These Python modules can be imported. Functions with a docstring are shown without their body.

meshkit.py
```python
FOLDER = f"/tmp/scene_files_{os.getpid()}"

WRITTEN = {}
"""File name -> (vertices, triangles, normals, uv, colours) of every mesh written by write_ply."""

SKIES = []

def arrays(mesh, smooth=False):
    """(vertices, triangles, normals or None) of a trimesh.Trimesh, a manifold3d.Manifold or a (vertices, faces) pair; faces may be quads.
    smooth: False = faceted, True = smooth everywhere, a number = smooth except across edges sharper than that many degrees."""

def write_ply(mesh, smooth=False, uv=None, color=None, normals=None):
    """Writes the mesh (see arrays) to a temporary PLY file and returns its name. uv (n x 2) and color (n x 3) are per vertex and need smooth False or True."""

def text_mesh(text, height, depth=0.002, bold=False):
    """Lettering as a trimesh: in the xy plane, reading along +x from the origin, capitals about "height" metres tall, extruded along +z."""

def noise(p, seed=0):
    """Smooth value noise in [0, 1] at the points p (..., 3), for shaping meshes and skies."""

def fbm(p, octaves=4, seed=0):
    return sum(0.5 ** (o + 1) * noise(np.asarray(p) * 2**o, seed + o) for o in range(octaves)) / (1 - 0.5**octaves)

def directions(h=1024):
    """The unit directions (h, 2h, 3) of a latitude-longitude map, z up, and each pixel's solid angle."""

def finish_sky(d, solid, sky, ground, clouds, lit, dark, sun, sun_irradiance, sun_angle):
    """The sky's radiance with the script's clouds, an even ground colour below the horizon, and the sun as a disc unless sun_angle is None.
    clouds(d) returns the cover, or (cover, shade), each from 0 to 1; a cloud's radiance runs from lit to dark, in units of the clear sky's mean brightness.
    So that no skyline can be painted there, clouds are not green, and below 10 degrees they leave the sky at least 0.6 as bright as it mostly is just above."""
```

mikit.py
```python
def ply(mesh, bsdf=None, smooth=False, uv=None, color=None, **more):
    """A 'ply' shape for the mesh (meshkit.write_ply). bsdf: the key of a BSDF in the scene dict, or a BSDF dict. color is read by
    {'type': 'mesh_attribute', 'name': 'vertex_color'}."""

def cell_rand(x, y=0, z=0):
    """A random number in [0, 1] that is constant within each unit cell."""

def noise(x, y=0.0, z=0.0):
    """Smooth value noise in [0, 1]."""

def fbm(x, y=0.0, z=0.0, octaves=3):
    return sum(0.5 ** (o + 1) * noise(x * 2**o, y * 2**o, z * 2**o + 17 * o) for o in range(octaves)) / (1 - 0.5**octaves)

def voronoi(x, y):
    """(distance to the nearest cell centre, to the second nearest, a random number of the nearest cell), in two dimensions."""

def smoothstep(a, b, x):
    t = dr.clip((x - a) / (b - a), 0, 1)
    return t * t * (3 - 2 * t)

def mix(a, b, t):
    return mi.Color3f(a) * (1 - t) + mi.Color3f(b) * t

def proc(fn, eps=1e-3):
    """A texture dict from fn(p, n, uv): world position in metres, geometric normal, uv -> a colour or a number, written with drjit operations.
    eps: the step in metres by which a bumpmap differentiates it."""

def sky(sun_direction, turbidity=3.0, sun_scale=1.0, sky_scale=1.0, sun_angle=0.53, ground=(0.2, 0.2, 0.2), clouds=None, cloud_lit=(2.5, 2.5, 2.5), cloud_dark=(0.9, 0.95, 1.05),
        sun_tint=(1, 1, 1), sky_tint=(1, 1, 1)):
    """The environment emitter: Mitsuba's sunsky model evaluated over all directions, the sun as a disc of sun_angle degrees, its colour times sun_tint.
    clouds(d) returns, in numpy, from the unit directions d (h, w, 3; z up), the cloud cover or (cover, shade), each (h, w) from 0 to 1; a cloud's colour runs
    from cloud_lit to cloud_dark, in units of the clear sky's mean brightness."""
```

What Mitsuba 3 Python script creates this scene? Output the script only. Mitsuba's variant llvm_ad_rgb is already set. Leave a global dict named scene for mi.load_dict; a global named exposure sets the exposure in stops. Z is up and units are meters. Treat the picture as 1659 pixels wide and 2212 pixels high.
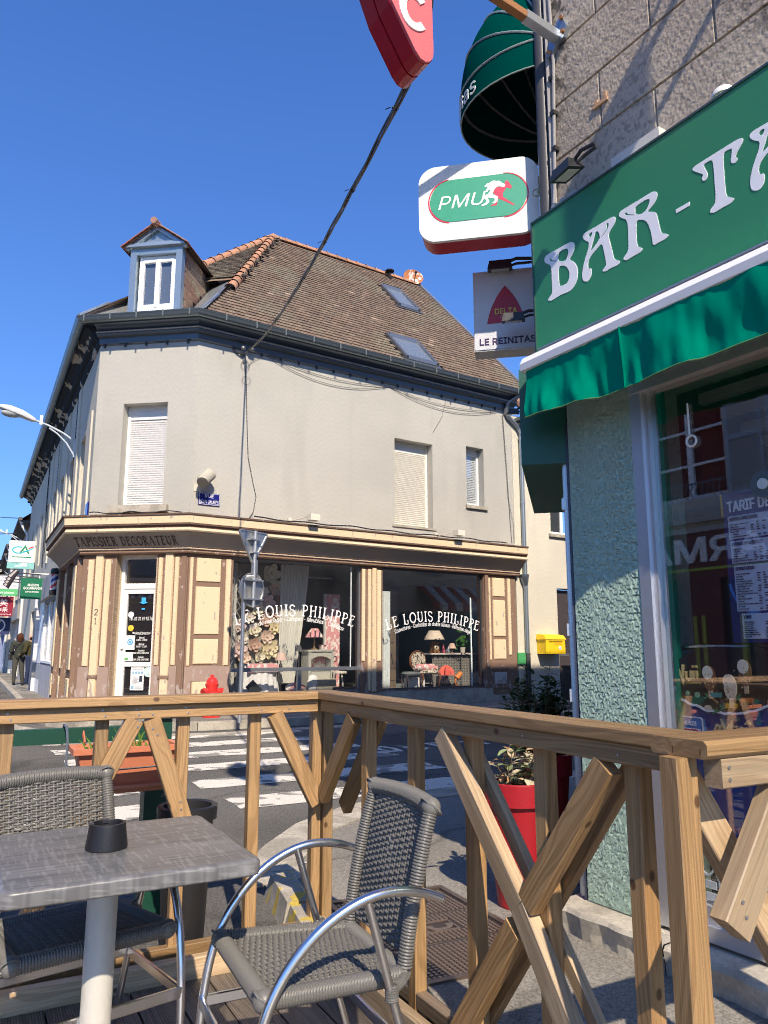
import math, random
import numpy as np, trimesh, shapely
import shapely.affinity as aff
from shapely.geometry import Polygon, LineString, Point, box as sbox
from shapely.ops import unary_union
import drjit as dr, mitsuba as mi
import mikit, meshkit
from mikit import proc, smoothstep, mix

# ------------------------------------------------------------------ camera, sky, exposure
T = mi.ScalarTransform4f
scene, labels = {}, {}
PITCH = math.atan(296 / 1640.0)
EYE = 1.275
scene['camera'] = {'type': 'perspective', 'fov': 2 * math.degrees(math.atan(829.5 / 1640.0)), 'fov_axis': 'x', 'near_clip': 0.02, 'far_clip': 3000.0,
                   'to_world': T().look_at(origin=[0, 0, EYE], target=[0, math.cos(PITCH), EYE + math.sin(PITCH)], up=[0, 0, 1])}
SUN_AZ, SUN_EL = math.radians(164.0), math.radians(42.5)
SUN = (math.sin(SUN_AZ) * math.cos(SUN_EL), math.cos(SUN_AZ) * math.cos(SUN_EL), math.sin(SUN_EL))
scene['daylight'] = mikit.sky(SUN, turbidity=2.6, sun_tint=(.95, 1.0, 1.10), sky_tint=(0.60, 0.86, 1.32))
exposure = 2.25

R = random.Random(11)
rng = np.random.default_rng(5)

# ------------------------------------------------------------------ materials
def noise(x, y=0., z=0.):
    """smooth value noise in [0, 1], a lean version of mikit's (it compiles faster)"""
    x, y, z = mi.Float(x), mi.Float(y), mi.Float(z)
    fx, fy, fz = dr.floor(x), dr.floor(y), dr.floor(z)
    tx, ty, tz = x - fx, y - fy, z - fz
    tx, ty, tz = tx * tx * (3 - 2 * tx), ty * ty * (3 - 2 * ty), tz * tz * (3 - 2 * tz)
    A, B, C = 374761393, 668265263, 2147483647
    h0 = mi.UInt32(mi.Int32(fx)) * A + mi.UInt32(mi.Int32(fy)) * B + mi.UInt32(mi.Int32(fz)) * C
    def g(a, b, c):
        h = h0 + mi.UInt32((a * A + b * B + c * C) & 0xFFFFFFFF)
        h = (h ^ (h >> 15)) * 2246822519
        return mi.Float((h >> 12) & 0xFFFF)
    e = lambda b, c: dr.lerp(g(0, b, c), g(1, b, c), tx)
    return dr.lerp(dr.lerp(e(0, 0), e(1, 0), ty), dr.lerp(e(0, 1), e(1, 1), ty), tz) / 65535.0
def noise2(x, y):
    x, y = mi.Float(x), mi.Float(y)
    fx, fy = dr.floor(x), dr.floor(y)
    tx, ty = x - fx, y - fy
    tx, ty = tx * tx * (3 - 2 * tx), ty * ty * (3 - 2 * ty)
    A, B = 374761393, 668265263
    h0 = mi.UInt32(mi.Int32(fx)) * A + mi.UInt32(mi.Int32(fy)) * B
    def g(a, b):
        h = h0 + mi.UInt32((a * A + b * B) & 0xFFFFFFFF)
        h = (h ^ (h >> 15)) * 2246822519
        return mi.Float((h >> 12) & 0xFFFF)
    return dr.lerp(dr.lerp(g(0, 0), g(1, 0), tx), dr.lerp(g(0, 1), g(1, 1), tx), ty) / 65535.0
def fbm(x, y, z, octaves=2):
    return sum(.5 ** (o + 1) * noise(x * 2 ** o, y * 2 ** o, z * 2 ** o + 17 * o) for o in range(octaves)) / (1 - .5 ** octaves)
def fbm2(x, y, octaves=3):
    return sum(.5 ** (o + 1) * noise2(x * 2 ** o + 5 * o, y * 2 ** o + 17 * o) for o in range(octaves)) / (1 - .5 ** octaves)
def rand1(x):
    h = mi.UInt32(mi.Int32(dr.floor(x))) * 374761393
    h = (h ^ (h >> 13)) * 1274126177
    return mi.Float((h >> 8) & 0xFFFF) / 65535.0
def pick(t, *cols):
    """the colour of the palette number t (a constant of the mesh)"""
    c = mi.Color3f(cols[0])
    for i in range(1, len(cols)):
        c = dr.select(t > i - .5, mi.Color3f(cols[i]), c)
    return c

def rgb(c):
    return {'type': 'rgb', 'value': [float(x) for x in c]}
VC = {'type': 'mesh_attribute', 'name': 'vertex_color'}
def two(b):
    return {'type': 'twosided', 'bsdf': b}
def pri(color, rough=.5, metal=0., spec=.5, **kw):
    return {'type': 'principled', 'base_color': color, 'roughness': rough, 'metallic': metal, 'specular': spec, **kw}
PAL = {}                                                    # material name -> (bsdf key, palette number)
def mat(key, b, *names):
    scene[key] = b
    for i, n in enumerate(names or (key,)):
        PAL[n] = (key, i if names else None)
def bump(b, fn, scale, eps=1e-3):
    return {'type': 'bumpmap', 'tex': proc(fn, eps), 'scale': scale, 'bsdf': b}
def diff(c):
    return {'type': 'diffuse', 'reflectance': c}

# plain coloured surfaces: the colour is the mesh's own (one even colour a thing), a grain of dirt over it
dirt = proc(lambda p, n, uv: smoothstep(.5, .85, fbm(p.x * 11, p.y * 11, p.z * 11, 3)) * .2)
mat('matte', two({'type': 'blendbsdf', 'weight': dirt, 'a': diff(VC), 'b': diff(rgb((.16, .14, .12)))}))
mat('cloth', two(diff(VC)))
def plast(c, a):
    return {'type': 'roughplastic', 'diffuse_reflectance': c, 'alpha': a, 'nonlinear': True}
# painted, plastic, enamelled and metal things: uv carries the mesh's roughness and metalness
mat('solid', two(pri(VC, proc(lambda p, n, uv: mi.Float(uv.x)), proc(lambda p, n, uv: mi.Float(uv.y)))))
for k_, r_, m_ in (('satin', .42, 0.), ('gloss', .14, 0.), ('metal', .22, 1.), ('metal_worn', .42, .85)):
    PAL[k_] = ('solid', (r_, m_))
mat('glass', {'type': 'thindielectric', 'int_ior': 1.5})
mat('coated_glass', {'type': 'thindielectric', 'int_ior': 1.9})   # double glazing: four reflecting faces
mat('leaf', {'type': 'principledthin', 'base_color': VC, 'roughness': .45, 'diff_trans': .5, 'spec_trans': 0.0})

# rendered walls: patches, grain, and the damp streaks seen under the sills and along the shop cornice
def render_f(p, n, uv):
    a = fbm(p.x * .8, p.y * .8, p.z * .8, 3)
    g = noise(p.x * 70, p.y * 70, p.z * 70)
    st = smoothstep(.55, .78, fbm(p.x * 2.3 + 40, p.y * 2.3, p.z * .55, 3))
    base = pick(uv.x, (.465, .455, .41), (.62, .585, .48), (.58, .545, .46))
    c = base * (1 - .09 * smoothstep(.3, .75, a)) * (1 - .07 * st)
    return c * (.93 + .14 * g)
mat('render', two(diff(proc(render_f))), 'render_grey', 'render_cream', 'render_far')
def stone_f(p, n, uv):
    a = fbm(p.x * 1.5, p.y * 1.5, p.z * 1.1, 2)
    pits = smoothstep(.50, .64, fbm(p.x * 32, p.y * 32, p.z * 32, 2) * .7 + a * .35)
    c = mix((.52, .45, .36), (.41, .35, .285), smoothstep(.35, .65, a))
    spot = smoothstep(.60, .74, noise(p.x * 62, p.y * 62, p.z * 62)) * .38
    c = mix(c, (.13, .118, .10), spot)
    return mix(c, (.10, .09, .08), pits * smoothstep(.33, .56, fbm(p.x * 2.4 + 9, p.y * 2.4, p.z * 1.1, 2)) * .9) * (.85 + .3 * noise(p.x * 120, p.y * 120, p.z * 120))
mat('old_stone', two(bump(diff(proc(stone_f)), lambda p, n, uv: noise(p.x * 95, p.y * 95, p.z * 95), .0022)))
mat('green_roughcast', two(bump(diff(proc(lambda p, n, uv: mix((.43, .575, .475), (.34, .47, .385), noise(p.x * 90, p.y * 90, p.z * 90)))),
     lambda p, n, uv: smoothstep(.25, .75, noise(p.x * 100, p.y * 100, p.z * 100)), .014)))
def rust_f(p, n, uv):
    k = smoothstep(.44, .54, fbm(p.x * 6 + 3, p.y * 6, p.z * 6, 3))
    return dr.select(uv.x > .5, mix((.62, .58, .53), (.40, .16, .07), k), mix((.34, .17, .085), (.50, .32, .20), k))
mat('rusty', two(diff(proc(rust_f))), 'rust', 'rusty_dish')
# asphalt, concrete and road paint lie flat: their grain is two dimensional
def ground_f(p, n, uv):
    k = uv.x
    a = fbm2(p.x * .7, p.y * .7, 3)
    grit = noise2(p.x * 150, p.y * 150)
    tar = smoothstep(.03, .0, dr.abs(fbm2(p.x * .9 + 5, p.y * .9, 2) - .5))
    base = pick(k, (.150, .145, .135), (.285, .268, .235))
    return mix(base * (1.05 - .3 * smoothstep(.3, .7, a)), (.04, .04, .04), tar * .35) * (.62 + .72 * grit)
mat('asphalt', diff(proc(ground_f)), 'asphalt_road', 'asphalt_path')
def conc_f(p, n, uv):
    k = uv.x
    a = fbm(p.x * 6, p.y * 6, p.z * 6, 3); g = noise(p.x * 90, p.y * 90, p.z * 90)
    conc = mix((.46, .425, .355), (.33, .305, .255), smoothstep(.3, .7, a))
    yel = mix(conc, (.52, .40, .10), smoothstep(.60, .66, fbm(p.x * 17, p.y * 17, 4.0, 2)))
    wear = smoothstep(.30, .38, fbm2(p.x * 8, p.y * 8, 3)) * (1 - .85 * smoothstep(.60, .66, fbm2(p.x * 2.4 + 7, p.y * 2.4, 3)))
    paint = mix((.23, .22, .20), (.66, .63, .56), wear)
    return dr.select(k > 1.5, paint, dr.select(k > .5, yel, conc)) * (.84 + .3 * g)
mat('mineral', two(diff(proc(conc_f))), 'concrete', 'yellow_kerb', 'road_paint')

# wood: uv.x along the piece in metres, uv.y across; every piece has its own offset of uv.y, 50 to a kind
def wood_f(p, n, uv):
    k = dr.floor(uv.y / 50.)
    u, v = uv.x, uv.y - k * 50.
    light = pick(k, (.60, .42, .215), (.43, .345, .25), (.72, .59, .41), (.33, .285, .235))
    dark = pick(k, (.45, .285, .13), (.30, .23, .16), (.58, .44, .28), (.21, .175, .14))
    w = fbm2(u * 3.0, v * 14, 2)
    ring = noise2(v * 150 + w * 14, u * 1.4)
    fine = noise2(v * 520, u * 9)
    c = mix(light, dark, smoothstep(.35, .8, ring) * .75) * (.80 + .3 * fine) * (.80 + .4 * rand1(v / .7))
    # knots: at most one in each cell of the face
    cu, cv = dr.floor(u * 2.6), dr.floor(v * 16)
    r1, r2 = rand1(cu * 7 + cv * 131), rand1(cu * 13 + cv * 57 + 3)
    d = dr.sqrt(dr.square((u * 2.6 - cu - .2 - .6 * r1) / 2.6 * .7) + dr.square((v * 16 - cv - .5) / 16))
    kn = smoothstep(.012, .006, d) * dr.select(r2 > .80, 1., 0.) * dr.select(k > 2.5, 0., 1.)
    c = mix(c, (.15, .065, .022), kn * .8)
    groove = smoothstep(.30, .42, dr.abs(v / .0092 - dr.floor(v / .0092) - .5))
    return dr.select(k > 2.5, c * (1 - .45 * groove), c)
mat('timber', two(plast(proc(wood_f), .35)), 'wood', 'wood_old', 'wood_pale', 'deck_wood')
def laminate_f(p, n, uv):
    a = noise2(uv.x * 9, uv.y * 150)
    b = smoothstep(.58, .8, noise2(uv.x * 170, uv.y * 22)) * .8
    c = noise2(uv.x * 3.5, uv.y * 30)
    t = a * .42 + c * .33 + rand1(uv.y * 7.5 + 4) * .25
    return mix((.15, .15, .155), (.40, .40, .405), t) + mi.Color3f(.10) * b
mat('grey_laminate', two(plast(proc(laminate_f), .14)))
tile_w = proc(lambda p, n, uv: smoothstep(.5, .72, fbm(p.x * 1.3, p.y * 1.3, p.z * 1.3, 2)) * .5 + smoothstep(.74, .82, noise(p.x * 11, p.y * 11, p.z * 11)) * .5)
mat('roof_tile', two({'type': 'blendbsdf', 'weight': tile_w, 'a': diff(VC), 'b': diff(rgb((.20, .185, .14)))}))
# flaked paint: bare patches with sharp edges, more of them near the pavement as in the photograph
peel_w = proc(lambda p, n, uv: smoothstep(.69, .71, fbm(p.x * 17, p.y * 17, p.z * 11, 3) + smoothstep(1.3, .5, p.z) * .12 - .06) * .9)
mat('shop_paint', two({'type': 'blendbsdf', 'weight': peel_w, 'a': diff(VC), 'b': diff(rgb((.40, .335, .30)))}))
zinc_w = proc(lambda p, n, uv: smoothstep(.60, .63, fbm(p.x * 2.6, p.y * 2.6, p.z * 5.5, 3)))
mat('flaking_zinc', two({'type': 'blendbsdf', 'weight': zinc_w, 'a': diff(rgb((.05, .062, .075))), 'b': diff(rgb((.46, .42, .35)))}))
def print_f(p, n, uv):
    t = mix((.64, .31, .31), (.74, .68, .62), smoothstep(.52, .6, fbm(p.x * 18, p.y * 18, p.z * 18, 2)))
    q = noise(p.x * 34, p.y * 34, p.z * 34)
    return dr.select(uv.x > .5, mix((.58, .52, .42), (.03, .03, .03), smoothstep(.50, .54, q) * smoothstep(.72, .66, q)), t)
mat('printed', two(diff(proc(print_f))), 'toile_print', 'leopard_print')

# ------------------------------------------------------------------ meshes
class M:
    """collects vertices, faces and uv of one mesh"""
    def __init__(s):
        s.v, s.f, s.uv, s.n = [], [], [], 0
    def add(s, v, f, uv=None):
        v = np.asarray(v, float); f = np.asarray(f, int)
        if f.shape[1] == 4:
            f = np.vstack([f[:, [0, 1, 2]], f[:, [0, 2, 3]]])
        s.v.append(v); s.f.append(f + s.n); s.uv.append(np.zeros((len(v), 2)) if uv is None else np.asarray(uv, float)); s.n += len(v)
        return s
    def tm(s, m):
        return s.add(m.vertices, m.faces)
    def box(s, x0, x1, y0, y1, z0, z1):
        v = [[x, y, z] for x in (x0, x1) for y in (y0, y1) for z in (z0, z1)]
        return s.add(v, [[0, 1, 3, 2], [4, 6, 7, 5], [0, 4, 5, 1], [2, 3, 7, 6], [0, 2, 6, 4], [1, 5, 7, 3]])
    def bar(s, p, q, w, h, up=(0, 0, 1), ch=.003, off=None, ext=0):
        """a beam from p to q, w wide, h high, chamfered edges, uv along it"""
        p, q = np.asarray(p, float), np.asarray(q, float)
        d = q - p; L = np.linalg.norm(d); d /= L
        p = p - d * ext; q = q + d * ext; L += 2 * ext
        if abs(np.dot(d, up)) > .999 * np.linalg.norm(up): up = (0, 1, 0)
        a = np.cross(d, up); a /= np.linalg.norm(a); b = np.cross(a, d)
        x, y = w / 2, h / 2
        sec = [(-x + ch, -y), (x - ch, -y), (x, -y + ch), (x, y - ch), (x - ch, y), (-x + ch, y), (-x, y - ch), (-x, -y + ch)]
        per = np.cumsum([0] + [math.dist(sec[i], sec[(i + 1) % 8]) for i in range(8)])
        o = R.randrange(60) * .7 + .05 if off is None else off
        u0 = R.random() * 7
        v, uv, f = [], [], []
        for i in range(8):                                 # one strip per side, so the uv stays clean and edges crisp
            j = (i + 1) % 8
            for k, e in enumerate((p, q)):
                for m in (i, j):
                    v.append(e + a * sec[m][0] + b * sec[m][1]); uv.append((u0 + L * k, o + per[i + (m == j)]))
            n = 4 * i
            f.append([n, n + 1, n + 3, n + 2])
        s.add(v, f, uv)
        for e, flip in ((p, True), (q, False)):
            c = [e + a * t[0] + b * t[1] for t in sec]
            fs = [[0, i, i + 1] for i in range(1, 7)]
            s.add(c, [t[::-1] for t in fs] if flip else fs, [(u0 + t[0] * 8, o + .45 + t[1]) for t in sec])
        return s
    def tube(s, path, r, n=8, cap=True, closed=False):
        path = np.asarray(path, float); r = np.broadcast_to(np.asarray(r, float), (len(path),))
        t = np.gradient(path, axis=0) if not closed else (np.roll(path, -1, 0) - np.roll(path, 1, 0))
        t /= np.linalg.norm(t, axis=1, keepdims=True) + 1e-12
        ref = np.array([0, 0, 1.0]) if abs(t[0][2]) < .9 else np.array([1.0, 0, 0])
        a = np.cross(t[0], ref); a /= np.linalg.norm(a)
        v = []
        an = np.arange(n) * 2 * np.pi / n
        for i in range(len(path)):
            a = a - t[i] * (a @ t[i]); a /= np.linalg.norm(a) + 1e-12
            b = np.cross(t[i], a)
            v.append(path[i] + r[i] * (np.cos(an)[:, None] * a + np.sin(an)[:, None] * b))
        v = np.vstack(v); m = len(path); f = []
        k = np.arange(n)
        for i in range(m if closed else m - 1):
            j = (i + 1) % m
            f.append(np.stack([i * n + k, i * n + (k + 1) % n, j * n + (k + 1) % n, j * n + k], 1))
        f = np.vstack(f)
        s.add(v, f)
        if cap and not closed:
            for i, fl in ((0, 1), (m - 1, 0)):
                c = v[i * n:(i + 1) * n]
                fs = [[0, q, q + 1] for q in range(1, n - 1)]
                s.add(c, [x[::-1] for x in fs] if fl else fs)
        return s
    def lathe(s, prof, n=24, c=(0, 0), cap=True, sx=1., sy=1.):
        """profile of (radius, z) about the vertical through c"""
        an = np.arange(n) * 2 * np.pi / n
        v = np.vstack([np.stack([c[0] + r * np.cos(an) * sx, c[1] + r * np.sin(an) * sy, np.full(n, z)], 1) for r, z in prof])
        k = np.arange(n)
        f = np.vstack([np.stack([i * n + k, i * n + (k + 1) % n, (i + 1) * n + (k + 1) % n, (i + 1) * n + k], 1) for i in range(len(prof) - 1)])
        s.add(v, f)
        if cap:
            for i, fl in ((0, 1), (len(prof) - 1, 0)):
                if prof[i][0] > 1e-4:
                    cc = v[i * n:(i + 1) * n]; fs = [[0, q, q + 1] for q in range(1, n - 1)]
                    s.add(cc, [x[::-1] for x in fs] if fl else fs)
        return s
    def prism(s, poly, d0, d1, plane='xz'):
        """a shapely shape in the (x, z) plane of a facade, extruded in y from d0 to d1; or in (x, y), extruded in z"""
        for g in getattr(poly, 'geoms', [poly]):
            if g.is_empty or g.area < 1e-9:
                continue
            m = trimesh.creation.extrude_polygon(g, abs(d1 - d0), engine='earcut')
            v, f = np.array(m.vertices), np.array(m.faces)
            if plane == 'xz':
                v = np.stack([v[:, 0], min(d0, d1) + v[:, 2], v[:, 1]], 1); f = f[:, ::-1]
            else:
                v[:, 2] += min(d0, d1)
            s.add(v, f)
        return s
    def grid(s, P, uv=None):
        """a sheet through a (rows, columns, 3) array of points"""
        P = np.asarray(P, float); a, b = P.shape[:2]
        i = np.arange(a * b).reshape(a, b)
        f = np.stack([i[:-1, :-1], i[:-1, 1:], i[1:, 1:], i[1:, :-1]], -1).reshape(-1, 4)
        return s.add(P.reshape(-1, 3), f, None if uv is None else np.asarray(uv).reshape(-1, 2))
    def ell(s, c, r, n=1, jit=0.):
        m = trimesh.creation.icosphere(n)
        v = np.array(m.vertices)
        if jit:
            v = v * (1 + jit * (meshkit.noise(v * 2.1 + np.asarray(c) * 7)[:, None] - .5))
        return s.add(v * np.asarray(r) + np.asarray(c), m.faces)
    def cyl(s, p, q, r, n=12):
        return s.tube([p, q], r, n)
    def get(s):
        return np.vstack(s.v), np.vstack(s.f), np.vstack(s.uv)

class Frame:
    """a facade's own axes: x to the right along it, y into the wall, z up"""
    def __init__(s, p0, yaw):
        a = math.radians(yaw)
        s.o = np.array([p0[0], p0[1], p0[2] if len(p0) > 2 else 0.0]); s.zk = 1.0; s.x = np.array([math.sin(a), math.cos(a), 0]); s.y = np.array([-s.x[1], s.x[0], 0])
    def __call__(s, v):
        v = np.asarray(v, float)
        return s.o + v[..., :1] * s.x + v[..., 1:2] * s.y + v[..., 2:3] * np.array([0, 0, s.zk])
    def sub(s, x, y, z=0, yaw=0):
        f = Frame((0, 0, 0), 0); f.o = s(np.array([x, y, z]))
        c, n = math.cos(math.radians(yaw)), math.sin(math.radians(yaw))
        f.x, f.y = s.x * c - s.y * n, s.x * n + s.y * c
        return f
WORLD = Frame((0, 0, 0), 90)

used = {}
def numbered(name):
    n = used.get(name, 0); used[name] = n + 1
    return name if n == 0 else f'{name}_{n:03d}'
def thing(name, label, cat, group=None):
    key = numbered(name)
    labels[key] = {'label': label, 'category': cat, **({'group': group} if group else {})}
    return key
def put(name, m, bsdf, parent=None, fr=None, color=None, smooth=False, label=None, kind=None, vcol=None):
    """one entry of the scene: the mesh m under the key parent__name"""
    key = numbered(f'{parent}__{name}' if parent else name)
    v, f, uv = m.get() if isinstance(m, M) else m
    bsdf, k = PAL[bsdf]
    if bsdf == 'timber':
        uv = uv + [0, 50. * k]
    elif k is not None:
        uv = np.tile(k if isinstance(k, tuple) else [float(k), 1.], (len(v), 1))
    if fr is not None:
        v = fr(v)
    more = {}
    tm = trimesh.Trimesh(v, f, process=False)
    flat = len(np.unique(uv[:50], axis=0)) == 1 and len(np.unique(uv, axis=0)) == 1    # one uv for the whole mesh
    if smooth is not False and smooth is not True:
        src = trimesh.Trimesh(v, f, process=True) if flat else tm
        tm = trimesh.graph.smooth_shade(src, angle=math.radians(smooth), facet_minarea=None); smooth = True
        v = np.array(tm.vertices)
    elif smooth is True and flat and vcol is None:
        tm = trimesh.Trimesh(v, f, process=True); v = np.array(tm.vertices)
    if flat: uv = np.tile(uv[:1], (len(v), 1))
    if vcol is not None:
        more['color'] = vcol
    elif color is not None:
        more['color'] = np.tile(np.asarray(color, float), (len(v), 1))
    if uv.any() and len(uv) == len(v):
        more['uv'] = uv
    scene[key] = mikit.ply(tm, bsdf, smooth=smooth, **more)
    if label or kind:
        labels[key] = {**({'label': label} if label else {}), **({'kind': kind} if kind else {})}
    return key
def tag(key, label, cat=None, group=None, kind=None):
    labels[key] = {'label': label, **({'category': cat} if cat else {}), **({'group': group} if group else {}), **({'kind': kind} if kind else {})}
    return key
def put_thing(name, m, bsdf, label, cat, group=None, **kw):
    k = put(name, m, bsdf, **kw); return tag(k, label, cat, group)

# ------------------------------------------------------------------ lettering
def sans(text, h, bold=True):
    """flat lettering as a shape in (x, z), from x = 0, capitals h high"""
    from PIL import Image, ImageDraw, ImageFont
    import glob
    font = ImageFont.truetype(glob.glob('/opt/blender-*/*/datafiles/fonts/Inter.woff2')[0], 96)
    st = 2 * bold
    x0, y0, x1, y1 = font.getbbox(text, anchor='ls', stroke_width=st)
    im = Image.new('L', (x1 - x0 + 8, y1 - y0 + 8))
    ImageDraw.Draw(im).text((4 - x0, 4 - y0), text, 255, font, anchor='ls', stroke_width=st)
    on = np.pad(np.asarray(im) > 127, ((0, 0), (1, 1))).astype(np.int8)
    rows, starts = np.nonzero(np.diff(on, axis=1) == 1); ends = np.nonzero(np.diff(on, axis=1) == -1)[1]
    sh = shapely.union_all(shapely.box(starts, -rows - 1, ends, -rows)).buffer(.6).buffer(-.6).simplify(.9)
    k = h / 70.0
    return aff.affine_transform(sh, [k, 0, 0, k, -4 * k, (4 - y0) * k])
def fit(sh, x0, x1, z0, skew=0.):
    """moves a lettering shape to start at x0, base z0, and to end at x1"""
    a, b, c, d = sh.bounds
    k = (x1 - x0) / (c - a)
    sh = aff.translate(sh, -a, 0)
    if skew:
        sh = aff.skew(sh, skew, 0, origin=(0, 0))
    return aff.translate(aff.scale(sh, k, 1, origin=(0, 0)), x0, z0)

def _st(x, z0, z1, w=.16):                                  # an upright stem with flared feet
    fl = w * .62
    return Polygon([(x - w / 2, z0 + .16), (x - w / 2 - fl, z0 + .03), (x - w / 2 - fl, z0), (x + w / 2 + fl, z0), (x + w / 2 + fl, z0 + .03), (x + w / 2, z0 + .16),
                    (x + w / 2, z1 - .16), (x + w / 2 + fl, z1 - .03), (x + w / 2 + fl, z1), (x - w / 2 - fl, z1), (x - w / 2 - fl, z1 - .03), (x - w / 2, z1 - .16)])
def _arc(cx, cz, rx, rz, a0, a1, w=.13, n=18):
    t = np.radians(np.linspace(a0, a1, n))
    return LineString(np.stack([cx + rx * np.cos(t), cz + rz * np.sin(t)], 1)).buffer(w / 2, cap_style='flat')
def _ln(*p, w=.1):
    return LineString(p).buffer(w / 2, cap_style='flat', join_style='mitre')
def _dot(x, z, r=.09):
    return Point(x, z).buffer(r, 6)
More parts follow.
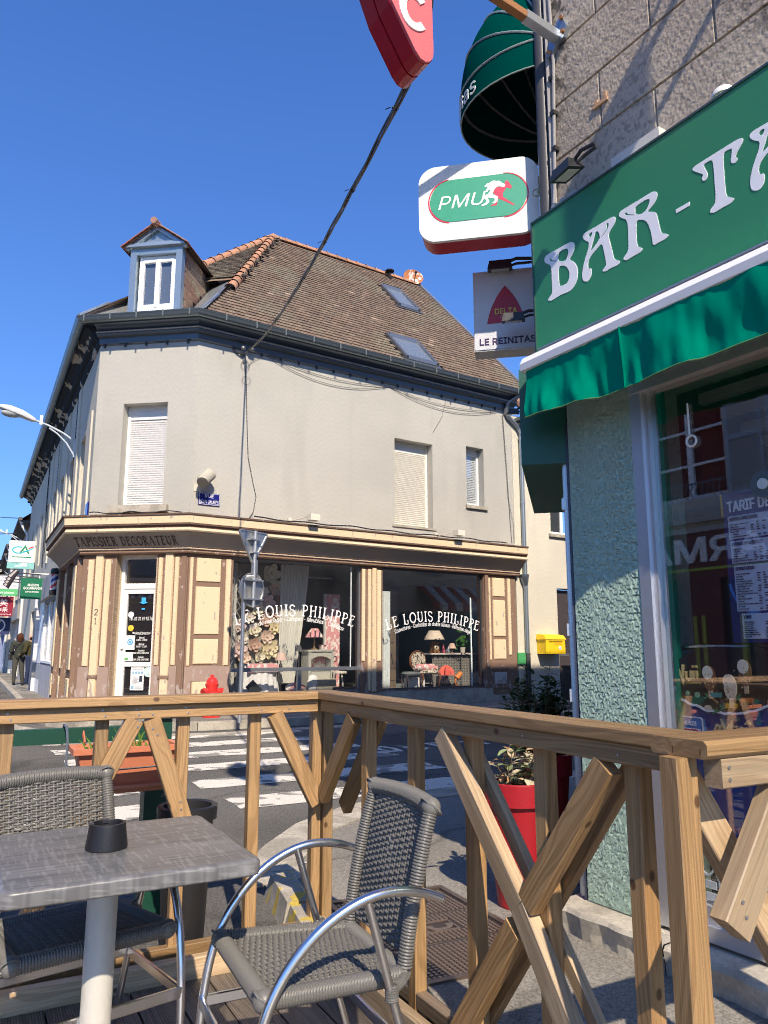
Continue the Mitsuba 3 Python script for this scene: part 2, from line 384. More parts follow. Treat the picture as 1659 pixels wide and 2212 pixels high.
def nouveau(ch):
    """a capital of the curly display lettering: (shape 1 high, advance)"""
    U = unary_union
    if ch == 'L': return U([_st(.2, 0, 1), _arc(.42, .16, .26, .16, 200, 380, .09), _arc(.60, .26, .10, .10, -60, 240, .07)]), .78
    if ch == 'E': return U([_st(.2, 0, 1), _ln((.2, .95), (.58, .95), (.62, .82)), _ln((.2, .56), (.5, .62)), _ln((.2, .05), (.6, .06), (.66, .22)), _dot(.52, .68, .07)]), .74
    if ch == 'O': return U([_arc(.42, .5, .36, .45, 0, 360, .15)]), .86
    if ch == 'U': return U([_st(.18, .25, 1, .15), _arc(.42, .34, .25, .28, 180, 360, .13), _ln((.67, .3), (.67, .98), w=.1), _dot(.6, .9, .08)]), .86
    if ch == 'I': return _st(.18, 0, 1), .38
    if ch == 'S': return U([_arc(.34, .74, .22, .20, 20, 270, .13), _arc(.34, .27, .26, .24, -150, 90, .14), _dot(.56, .82, .07), _dot(.1, .2, .08)]), .68
    if ch == 'P': return U([_st(.2, 0, 1), _arc(.34, .72, .28, .24, -110, 110, .12)]), .70
    if ch == 'H': return U([_st(.2, 0, 1), _st(.68, 0, 1, .13), _ln((.2, .52), (.68, .58))]), .90
    if ch == 'T': return U([_st(.4, 0, .98), _ln((.04, .80), (.1, .93), (.7, .95), (.76, .82))]), .80
    if ch == 'A': return U([_ln((.08, 0), (.42, .98), w=.08), _ln((.42, .98), (.72, 0), w=.15), _ln((.2, .34), (.64, .36), w=.07), _ln((.0, .02), (.2, .02), w=.06), _ln((.58, .02), (.86, .02), w=.06), _arc(.26, .86, .16, .10, 30, 210, .07)]), .88
    if ch == 'D': return U([_st(.2, 0, 1), _arc(.26, .5, .44, .45, -95, 95, .13)]), .82
    if ch == 'C': return U([_arc(.42, .5, .36, .45, 45, 315, .14), _dot(.62, .76, .08), _arc(.5, .4, .14, .14, -90, 120, .06)]), .80
    if ch == 'R': return U([_st(.2, 0, 1), _arc(.34, .74, .27, .22, -110, 110, .11), _ln((.34, .52), (.72, .03), w=.14), _ln((.62, .02), (.86, .04), w=.06)]), .84
    return Polygon(), .45
def nouveau_text(text, h):
    x, out = 0, []
    for ch in text:
        g, a = nouveau(ch)
        if not g.is_empty:
            out.append(aff.translate(aff.scale(g, h * .92, h, origin=(0, 0)), x * h * .92, 0))
        x += a + .06
    return unary_union(out), x * h * .92
def arched(shapes_fn, text, h, xc, zc, width, rise):
    """letters set one by one along an arch of the given width and rise"""
    rad = (width ** 2 / 4 + rise ** 2) / (2 * rise)
    adv, gl = [], []
    for ch in text:
        g, a = shapes_fn(ch, h); gl.append(g); adv.append(a)
    tot = sum(adv); k = 2 * math.asin(width / 2 / rad) * rad / tot
    x, out = -tot * k / 2, []
    for g, a in zip(gl, adv):
        th = (x + a * k / 2) / rad
        if not g.is_empty:
            b = g.bounds; g = aff.translate(g, -a / 2, 0)
            g = aff.rotate(aff.scale(g, k, 1, origin=(0, 0)), -math.degrees(th) , origin=(0, 0))
            out.append(aff.translate(g, xc + rad * math.sin(th), zc + rise - rad * (1 - math.cos(th))))
        x += a * k
    return unary_union(out)
def _nv(ch, h):
    g, a = nouveau(ch); return aff.scale(g, h * .92, h, origin=(0, 0)) if not g.is_empty else g, (a + .06) * h * .92
def _sn(ch, h):
    if ch == ' ': return Polygon(), h * .42
    g = sans(ch, h, False); a, b, c, d = g.bounds
    return aff.skew(aff.translate(g, -a, 0), 12, 0, origin=(0, 0)), (c - a) + h * .16
# ------------------------------------------------------------------ axes of the place
A2, B2, K2, O2 = (-5.469, 13.855), (-3.516, 13.578), (.947, 3.78), (-.291, 3.536)
FC, FR_, FL = Frame(A2, 98.085), Frame(B2, 56.3), Frame(A2, 151.8)      # corner building: chamfer, right front, left front
FB, FK = Frame(K2, 148.1), Frame(K2, 193.5)                              # bar: street front, cut corner
DK = Frame(O2, 61.8)                                                     # terrace
def inv(fr, p):
    d = np.asarray(p, float) - fr.o
    return np.stack([d @ fr.x, d @ fr.y, d[..., 2]], -1)

def sweep(prof, path, smooth=False):
    """a moulding: profile of (out, z) along a polyline seen from outside left to right, mitred"""
    path = np.asarray(path, float); m = len(path)
    seg = np.diff(path, axis=0); seg /= np.linalg.norm(seg, axis=1, keepdims=True)
    nr = np.stack([seg[:, 1], -seg[:, 0]], 1)
    out = []
    for i in range(m):
        a, b = nr[max(i - 1, 0)], nr[min(i, m - 2)]
        k = (a + b) / 2; k = k / (k @ k)
        out.append([[*(path[i] + k * o), z] for o, z in prof])
    me = M().grid(np.array(out))
    for e, fl in ((out[0], 0), (out[-1], 1)):
        pl = Polygon([(p[0], p[1]) for p in prof])
        if pl.is_valid and pl.area > 1e-6:
            v2, f2 = trimesh.creation.triangulate_polygon(pl, engine='earcut')
            e = np.array(e); q = np.array(prof)
            idx = [int(np.argmin(((q - w) ** 2).sum(1))) for w in v2]
            me.add(e[idx], f2 if fl else f2[:, ::-1])
    return me
def sheet(poly, z, step=None):
    v, f = trimesh.creation.triangulate_polygon(poly, engine='earcut')
    return M().add(np.c_[v, np.full(len(v), z)], f)
def facade(x0, x1, z0, z1, holes, t):
    p = sbox(x0, z0, x1, z1)
    for h in holes:
        p = p.difference(sbox(*h))
    return M().prism(p, 0, t)

# ------------------------------------------------------------------ ground, road, pavements (terrace axes)
put('ground', sheet(sbox(-1500, -1500, 1500, 1500), -.06), 'asphalt_path', fr=DK, kind='structure', label='flat ground reaching to the horizon')
put('road', sheet(sbox(-60, -60, 80, 160), 0.), 'asphalt_road', fr=DK, kind='structure', label='worn grey asphalt of the street crossing')
rd = np.linspace(0, 1, 9)
bar_edge = [(.10, -14), (.10, .95), (.22, 1.35), (.42, 1.65), (.85, 2.15), (1.43, 2.55), (2.2, 2.8), (3.2, 2.95), (30, 5.4), (30, -14)]
put('bar_pavement', M().prism(Polygon(bar_edge), -.05, .012, 'xy'), 'asphalt_path', fr=DK, kind='structure', label='pale worn asphalt pavement in front of the bar')
# dropped kerb of wide flat stones round the corner
edge = np.array([(.02, .95), (.14, 1.38), (.36, 1.72), (.80, 2.24), (1.38, 2.64), (2.15, 2.89), (3.15, 3.05), (4.6, 3.2), (6, 3.33)])
inner = np.array([(.33, .95), (.44, 1.25), (.62, 1.52), (1.0, 1.96), (1.5, 2.31), (2.22, 2.56), (3.2, 2.71), (4.64, 2.86), (6, 2.98)])
for i in range(len(edge) - 1):
    for k in range(2):
        q = lambda c, t: c[i] + (c[i + 1] - c[i]) * t
        t0, t1 = k / 2 + .006, (k + 1) / 2 - .006
        pg = Polygon([q(edge, t0), q(edge, t1), q(inner, t1), q(inner, t0)]).buffer(-.006)
        put('paver', M().prism(pg, -.03, .02 + .003 * R.random(), 'xy'), 'concrete', 'bar_pavement', fr=DK)
# far pavement round the corner building
far = [(-.36, 90), (-.36, 13.0), (-.30, 11.4), (-.05, 10.5), (.5, 9.75), (1.2, 9.25), (2.1, 9.02), (3.0, 9.1), (10, 9.75), (40, 12.6), (40, 60), (8, 90)]
put('corner_pavement', M().prism(Polygon(far).buffer(-.14, join_style='mitre'), -.05, .125, 'xy'), 'asphalt_path', fr=DK, kind='structure', label='grey asphalt pavement along the corner shop')
line = LineString(far[:10]); s = 40.0
d0 = 0
ks = np.arange(48, line.length - 18, 1.0)
for i, d in enumerate(ks):
    a, b = np.array(line.interpolate(d + .008).coords[0]), np.array(line.interpolate(d + .992).coords[0])
    n = np.array([-(b - a)[1], (b - a)[0]]); n /= np.linalg.norm(n)
    low = .085 if 88 < d < 92 else 0
    pg = Polygon([a, b, b + n * .15, a + n * .15])
    put('kerb_stone', M().prism(pg, -.04, .13 - low * .9 + .006 * R.random(), 'xy'), 'concrete', 'corner_pavement', fr=DK)
# concrete gutter band curving along the far kerb
gl = LineString([(-.9, 70), (-.9, 12.6), (-.75, 11.2), (-.35, 10.1), (.3, 9.3), (1.1, 8.75), (2.1, 8.5), (3.2, 8.6), (10, 9.25), (38, 12.1)])
put('gutter_band', M().prism(gl.buffer(.17, cap_style='flat'), -.02, .006, 'xy'), 'concrete', fr=DK, kind='structure', label='pale concrete gutter band along the far kerb')
# zebra crossing, parking marks, road lettering: thin sheets of paint on the road
def ragged(x0, x1, y0, y1):
    pts = []
    for a, b in (((x0, y0), (x1, y0)), ((x1, y0), (x1, y1)), ((x1, y1), (x0, y1)), ((x0, y1), (x0, y0))):
        n = max(2, int(math.dist(a, b) / .18))
        for i in range(n):
            t = i / n
            pts.append((a[0] + (b[0] - a[0]) * t + R.uniform(-.018, .018), a[1] + (b[1] - a[1]) * t + R.uniform(-.018, .018)))
    return Polygon(pts)
bars = [(.62, 3.25, 3.0, 3.5), (.58, 3.25, 4.03, 4.52), (-.30, 3.3, 5.1, 5.55), (-.36, 3.3, 6.1, 6.6), (-.40, 3.3, 7.12, 7.6), (-.46, 3.3, 8.12, 8.55), (-1.2, .30, 3.0, 3.55), (-1.4, .02, 4.05, 4.5)]
for b in bars:
    put('crossing_stripe', sheet(ragged(*b), .0045), 'road_paint', 'road', fr=DK)
for x in (-2.2, -3.2, -4.2, -5.2):
    put('crossing_stripe', sheet(ragged(x - .25, x + .25, 9.6, 12.2), .0045), 'road_paint', 'road', fr=DK)
rt = unary_union([_ln((0, 0), (0, .3), (.16, .34), (.2, .15), (.16, 0), (0, 0), w=.07), aff.translate(_ln((0, .34), (.0, .06), (.1, 0), (.2, .06), (.2, .34), w=.07), .4, 0),
                  aff.translate(_ln((.2, .34), (0, .34), (0, .17), (.16, .17), (0, .17), (0, 0), (.2, 0), w=.07), .85, 0), aff.translate(_ln((0, .3), (.22, .3), (.22, .02), w=.07), 1.35, 0),
                  aff.translate(_ln((.2, .3), (.04, .34), (0, .24), (.2, .12), (.16, 0), (0, .04), w=.07), 2.35, 0), aff.translate(_ln((.1, .36), (.04, .0), w=.07), 2.9, 0)])
put('road_lettering', sheet(unary_union(aff.translate(aff.scale(rt, 1.0, 1.6, origin=(0, 0)), 3.45, 5.45)), .0045) if False else M().prism(aff.translate(aff.scale(rt, 1.0, 1.4, origin=(0, 0)), 3.35, 5.5), .001, .0045, 'xy'), 'road_paint', 'road', fr=DK, label='white letters painted on the shaded road')
put('edge_line', M().prism(ragged(5.2, 12, 3.9, 4.02), .001, .0045, 'xy'), 'road_paint', 'road', fr=DK)

# raised kerb with worn yellow paint beside the terrace
ky = [(.10, .76), (-.05, .02), (-.1, -.5)]
for i, (y0, y1) in enumerate([(.80, .30), (.29, -.42)]):
    x0, x1 = .13 - .14 * (.8 - y0) / .8, .13 - .14 * (.8 - y1) / .8
    m = M().add([[x0 - .09, y0, -.02], [x0 + .07, y0, -.02], [x1 + .07, y1, -.02], [x1 - .09, y1, -.02], [x0 - .06, y0 - .03, .115], [x0 + .06, y0 - .03, .115], [x1 + .06, y1, .115], [x1 - .06, y1, .115]],
                [[0, 1, 5, 4], [1, 2, 6, 5], [2, 3, 7, 6], [3, 0, 4, 7], [4, 5, 6, 7]])
    put('kerb_block', m, 'yellow_kerb', 'bar_pavement', fr=DK, label='low kerb stone with worn yellow paint')
# long stone sill under the bar front (bar axes), broken at the corner
for i, (x0, x1) in enumerate([(-.10, .52), (.53, 1.28), (1.29, 2.1), (2.11, 3.4), (3.41, 5)]):
    e = [(x0, 0), (x0, .135), (x1, .135), (x1, 0)]
    n = 14; xs = np.linspace(x0, x1, n)
    fy = [-.135 - .018 * math.sin(i * 3 + k * 1.7) * R.random() for k in range(n)]
    P = np.array([[(x, .12, .128), (x, fy[k], .122), (x, fy[k] - .012, .105), (x, fy[k] - .004 + .012 * R.random(), .05), (x, fy[k] + .004, -.02)][::-1] for k, x in enumerate(xs)])
    put('sill_stone', M().grid(P.transpose(1, 0, 2)), 'concrete', 'bar_pavement', fr=FB)
# telephone chamber cover in the pavement
t = thing('inspection_cover', 'brown studded iron telephone chamber cover of three panels in the pavement', 'manhole cover')
FCV = DK.sub(.24, -.52, 0.014, 3)
put('frame', M().box(-.03, .64, -.03, .0, -.02, .008).box(-.03, .64, 1.0, 1.03, -.02, .008).box(-.03, 0, 0, 1.0, -.02, .008).box(.61, .64, 0, 1.0, -.02, .008), 'metal_worn', t, fr=FCV, color=(.22, .17, .14))
for i, (y0, y1) in enumerate([(.005, .33), (.338, .662), (.67, .995)]):
    p = put('panel', M().box(.003, .607, y0, y1, -.02, .0), 'metal_worn', t, fr=FCV, color=(.115, .085, .07))
    m = M()
    for x in np.arange(.018, .6, .0235):
        for y in np.arange(y0 + .013, y1 - .008, .0235):
            if i == 1 and .21 < x < .42 and y0 + .09 < y < y0 + .24:
                continue
            if i == 2 and .3 < x < .45 and y0 + .14 < y < y0 + .22:
                continue
            m.box(x - .0072, x + .0072, y - .0072, y + .0072, 0, .004)
    put('stud', m, 'metal_worn', p, fr=FCV, color=(.36, .28, .225), kind='stuff')
    if i == 1:                                              # a plate with a telephone handset
        g = sbox(.22, y0 + .10, .41, y0 + .23)
        hs = unary_union([_arc(.335, y0 + .165, .055, .04, 190, 350, .022), _dot(.285, y0 + .163, .018), _dot(.385, y0 + .163, .018)] + [sbox(.23, y0 + .115 + k * .028, .262, y0 + .125 + k * .028) for k in range(4)])
        put('plate', M().prism(g.difference(g.buffer(-.008)), 0, .005, 'xy').prism(hs, 0, .005, 'xy'), 'metal_worn', p, fr=FCV, color=(.36, .28, .225))
# ================================================================== the corner building
CB = thing('corner_building', 'pale grey corner house with brown tiled roof and a cream and brown shopfront', 'building')
pt = lambda fr, x, y=0.: tuple(fr(np.array([x, y, 0.]))[:2])
LLEN, RLEN, CLEN = 19.0, 7.98, 1.973
path3 = [pt(FL, -LLEN), A2, B2, pt(FR_, RLEN)]
# walls with real openings
r_holes = [(4.5, 3.88, 5.54, 5.83), (6.53, 4.55, 7.06, 5.95)]
c_holes = [(.55, 3.87, 1.43, 5.84)]
l_x = [-1.78, -3.85, -5.95, -8.05, -10.2, -12.3, -14.4, -16.5]
l_holes = [(x - .38, 3.95, x + .38, 5.62) for x in l_x]
put('wall', facade(0, RLEN, 3.0, 7.2, r_holes, .3), 'render_grey', CB, fr=FR_)
put('wall', facade(0, CLEN, 3.0, 7.2, c_holes, .3), 'render_grey', CB, fr=FC)
put('wall', facade(-LLEN, 0, 3.0, 7.2, l_holes, .3).prism(sbox(-LLEN, .1, -10.6, 3.0).difference(sbox(-13.9, .1, -11.6, 2.5)), 0, .3), 'render_cream', CB, fr=FL)
for fr, x0, x1 in ((FL, -LLEN, -LLEN + .3), (FR_, RLEN - .3, RLEN)):
    put('gable_wall', M().box(x0, x1, .3, 7.5, .05, 7.2), 'render_cream', CB, fr=fr)
# eaves: boxed cornice and half round gutter
Zc = lambda prof: [(o_, 7.02 + (z - 7.02) * .72) for o_, z in prof]
corn = Zc([(.0, 7.02), (.05, 7.06), (.07, 7.20), (.15, 7.22), (.17, 7.25), (.17, 7.29), (.14, 7.30), (.16, 7.36), (.22, 7.44), (.30, 7.48), (.32, 7.56), (.0, 7.57)])
put('cornice', sweep(corn, [A2, B2, pt(FR_, RLEN + .06)]), 'metal_worn', CB, color=(.14, .17, .20), label='boxed dark zinc cornice under the roof')
put('cornice', sweep(corn, [pt(FL, -LLEN), A2]), 'flaking_zinc', CB, label='dark cornice with flaking paint along the side street')
put('ledge', sweep(Zc([(.16, 7.292), (.205, 7.285), (.215, 7.305), (.205, 7.325), (.165, 7.318)]), [A2, B2, pt(FR_, RLEN + .06)]), 'metal_worn', CB, color=(.62, .63, .64))
t = np.radians(np.linspace(195, 345, 7))
gut = [(.395 + .085 * math.cos(a), 7.445 + .105 * math.sin(a)) for a in t] + [(.49, 7.44), (.495, 7.455), (.465, 7.455)] + [(.395 + .075 * math.cos(a), 7.445 + .092 * math.sin(a)) for a in t[::-1]]
put('gutter', sweep(gut, [pt(FL, -LLEN - .1), A2, B2, pt(FR_, RLEN + .2)]), 'metal_worn', CB, color=(.24, .29, .31))
m = M()
for fr, xs in ((FR_, np.arange(.35, 8.1, .62)), (FC, np.arange(-.1, 2.0, .52))):
    for x in xs:
        v, f, u = M().box(x - .014, x + .014, -.495, -.485, 7.34, 7.465).get(); m.add(fr(v), f)
put('gutter_bracket', m, 'matte', CB, color=(.13, .155, .17), kind='stuff')

# roof: planes through the gutter lines and the apex
APX = np.array([-2.972, 18.722, 12.13])
roofR = dict(o=FR_(np.array([0, -.40, 7.49])), u=FR_.x, s=(FR_.y * 4.40 + np.array([0, 0, 4.63])) / math.hypot(4.40, 4.63))
def rp(pl, u, s, h=0.):
    n = np.cross(pl['u'], pl['s'])
    return pl['o'] + pl['u'] * u + pl['s'] * s + n * h
SLR = math.hypot(4.40, 4.63)
uA = float((APX - roofR['o']) @ FR_.x)
def tile_mesh(pl, u, s, w, l, rows_t=.024):
    j = lambda a: R.uniform(-a, a)
    g = .004; lift = .020 + j(.003); sk = j(.004)
    c = [rp(pl, u + g, s + sk, lift + j(.002)), rp(pl, u + w - g, s + j(.004), lift + j(.002)), rp(pl, u + w - g, s + l * 1.06, .003), rp(pl, u + g, s + l * 1.06, .003)]
    n = np.cross(pl['u'], pl['s'])
    v = np.array(c + [q - n * rows_t for q in c] + [c[0], c[1], c[0] - n * rows_t, c[1] - n * rows_t])
    return v, np.array([[0, 1, 2, 3], [8, 10, 11, 9], [1, 5, 6, 2], [3, 7, 4, 0]])
def tile_cols(c):
    return [c] * 8 + [np.array((.045, .036, .03))] * 4     # the butt ends are near black, darker than the faces
tones = [(.185, .138, .108), (.20, .147, .112), (.172, .13, .104), (.215, .16, .123), (.163, .126, .102), (.195, .148, .116)]
tiles = []
CRS, TW = .150, .175
rows = int(SLR / CRS)
hipB = .10                                                 # where the right hip meets the gutter, along the front
for r in range(rows):
    s = r * CRS
    u0 = hipB + (uA - hipB) * s / SLR
    x = 8.16 - TW * (1.0 if r % 2 else .5)
    while x > u0 - .08:
        inside = any(a - .1 < x < b - .02 and c - .04 < s < d for a, b, c, d in ((4.5, 5.5, .02, 1.24), (6.08, 6.84, 3.70, 5.02)))
        if not inside:
            tiles.append((x, s))
        x -= TW
tiles.sort(key=lambda q: -(6 - abs(q[0] - 3) * .3 - q[1]))
roof = put('roof', M().add([rp(roofR, hipB, 0, -.03), rp(roofR, 8.16, 0, -.03), rp(roofR, 8.16, SLR, -.03), rp(roofR, uA, SLR, -.03)], [[0, 1, 2, 3]])
           .add([(lambda a, b, t: a + (b - a) * t)(FC(np.array([-.28, -.40, 7.47])), APX - np.array([0, 0, .04]), .33), (lambda a, b, t: a + (b - a) * t)(FC(np.array([2.26, -.40, 7.47])), APX - np.array([0, 0, .04]), .33), APX - np.array([0, 0, .04])], [[0, 1, 2]])
           .add([FL(np.array([.2, -.40, 7.47])), APX - np.array([0, 0, .04]), APX - np.array([0, 0, .04]) - FL.x * 20, FL(np.array([-20., -.40, 7.47]))], [[0, 1, 2, 3]]), 'roof_tile', CB, color=(.22, .15, .11))
for i, (u, s) in enumerate(tiles[:300]):
    v, f = tile_mesh(roofR, u, s, TW, CRS)
    put('tile', M().add(v, f), 'roof_tile', roof, vcol=np.array(tile_cols(np.array(R.choice(tones)) * R.uniform(.92, 1.08))))
m, cols = M(), []
for u, s in tiles[300:]:
    v, f = tile_mesh(roofR, u, s, TW, CRS); m.add(v, f); cols += tile_cols(np.array(R.choice(tones)) * (R.uniform(.92, 1.08) if R.random() > .02 else 1.7))
put('tile_field', m, 'roof_tile', roof, vcol=np.array(cols), kind='stuff')
# mossy tiles of the narrow roof over the cut corner, seen between the two hips
eC = FC(np.array([.99, -.40, 7.49])); sC = APX - eC; LC = np.linalg.norm(sC); sC /= LC
plC = dict(o=eC, u=FC.x, s=sC)
m, cols = M(), []
for r in range(int(LC / CRS)):
    s = r * CRS; hw = 1.26 * (1 - s / LC)
    if s < .34 * LC: continue
    for x in np.arange(-hw, hw, TW):
        v, f = tile_mesh(plC, x + (r % 2) * TW / 2, s, TW, CRS); m.add(v, f); cols += tile_cols(np.array(R.choice([(.15, .125, .10), (.17, .15, .115), (.12, .105, .09)])) * R.uniform(.8, 1.2))
put('mossy_tile_field', m, 'roof_tile', roof, vcol=np.array(cols), kind='stuff', label='dark mossy tiles between the two hips')
def ridge(p, q, n, rad=.105, name='ridge_tile'):
    p, q = np.asarray(p), np.asarray(q); d = (q - p) / n
    for i in range(n):
        a, b = p + d * i, p + d * (i + 1.12)
        m = M(); ax = d / np.linalg.norm(d); sx = np.cross(ax, [0, 0, 1]); sx /= np.linalg.norm(sx); up = np.cross(sx, ax)
        ang = np.radians(np.linspace(-15, 195, 9))
        P = [[e + sx * (rr * math.cos(t)) + up * (rr * math.sin(t)) for t in ang] for e, rr in ((a, rad * 1.18), (a + d * .16, rad * 1.14), (a + d * .17, rad * .98), (b, rad * .93))]
        put(name, m.grid(np.array(P)), 'roof_tile', roof, color=np.array((.42, .225, .145)) * R.uniform(.82, 1.12), smooth=40)
hb, ha = FR_(np.array([hipB, -.40, 7.51])), FL(np.array([.22, -.40, 7.49]))
ridge(hb + (APX - hb) * .22, APX, 15)
ridge(ha + (APX - ha) * .30, APX, 14)
ridge(APX, rp(roofR, 8.16, SLR, .0), 15, .09)
m = M().bar(rp(roofR, 8.19, -.05, .03), rp(roofR, 8.19, SLR, .03), .10, .05)
put('verge_flashing', m, 'metal_worn', roof, color=(.42, .47, .52))
# skylights
def skylight(u0, u1, s0, s1, frame_col):
    k = put('skylight', M().bar(rp(roofR, u0, s0 - .03, .045), rp(roofR, u0, s1 + .03, .045), .07, .10, ch=.01).bar(rp(roofR, u1, s0 - .03, .045), rp(roofR, u1, s1 + .03, .045), .07, .10, ch=.01)
            .bar(rp(roofR, u0 + .035, s0, .045), rp(roofR, u1 - .035, s0, .045), .07, .10, ch=.01).bar(rp(roofR, u0 + .035, s1, .05), rp(roofR, u1 - .035, s1, .05), .09, .12, ch=.01), 'metal_worn', CB, color=frame_col)
    put('pane', M().add([rp(roofR, u0, s0, .05), rp(roofR, u1, s0, .05), rp(roofR, u1, s1, .05), rp(roofR, u0, s1, .05)], [[0, 1, 2, 3]]), 'gloss', k, color=(.12, .145, .18))
    put('flashing', M().add([rp(roofR, u0 - .1, s0 - .16, .028), rp(roofR, u1 + .1, s0 - .16, .028), rp(roofR, u1 + .1, s0 + .02, .02), rp(roofR, u0 - .1, s0 + .02, .02)], [[0, 1, 2, 3]]), 'metal_worn', k, color=(.22, .24, .25))
skylight(4.58, 5.42, .10, 1.18, (.26, .27, .28))
skylight(6.14, 6.78, 3.76, 4.96, (.26, .27, .28))
q = rp(roofR, 6.95, SLR - .32, 0)
put('flue', M().tube([q, q + [0, 0, .22]], .05, 10).tube([q + [0, 0, .24], q + [0, 0, .27]], .13, 12), 'matte', CB, color=(.03, .03, .035))

# dormer on the cut corner
dm = put('dormer', M().box(.34, .47, .30, .45, 7.75, 9.20).box(1.30, 1.43, .30, .45, 7.75, 9.20).box(.47, 1.30, .305, .45, 9.06, 9.20).box(.34, 1.43, .45, .5, 7.75, 7.9), 'metal_worn', CB, fr=FC, color=(.33, .40, .44), label='zinc clad dormer with a pointed gable')
put('gable', M().prism(Polygon([(.36, 9.27), (1.40, 9.27), (.88, 9.62)]), .33, .42), 'metal_worn', dm, fr=FC, color=(.32, .39, .43))
put('pediment', M().box(.26, 1.50, .22, .42, 9.20, 9.25).box(.30, 1.46, .26, .42, 9.25, 9.30)
    .bar((.24, .30, 9.20), (.88, .30, 9.645), .14, .07, up=(0, 1, 0)).bar((1.52, .30, 9.20), (.88, .30, 9.645), .14, .07, up=(0, 1, 0)), 'metal_worn', dm, fr=FC, color=(.40, .46, .49))
for sx, x0, nm in ((-1, .36, 0), (1, 1.41, 1)):
    ck = put('cheek', M().add([(x0, .42, 7.8), (x0, .42, 9.22), (x0, 2.1, 9.22)], [[0, 1, 2]]), 'roof_tile', dm, fr=FC, color=(.15, .09, .075))
    for r in range(9):                                      # hung slates of the cheek
        for k in range(9):
            y0, z0 = .44 + k * .17 + (r % 2) * .08, 7.85 + r * .15
            if y0 > .44 + (z0 - 7.7) * 1.18 - .10: continue
            if sx > 0: put('slate', M().bar((x0 + .008, y0, z0 + .075), (x0 + .008, y0 + .164, z0 + .075), .145, .012, up=(1, 0, 0), ch=.002), 'roof_tile', ck, fr=FC, color=np.array((.185, .105, .085)) * R.uniform(.85, 1.15))
dr_ = M().add([(.20, .20, 9.18), (.88, .20, 9.66), (.88, 2.75, 9.66), (.20, 2.1, 9.18)], [[0, 1, 2, 3]]).add([(1.56, .20, 9.18), (.88, .20, 9.66), (.88, 2.75, 9.66), (1.56, 2.1, 9.18)], [[0, 1, 2, 3]])
drf = put('dormer_roof', dr_, 'roof_tile', dm, fr=FC, color=(.14, .085, .07))
for sx in (-1, 1):
    for r in range(6):
        for k in range(12):
            f0, f1 = r / 6, (r + 1.15) / 6
            xa, xb = .88 + sx * .70 * (1 - f0), .88 + sx * .70 * (1 - f1)
            za, zb = 9.175 + .48 * f0 + .03, 9.175 + .48 * f1 + .02
            y = .16 + k * .17
            put('tile', M().add([(xa, y, za), (xa, y + .164, za), (xb, y + .164, zb), (xb, y, zb), (xa, y, za - .018), (xa, y + .164, za - .018), (xb, y + .164, zb - .018), (xb, y, zb - .018)], [[0, 1, 2, 3], [0, 4, 5, 1], [0, 3, 7, 4], [1, 5, 6, 2]]), 'roof_tile', drf, fr=FC, color=np.array((.34, .135, .095)) * R.uniform(.8, 1.15))
put('ridge_cap', M().tube([(.88, .10, 9.68), (.88, 2.6, 9.68)], .07, 8), 'roof_tile', drf, fr=FC, color=(.36, .20, .15), smooth=40)
wn = put('window', M().box(.50, 1.28, .40, .47, 7.90, 7.96).box(.50, 1.28, .40, .47, 8.99, 9.055).box(.50, .56, .40, .47, 7.96, 8.99).box(1.22, 1.28, .40, .47, 7.96, 8.99)
         .box(.845, .935, .385, .47, 7.96, 8.99).box(.56, .60, .39, .46, 7.96, 8.99).box(1.18, 1.22, .39, .46, 7.96, 8.99).box(.60, .845, .39, .46, 7.96, 8.02).box(.935, 1.18, .39, .46, 7.96, 8.02).box(.60, .845, .39, .46, 8.93, 8.99).box(.935, 1.18, .39, .46, 8.93, 8.99), 'satin', dm, fr=FC, color=(.80, .80, .80), label='white two-leaf window')
for x0, x1 in ((.60, .845), (.935, 1.18)):
    put('pane', M().box(x0, x1, .425, .43, 8.02, 8.93), 'glass', wn, fr=FC)
    put('blind', M().box(x0, x1, .47, .475, 8.02, 8.86), 'matte', wn, fr=FC, color=(.10, .12, .15))
lp_ = lambda x, t: inv(FC, FC(np.array([x, -.40, 7.475])) + (APX - FC(np.array([x, -.40, 7.475]))) * t)
put('zinc_apron', M().add([(-.28, -.44, 7.47), (2.26, -.44, 7.47), (1.60, .40, 7.80), (.20, .40, 7.80)], [[0, 1, 2, 3]]).add([(-.28, -.42, 7.475), (.20, .40, 7.80), (.40, 2.1, 9.25), tuple(lp_(-.28, .35))], [[0, 1, 2], [0, 2, 3]]).add([(2.26, -.42, 7.475), (1.60, .40, 7.80), (1.40, 2.1, 9.25), tuple(lp_(2.26, .35))], [[0, 1, 2], [0, 2, 3]]), 'metal_worn', dm, fr=FC, color=(.47, .50, .50))
put('apron_roll', M().bar((2.20, -.38, 7.52), tuple(lp_(2.26, .14) + [0, 0, .03]), .05, .04).bar((-.25, -.42, 7.50), tuple(lp_(-.28, .12) + [0, 0, .03]), .05, .04), 'metal_worn', dm, fr=FC, color=(.52, .55, .56))
# far dormers seen past the side eaves
for x in (-9.2, -14.4):
    dd = put('dormer', M().box(x - .45, x + .45, .15, 1.6, 7.7, 8.95), 'matte', CB, fr=FL, color=(.12, .09, .08), label='small slate hung dormer along the side street')
    put('dormer_roof', M().prism(Polygon([(x - .6, 8.95), (x + .6, 8.95), (x, 9.5)]), .05, 2.2), 'roof_tile', dd, fr=FL, color=(.30, .15, .11))

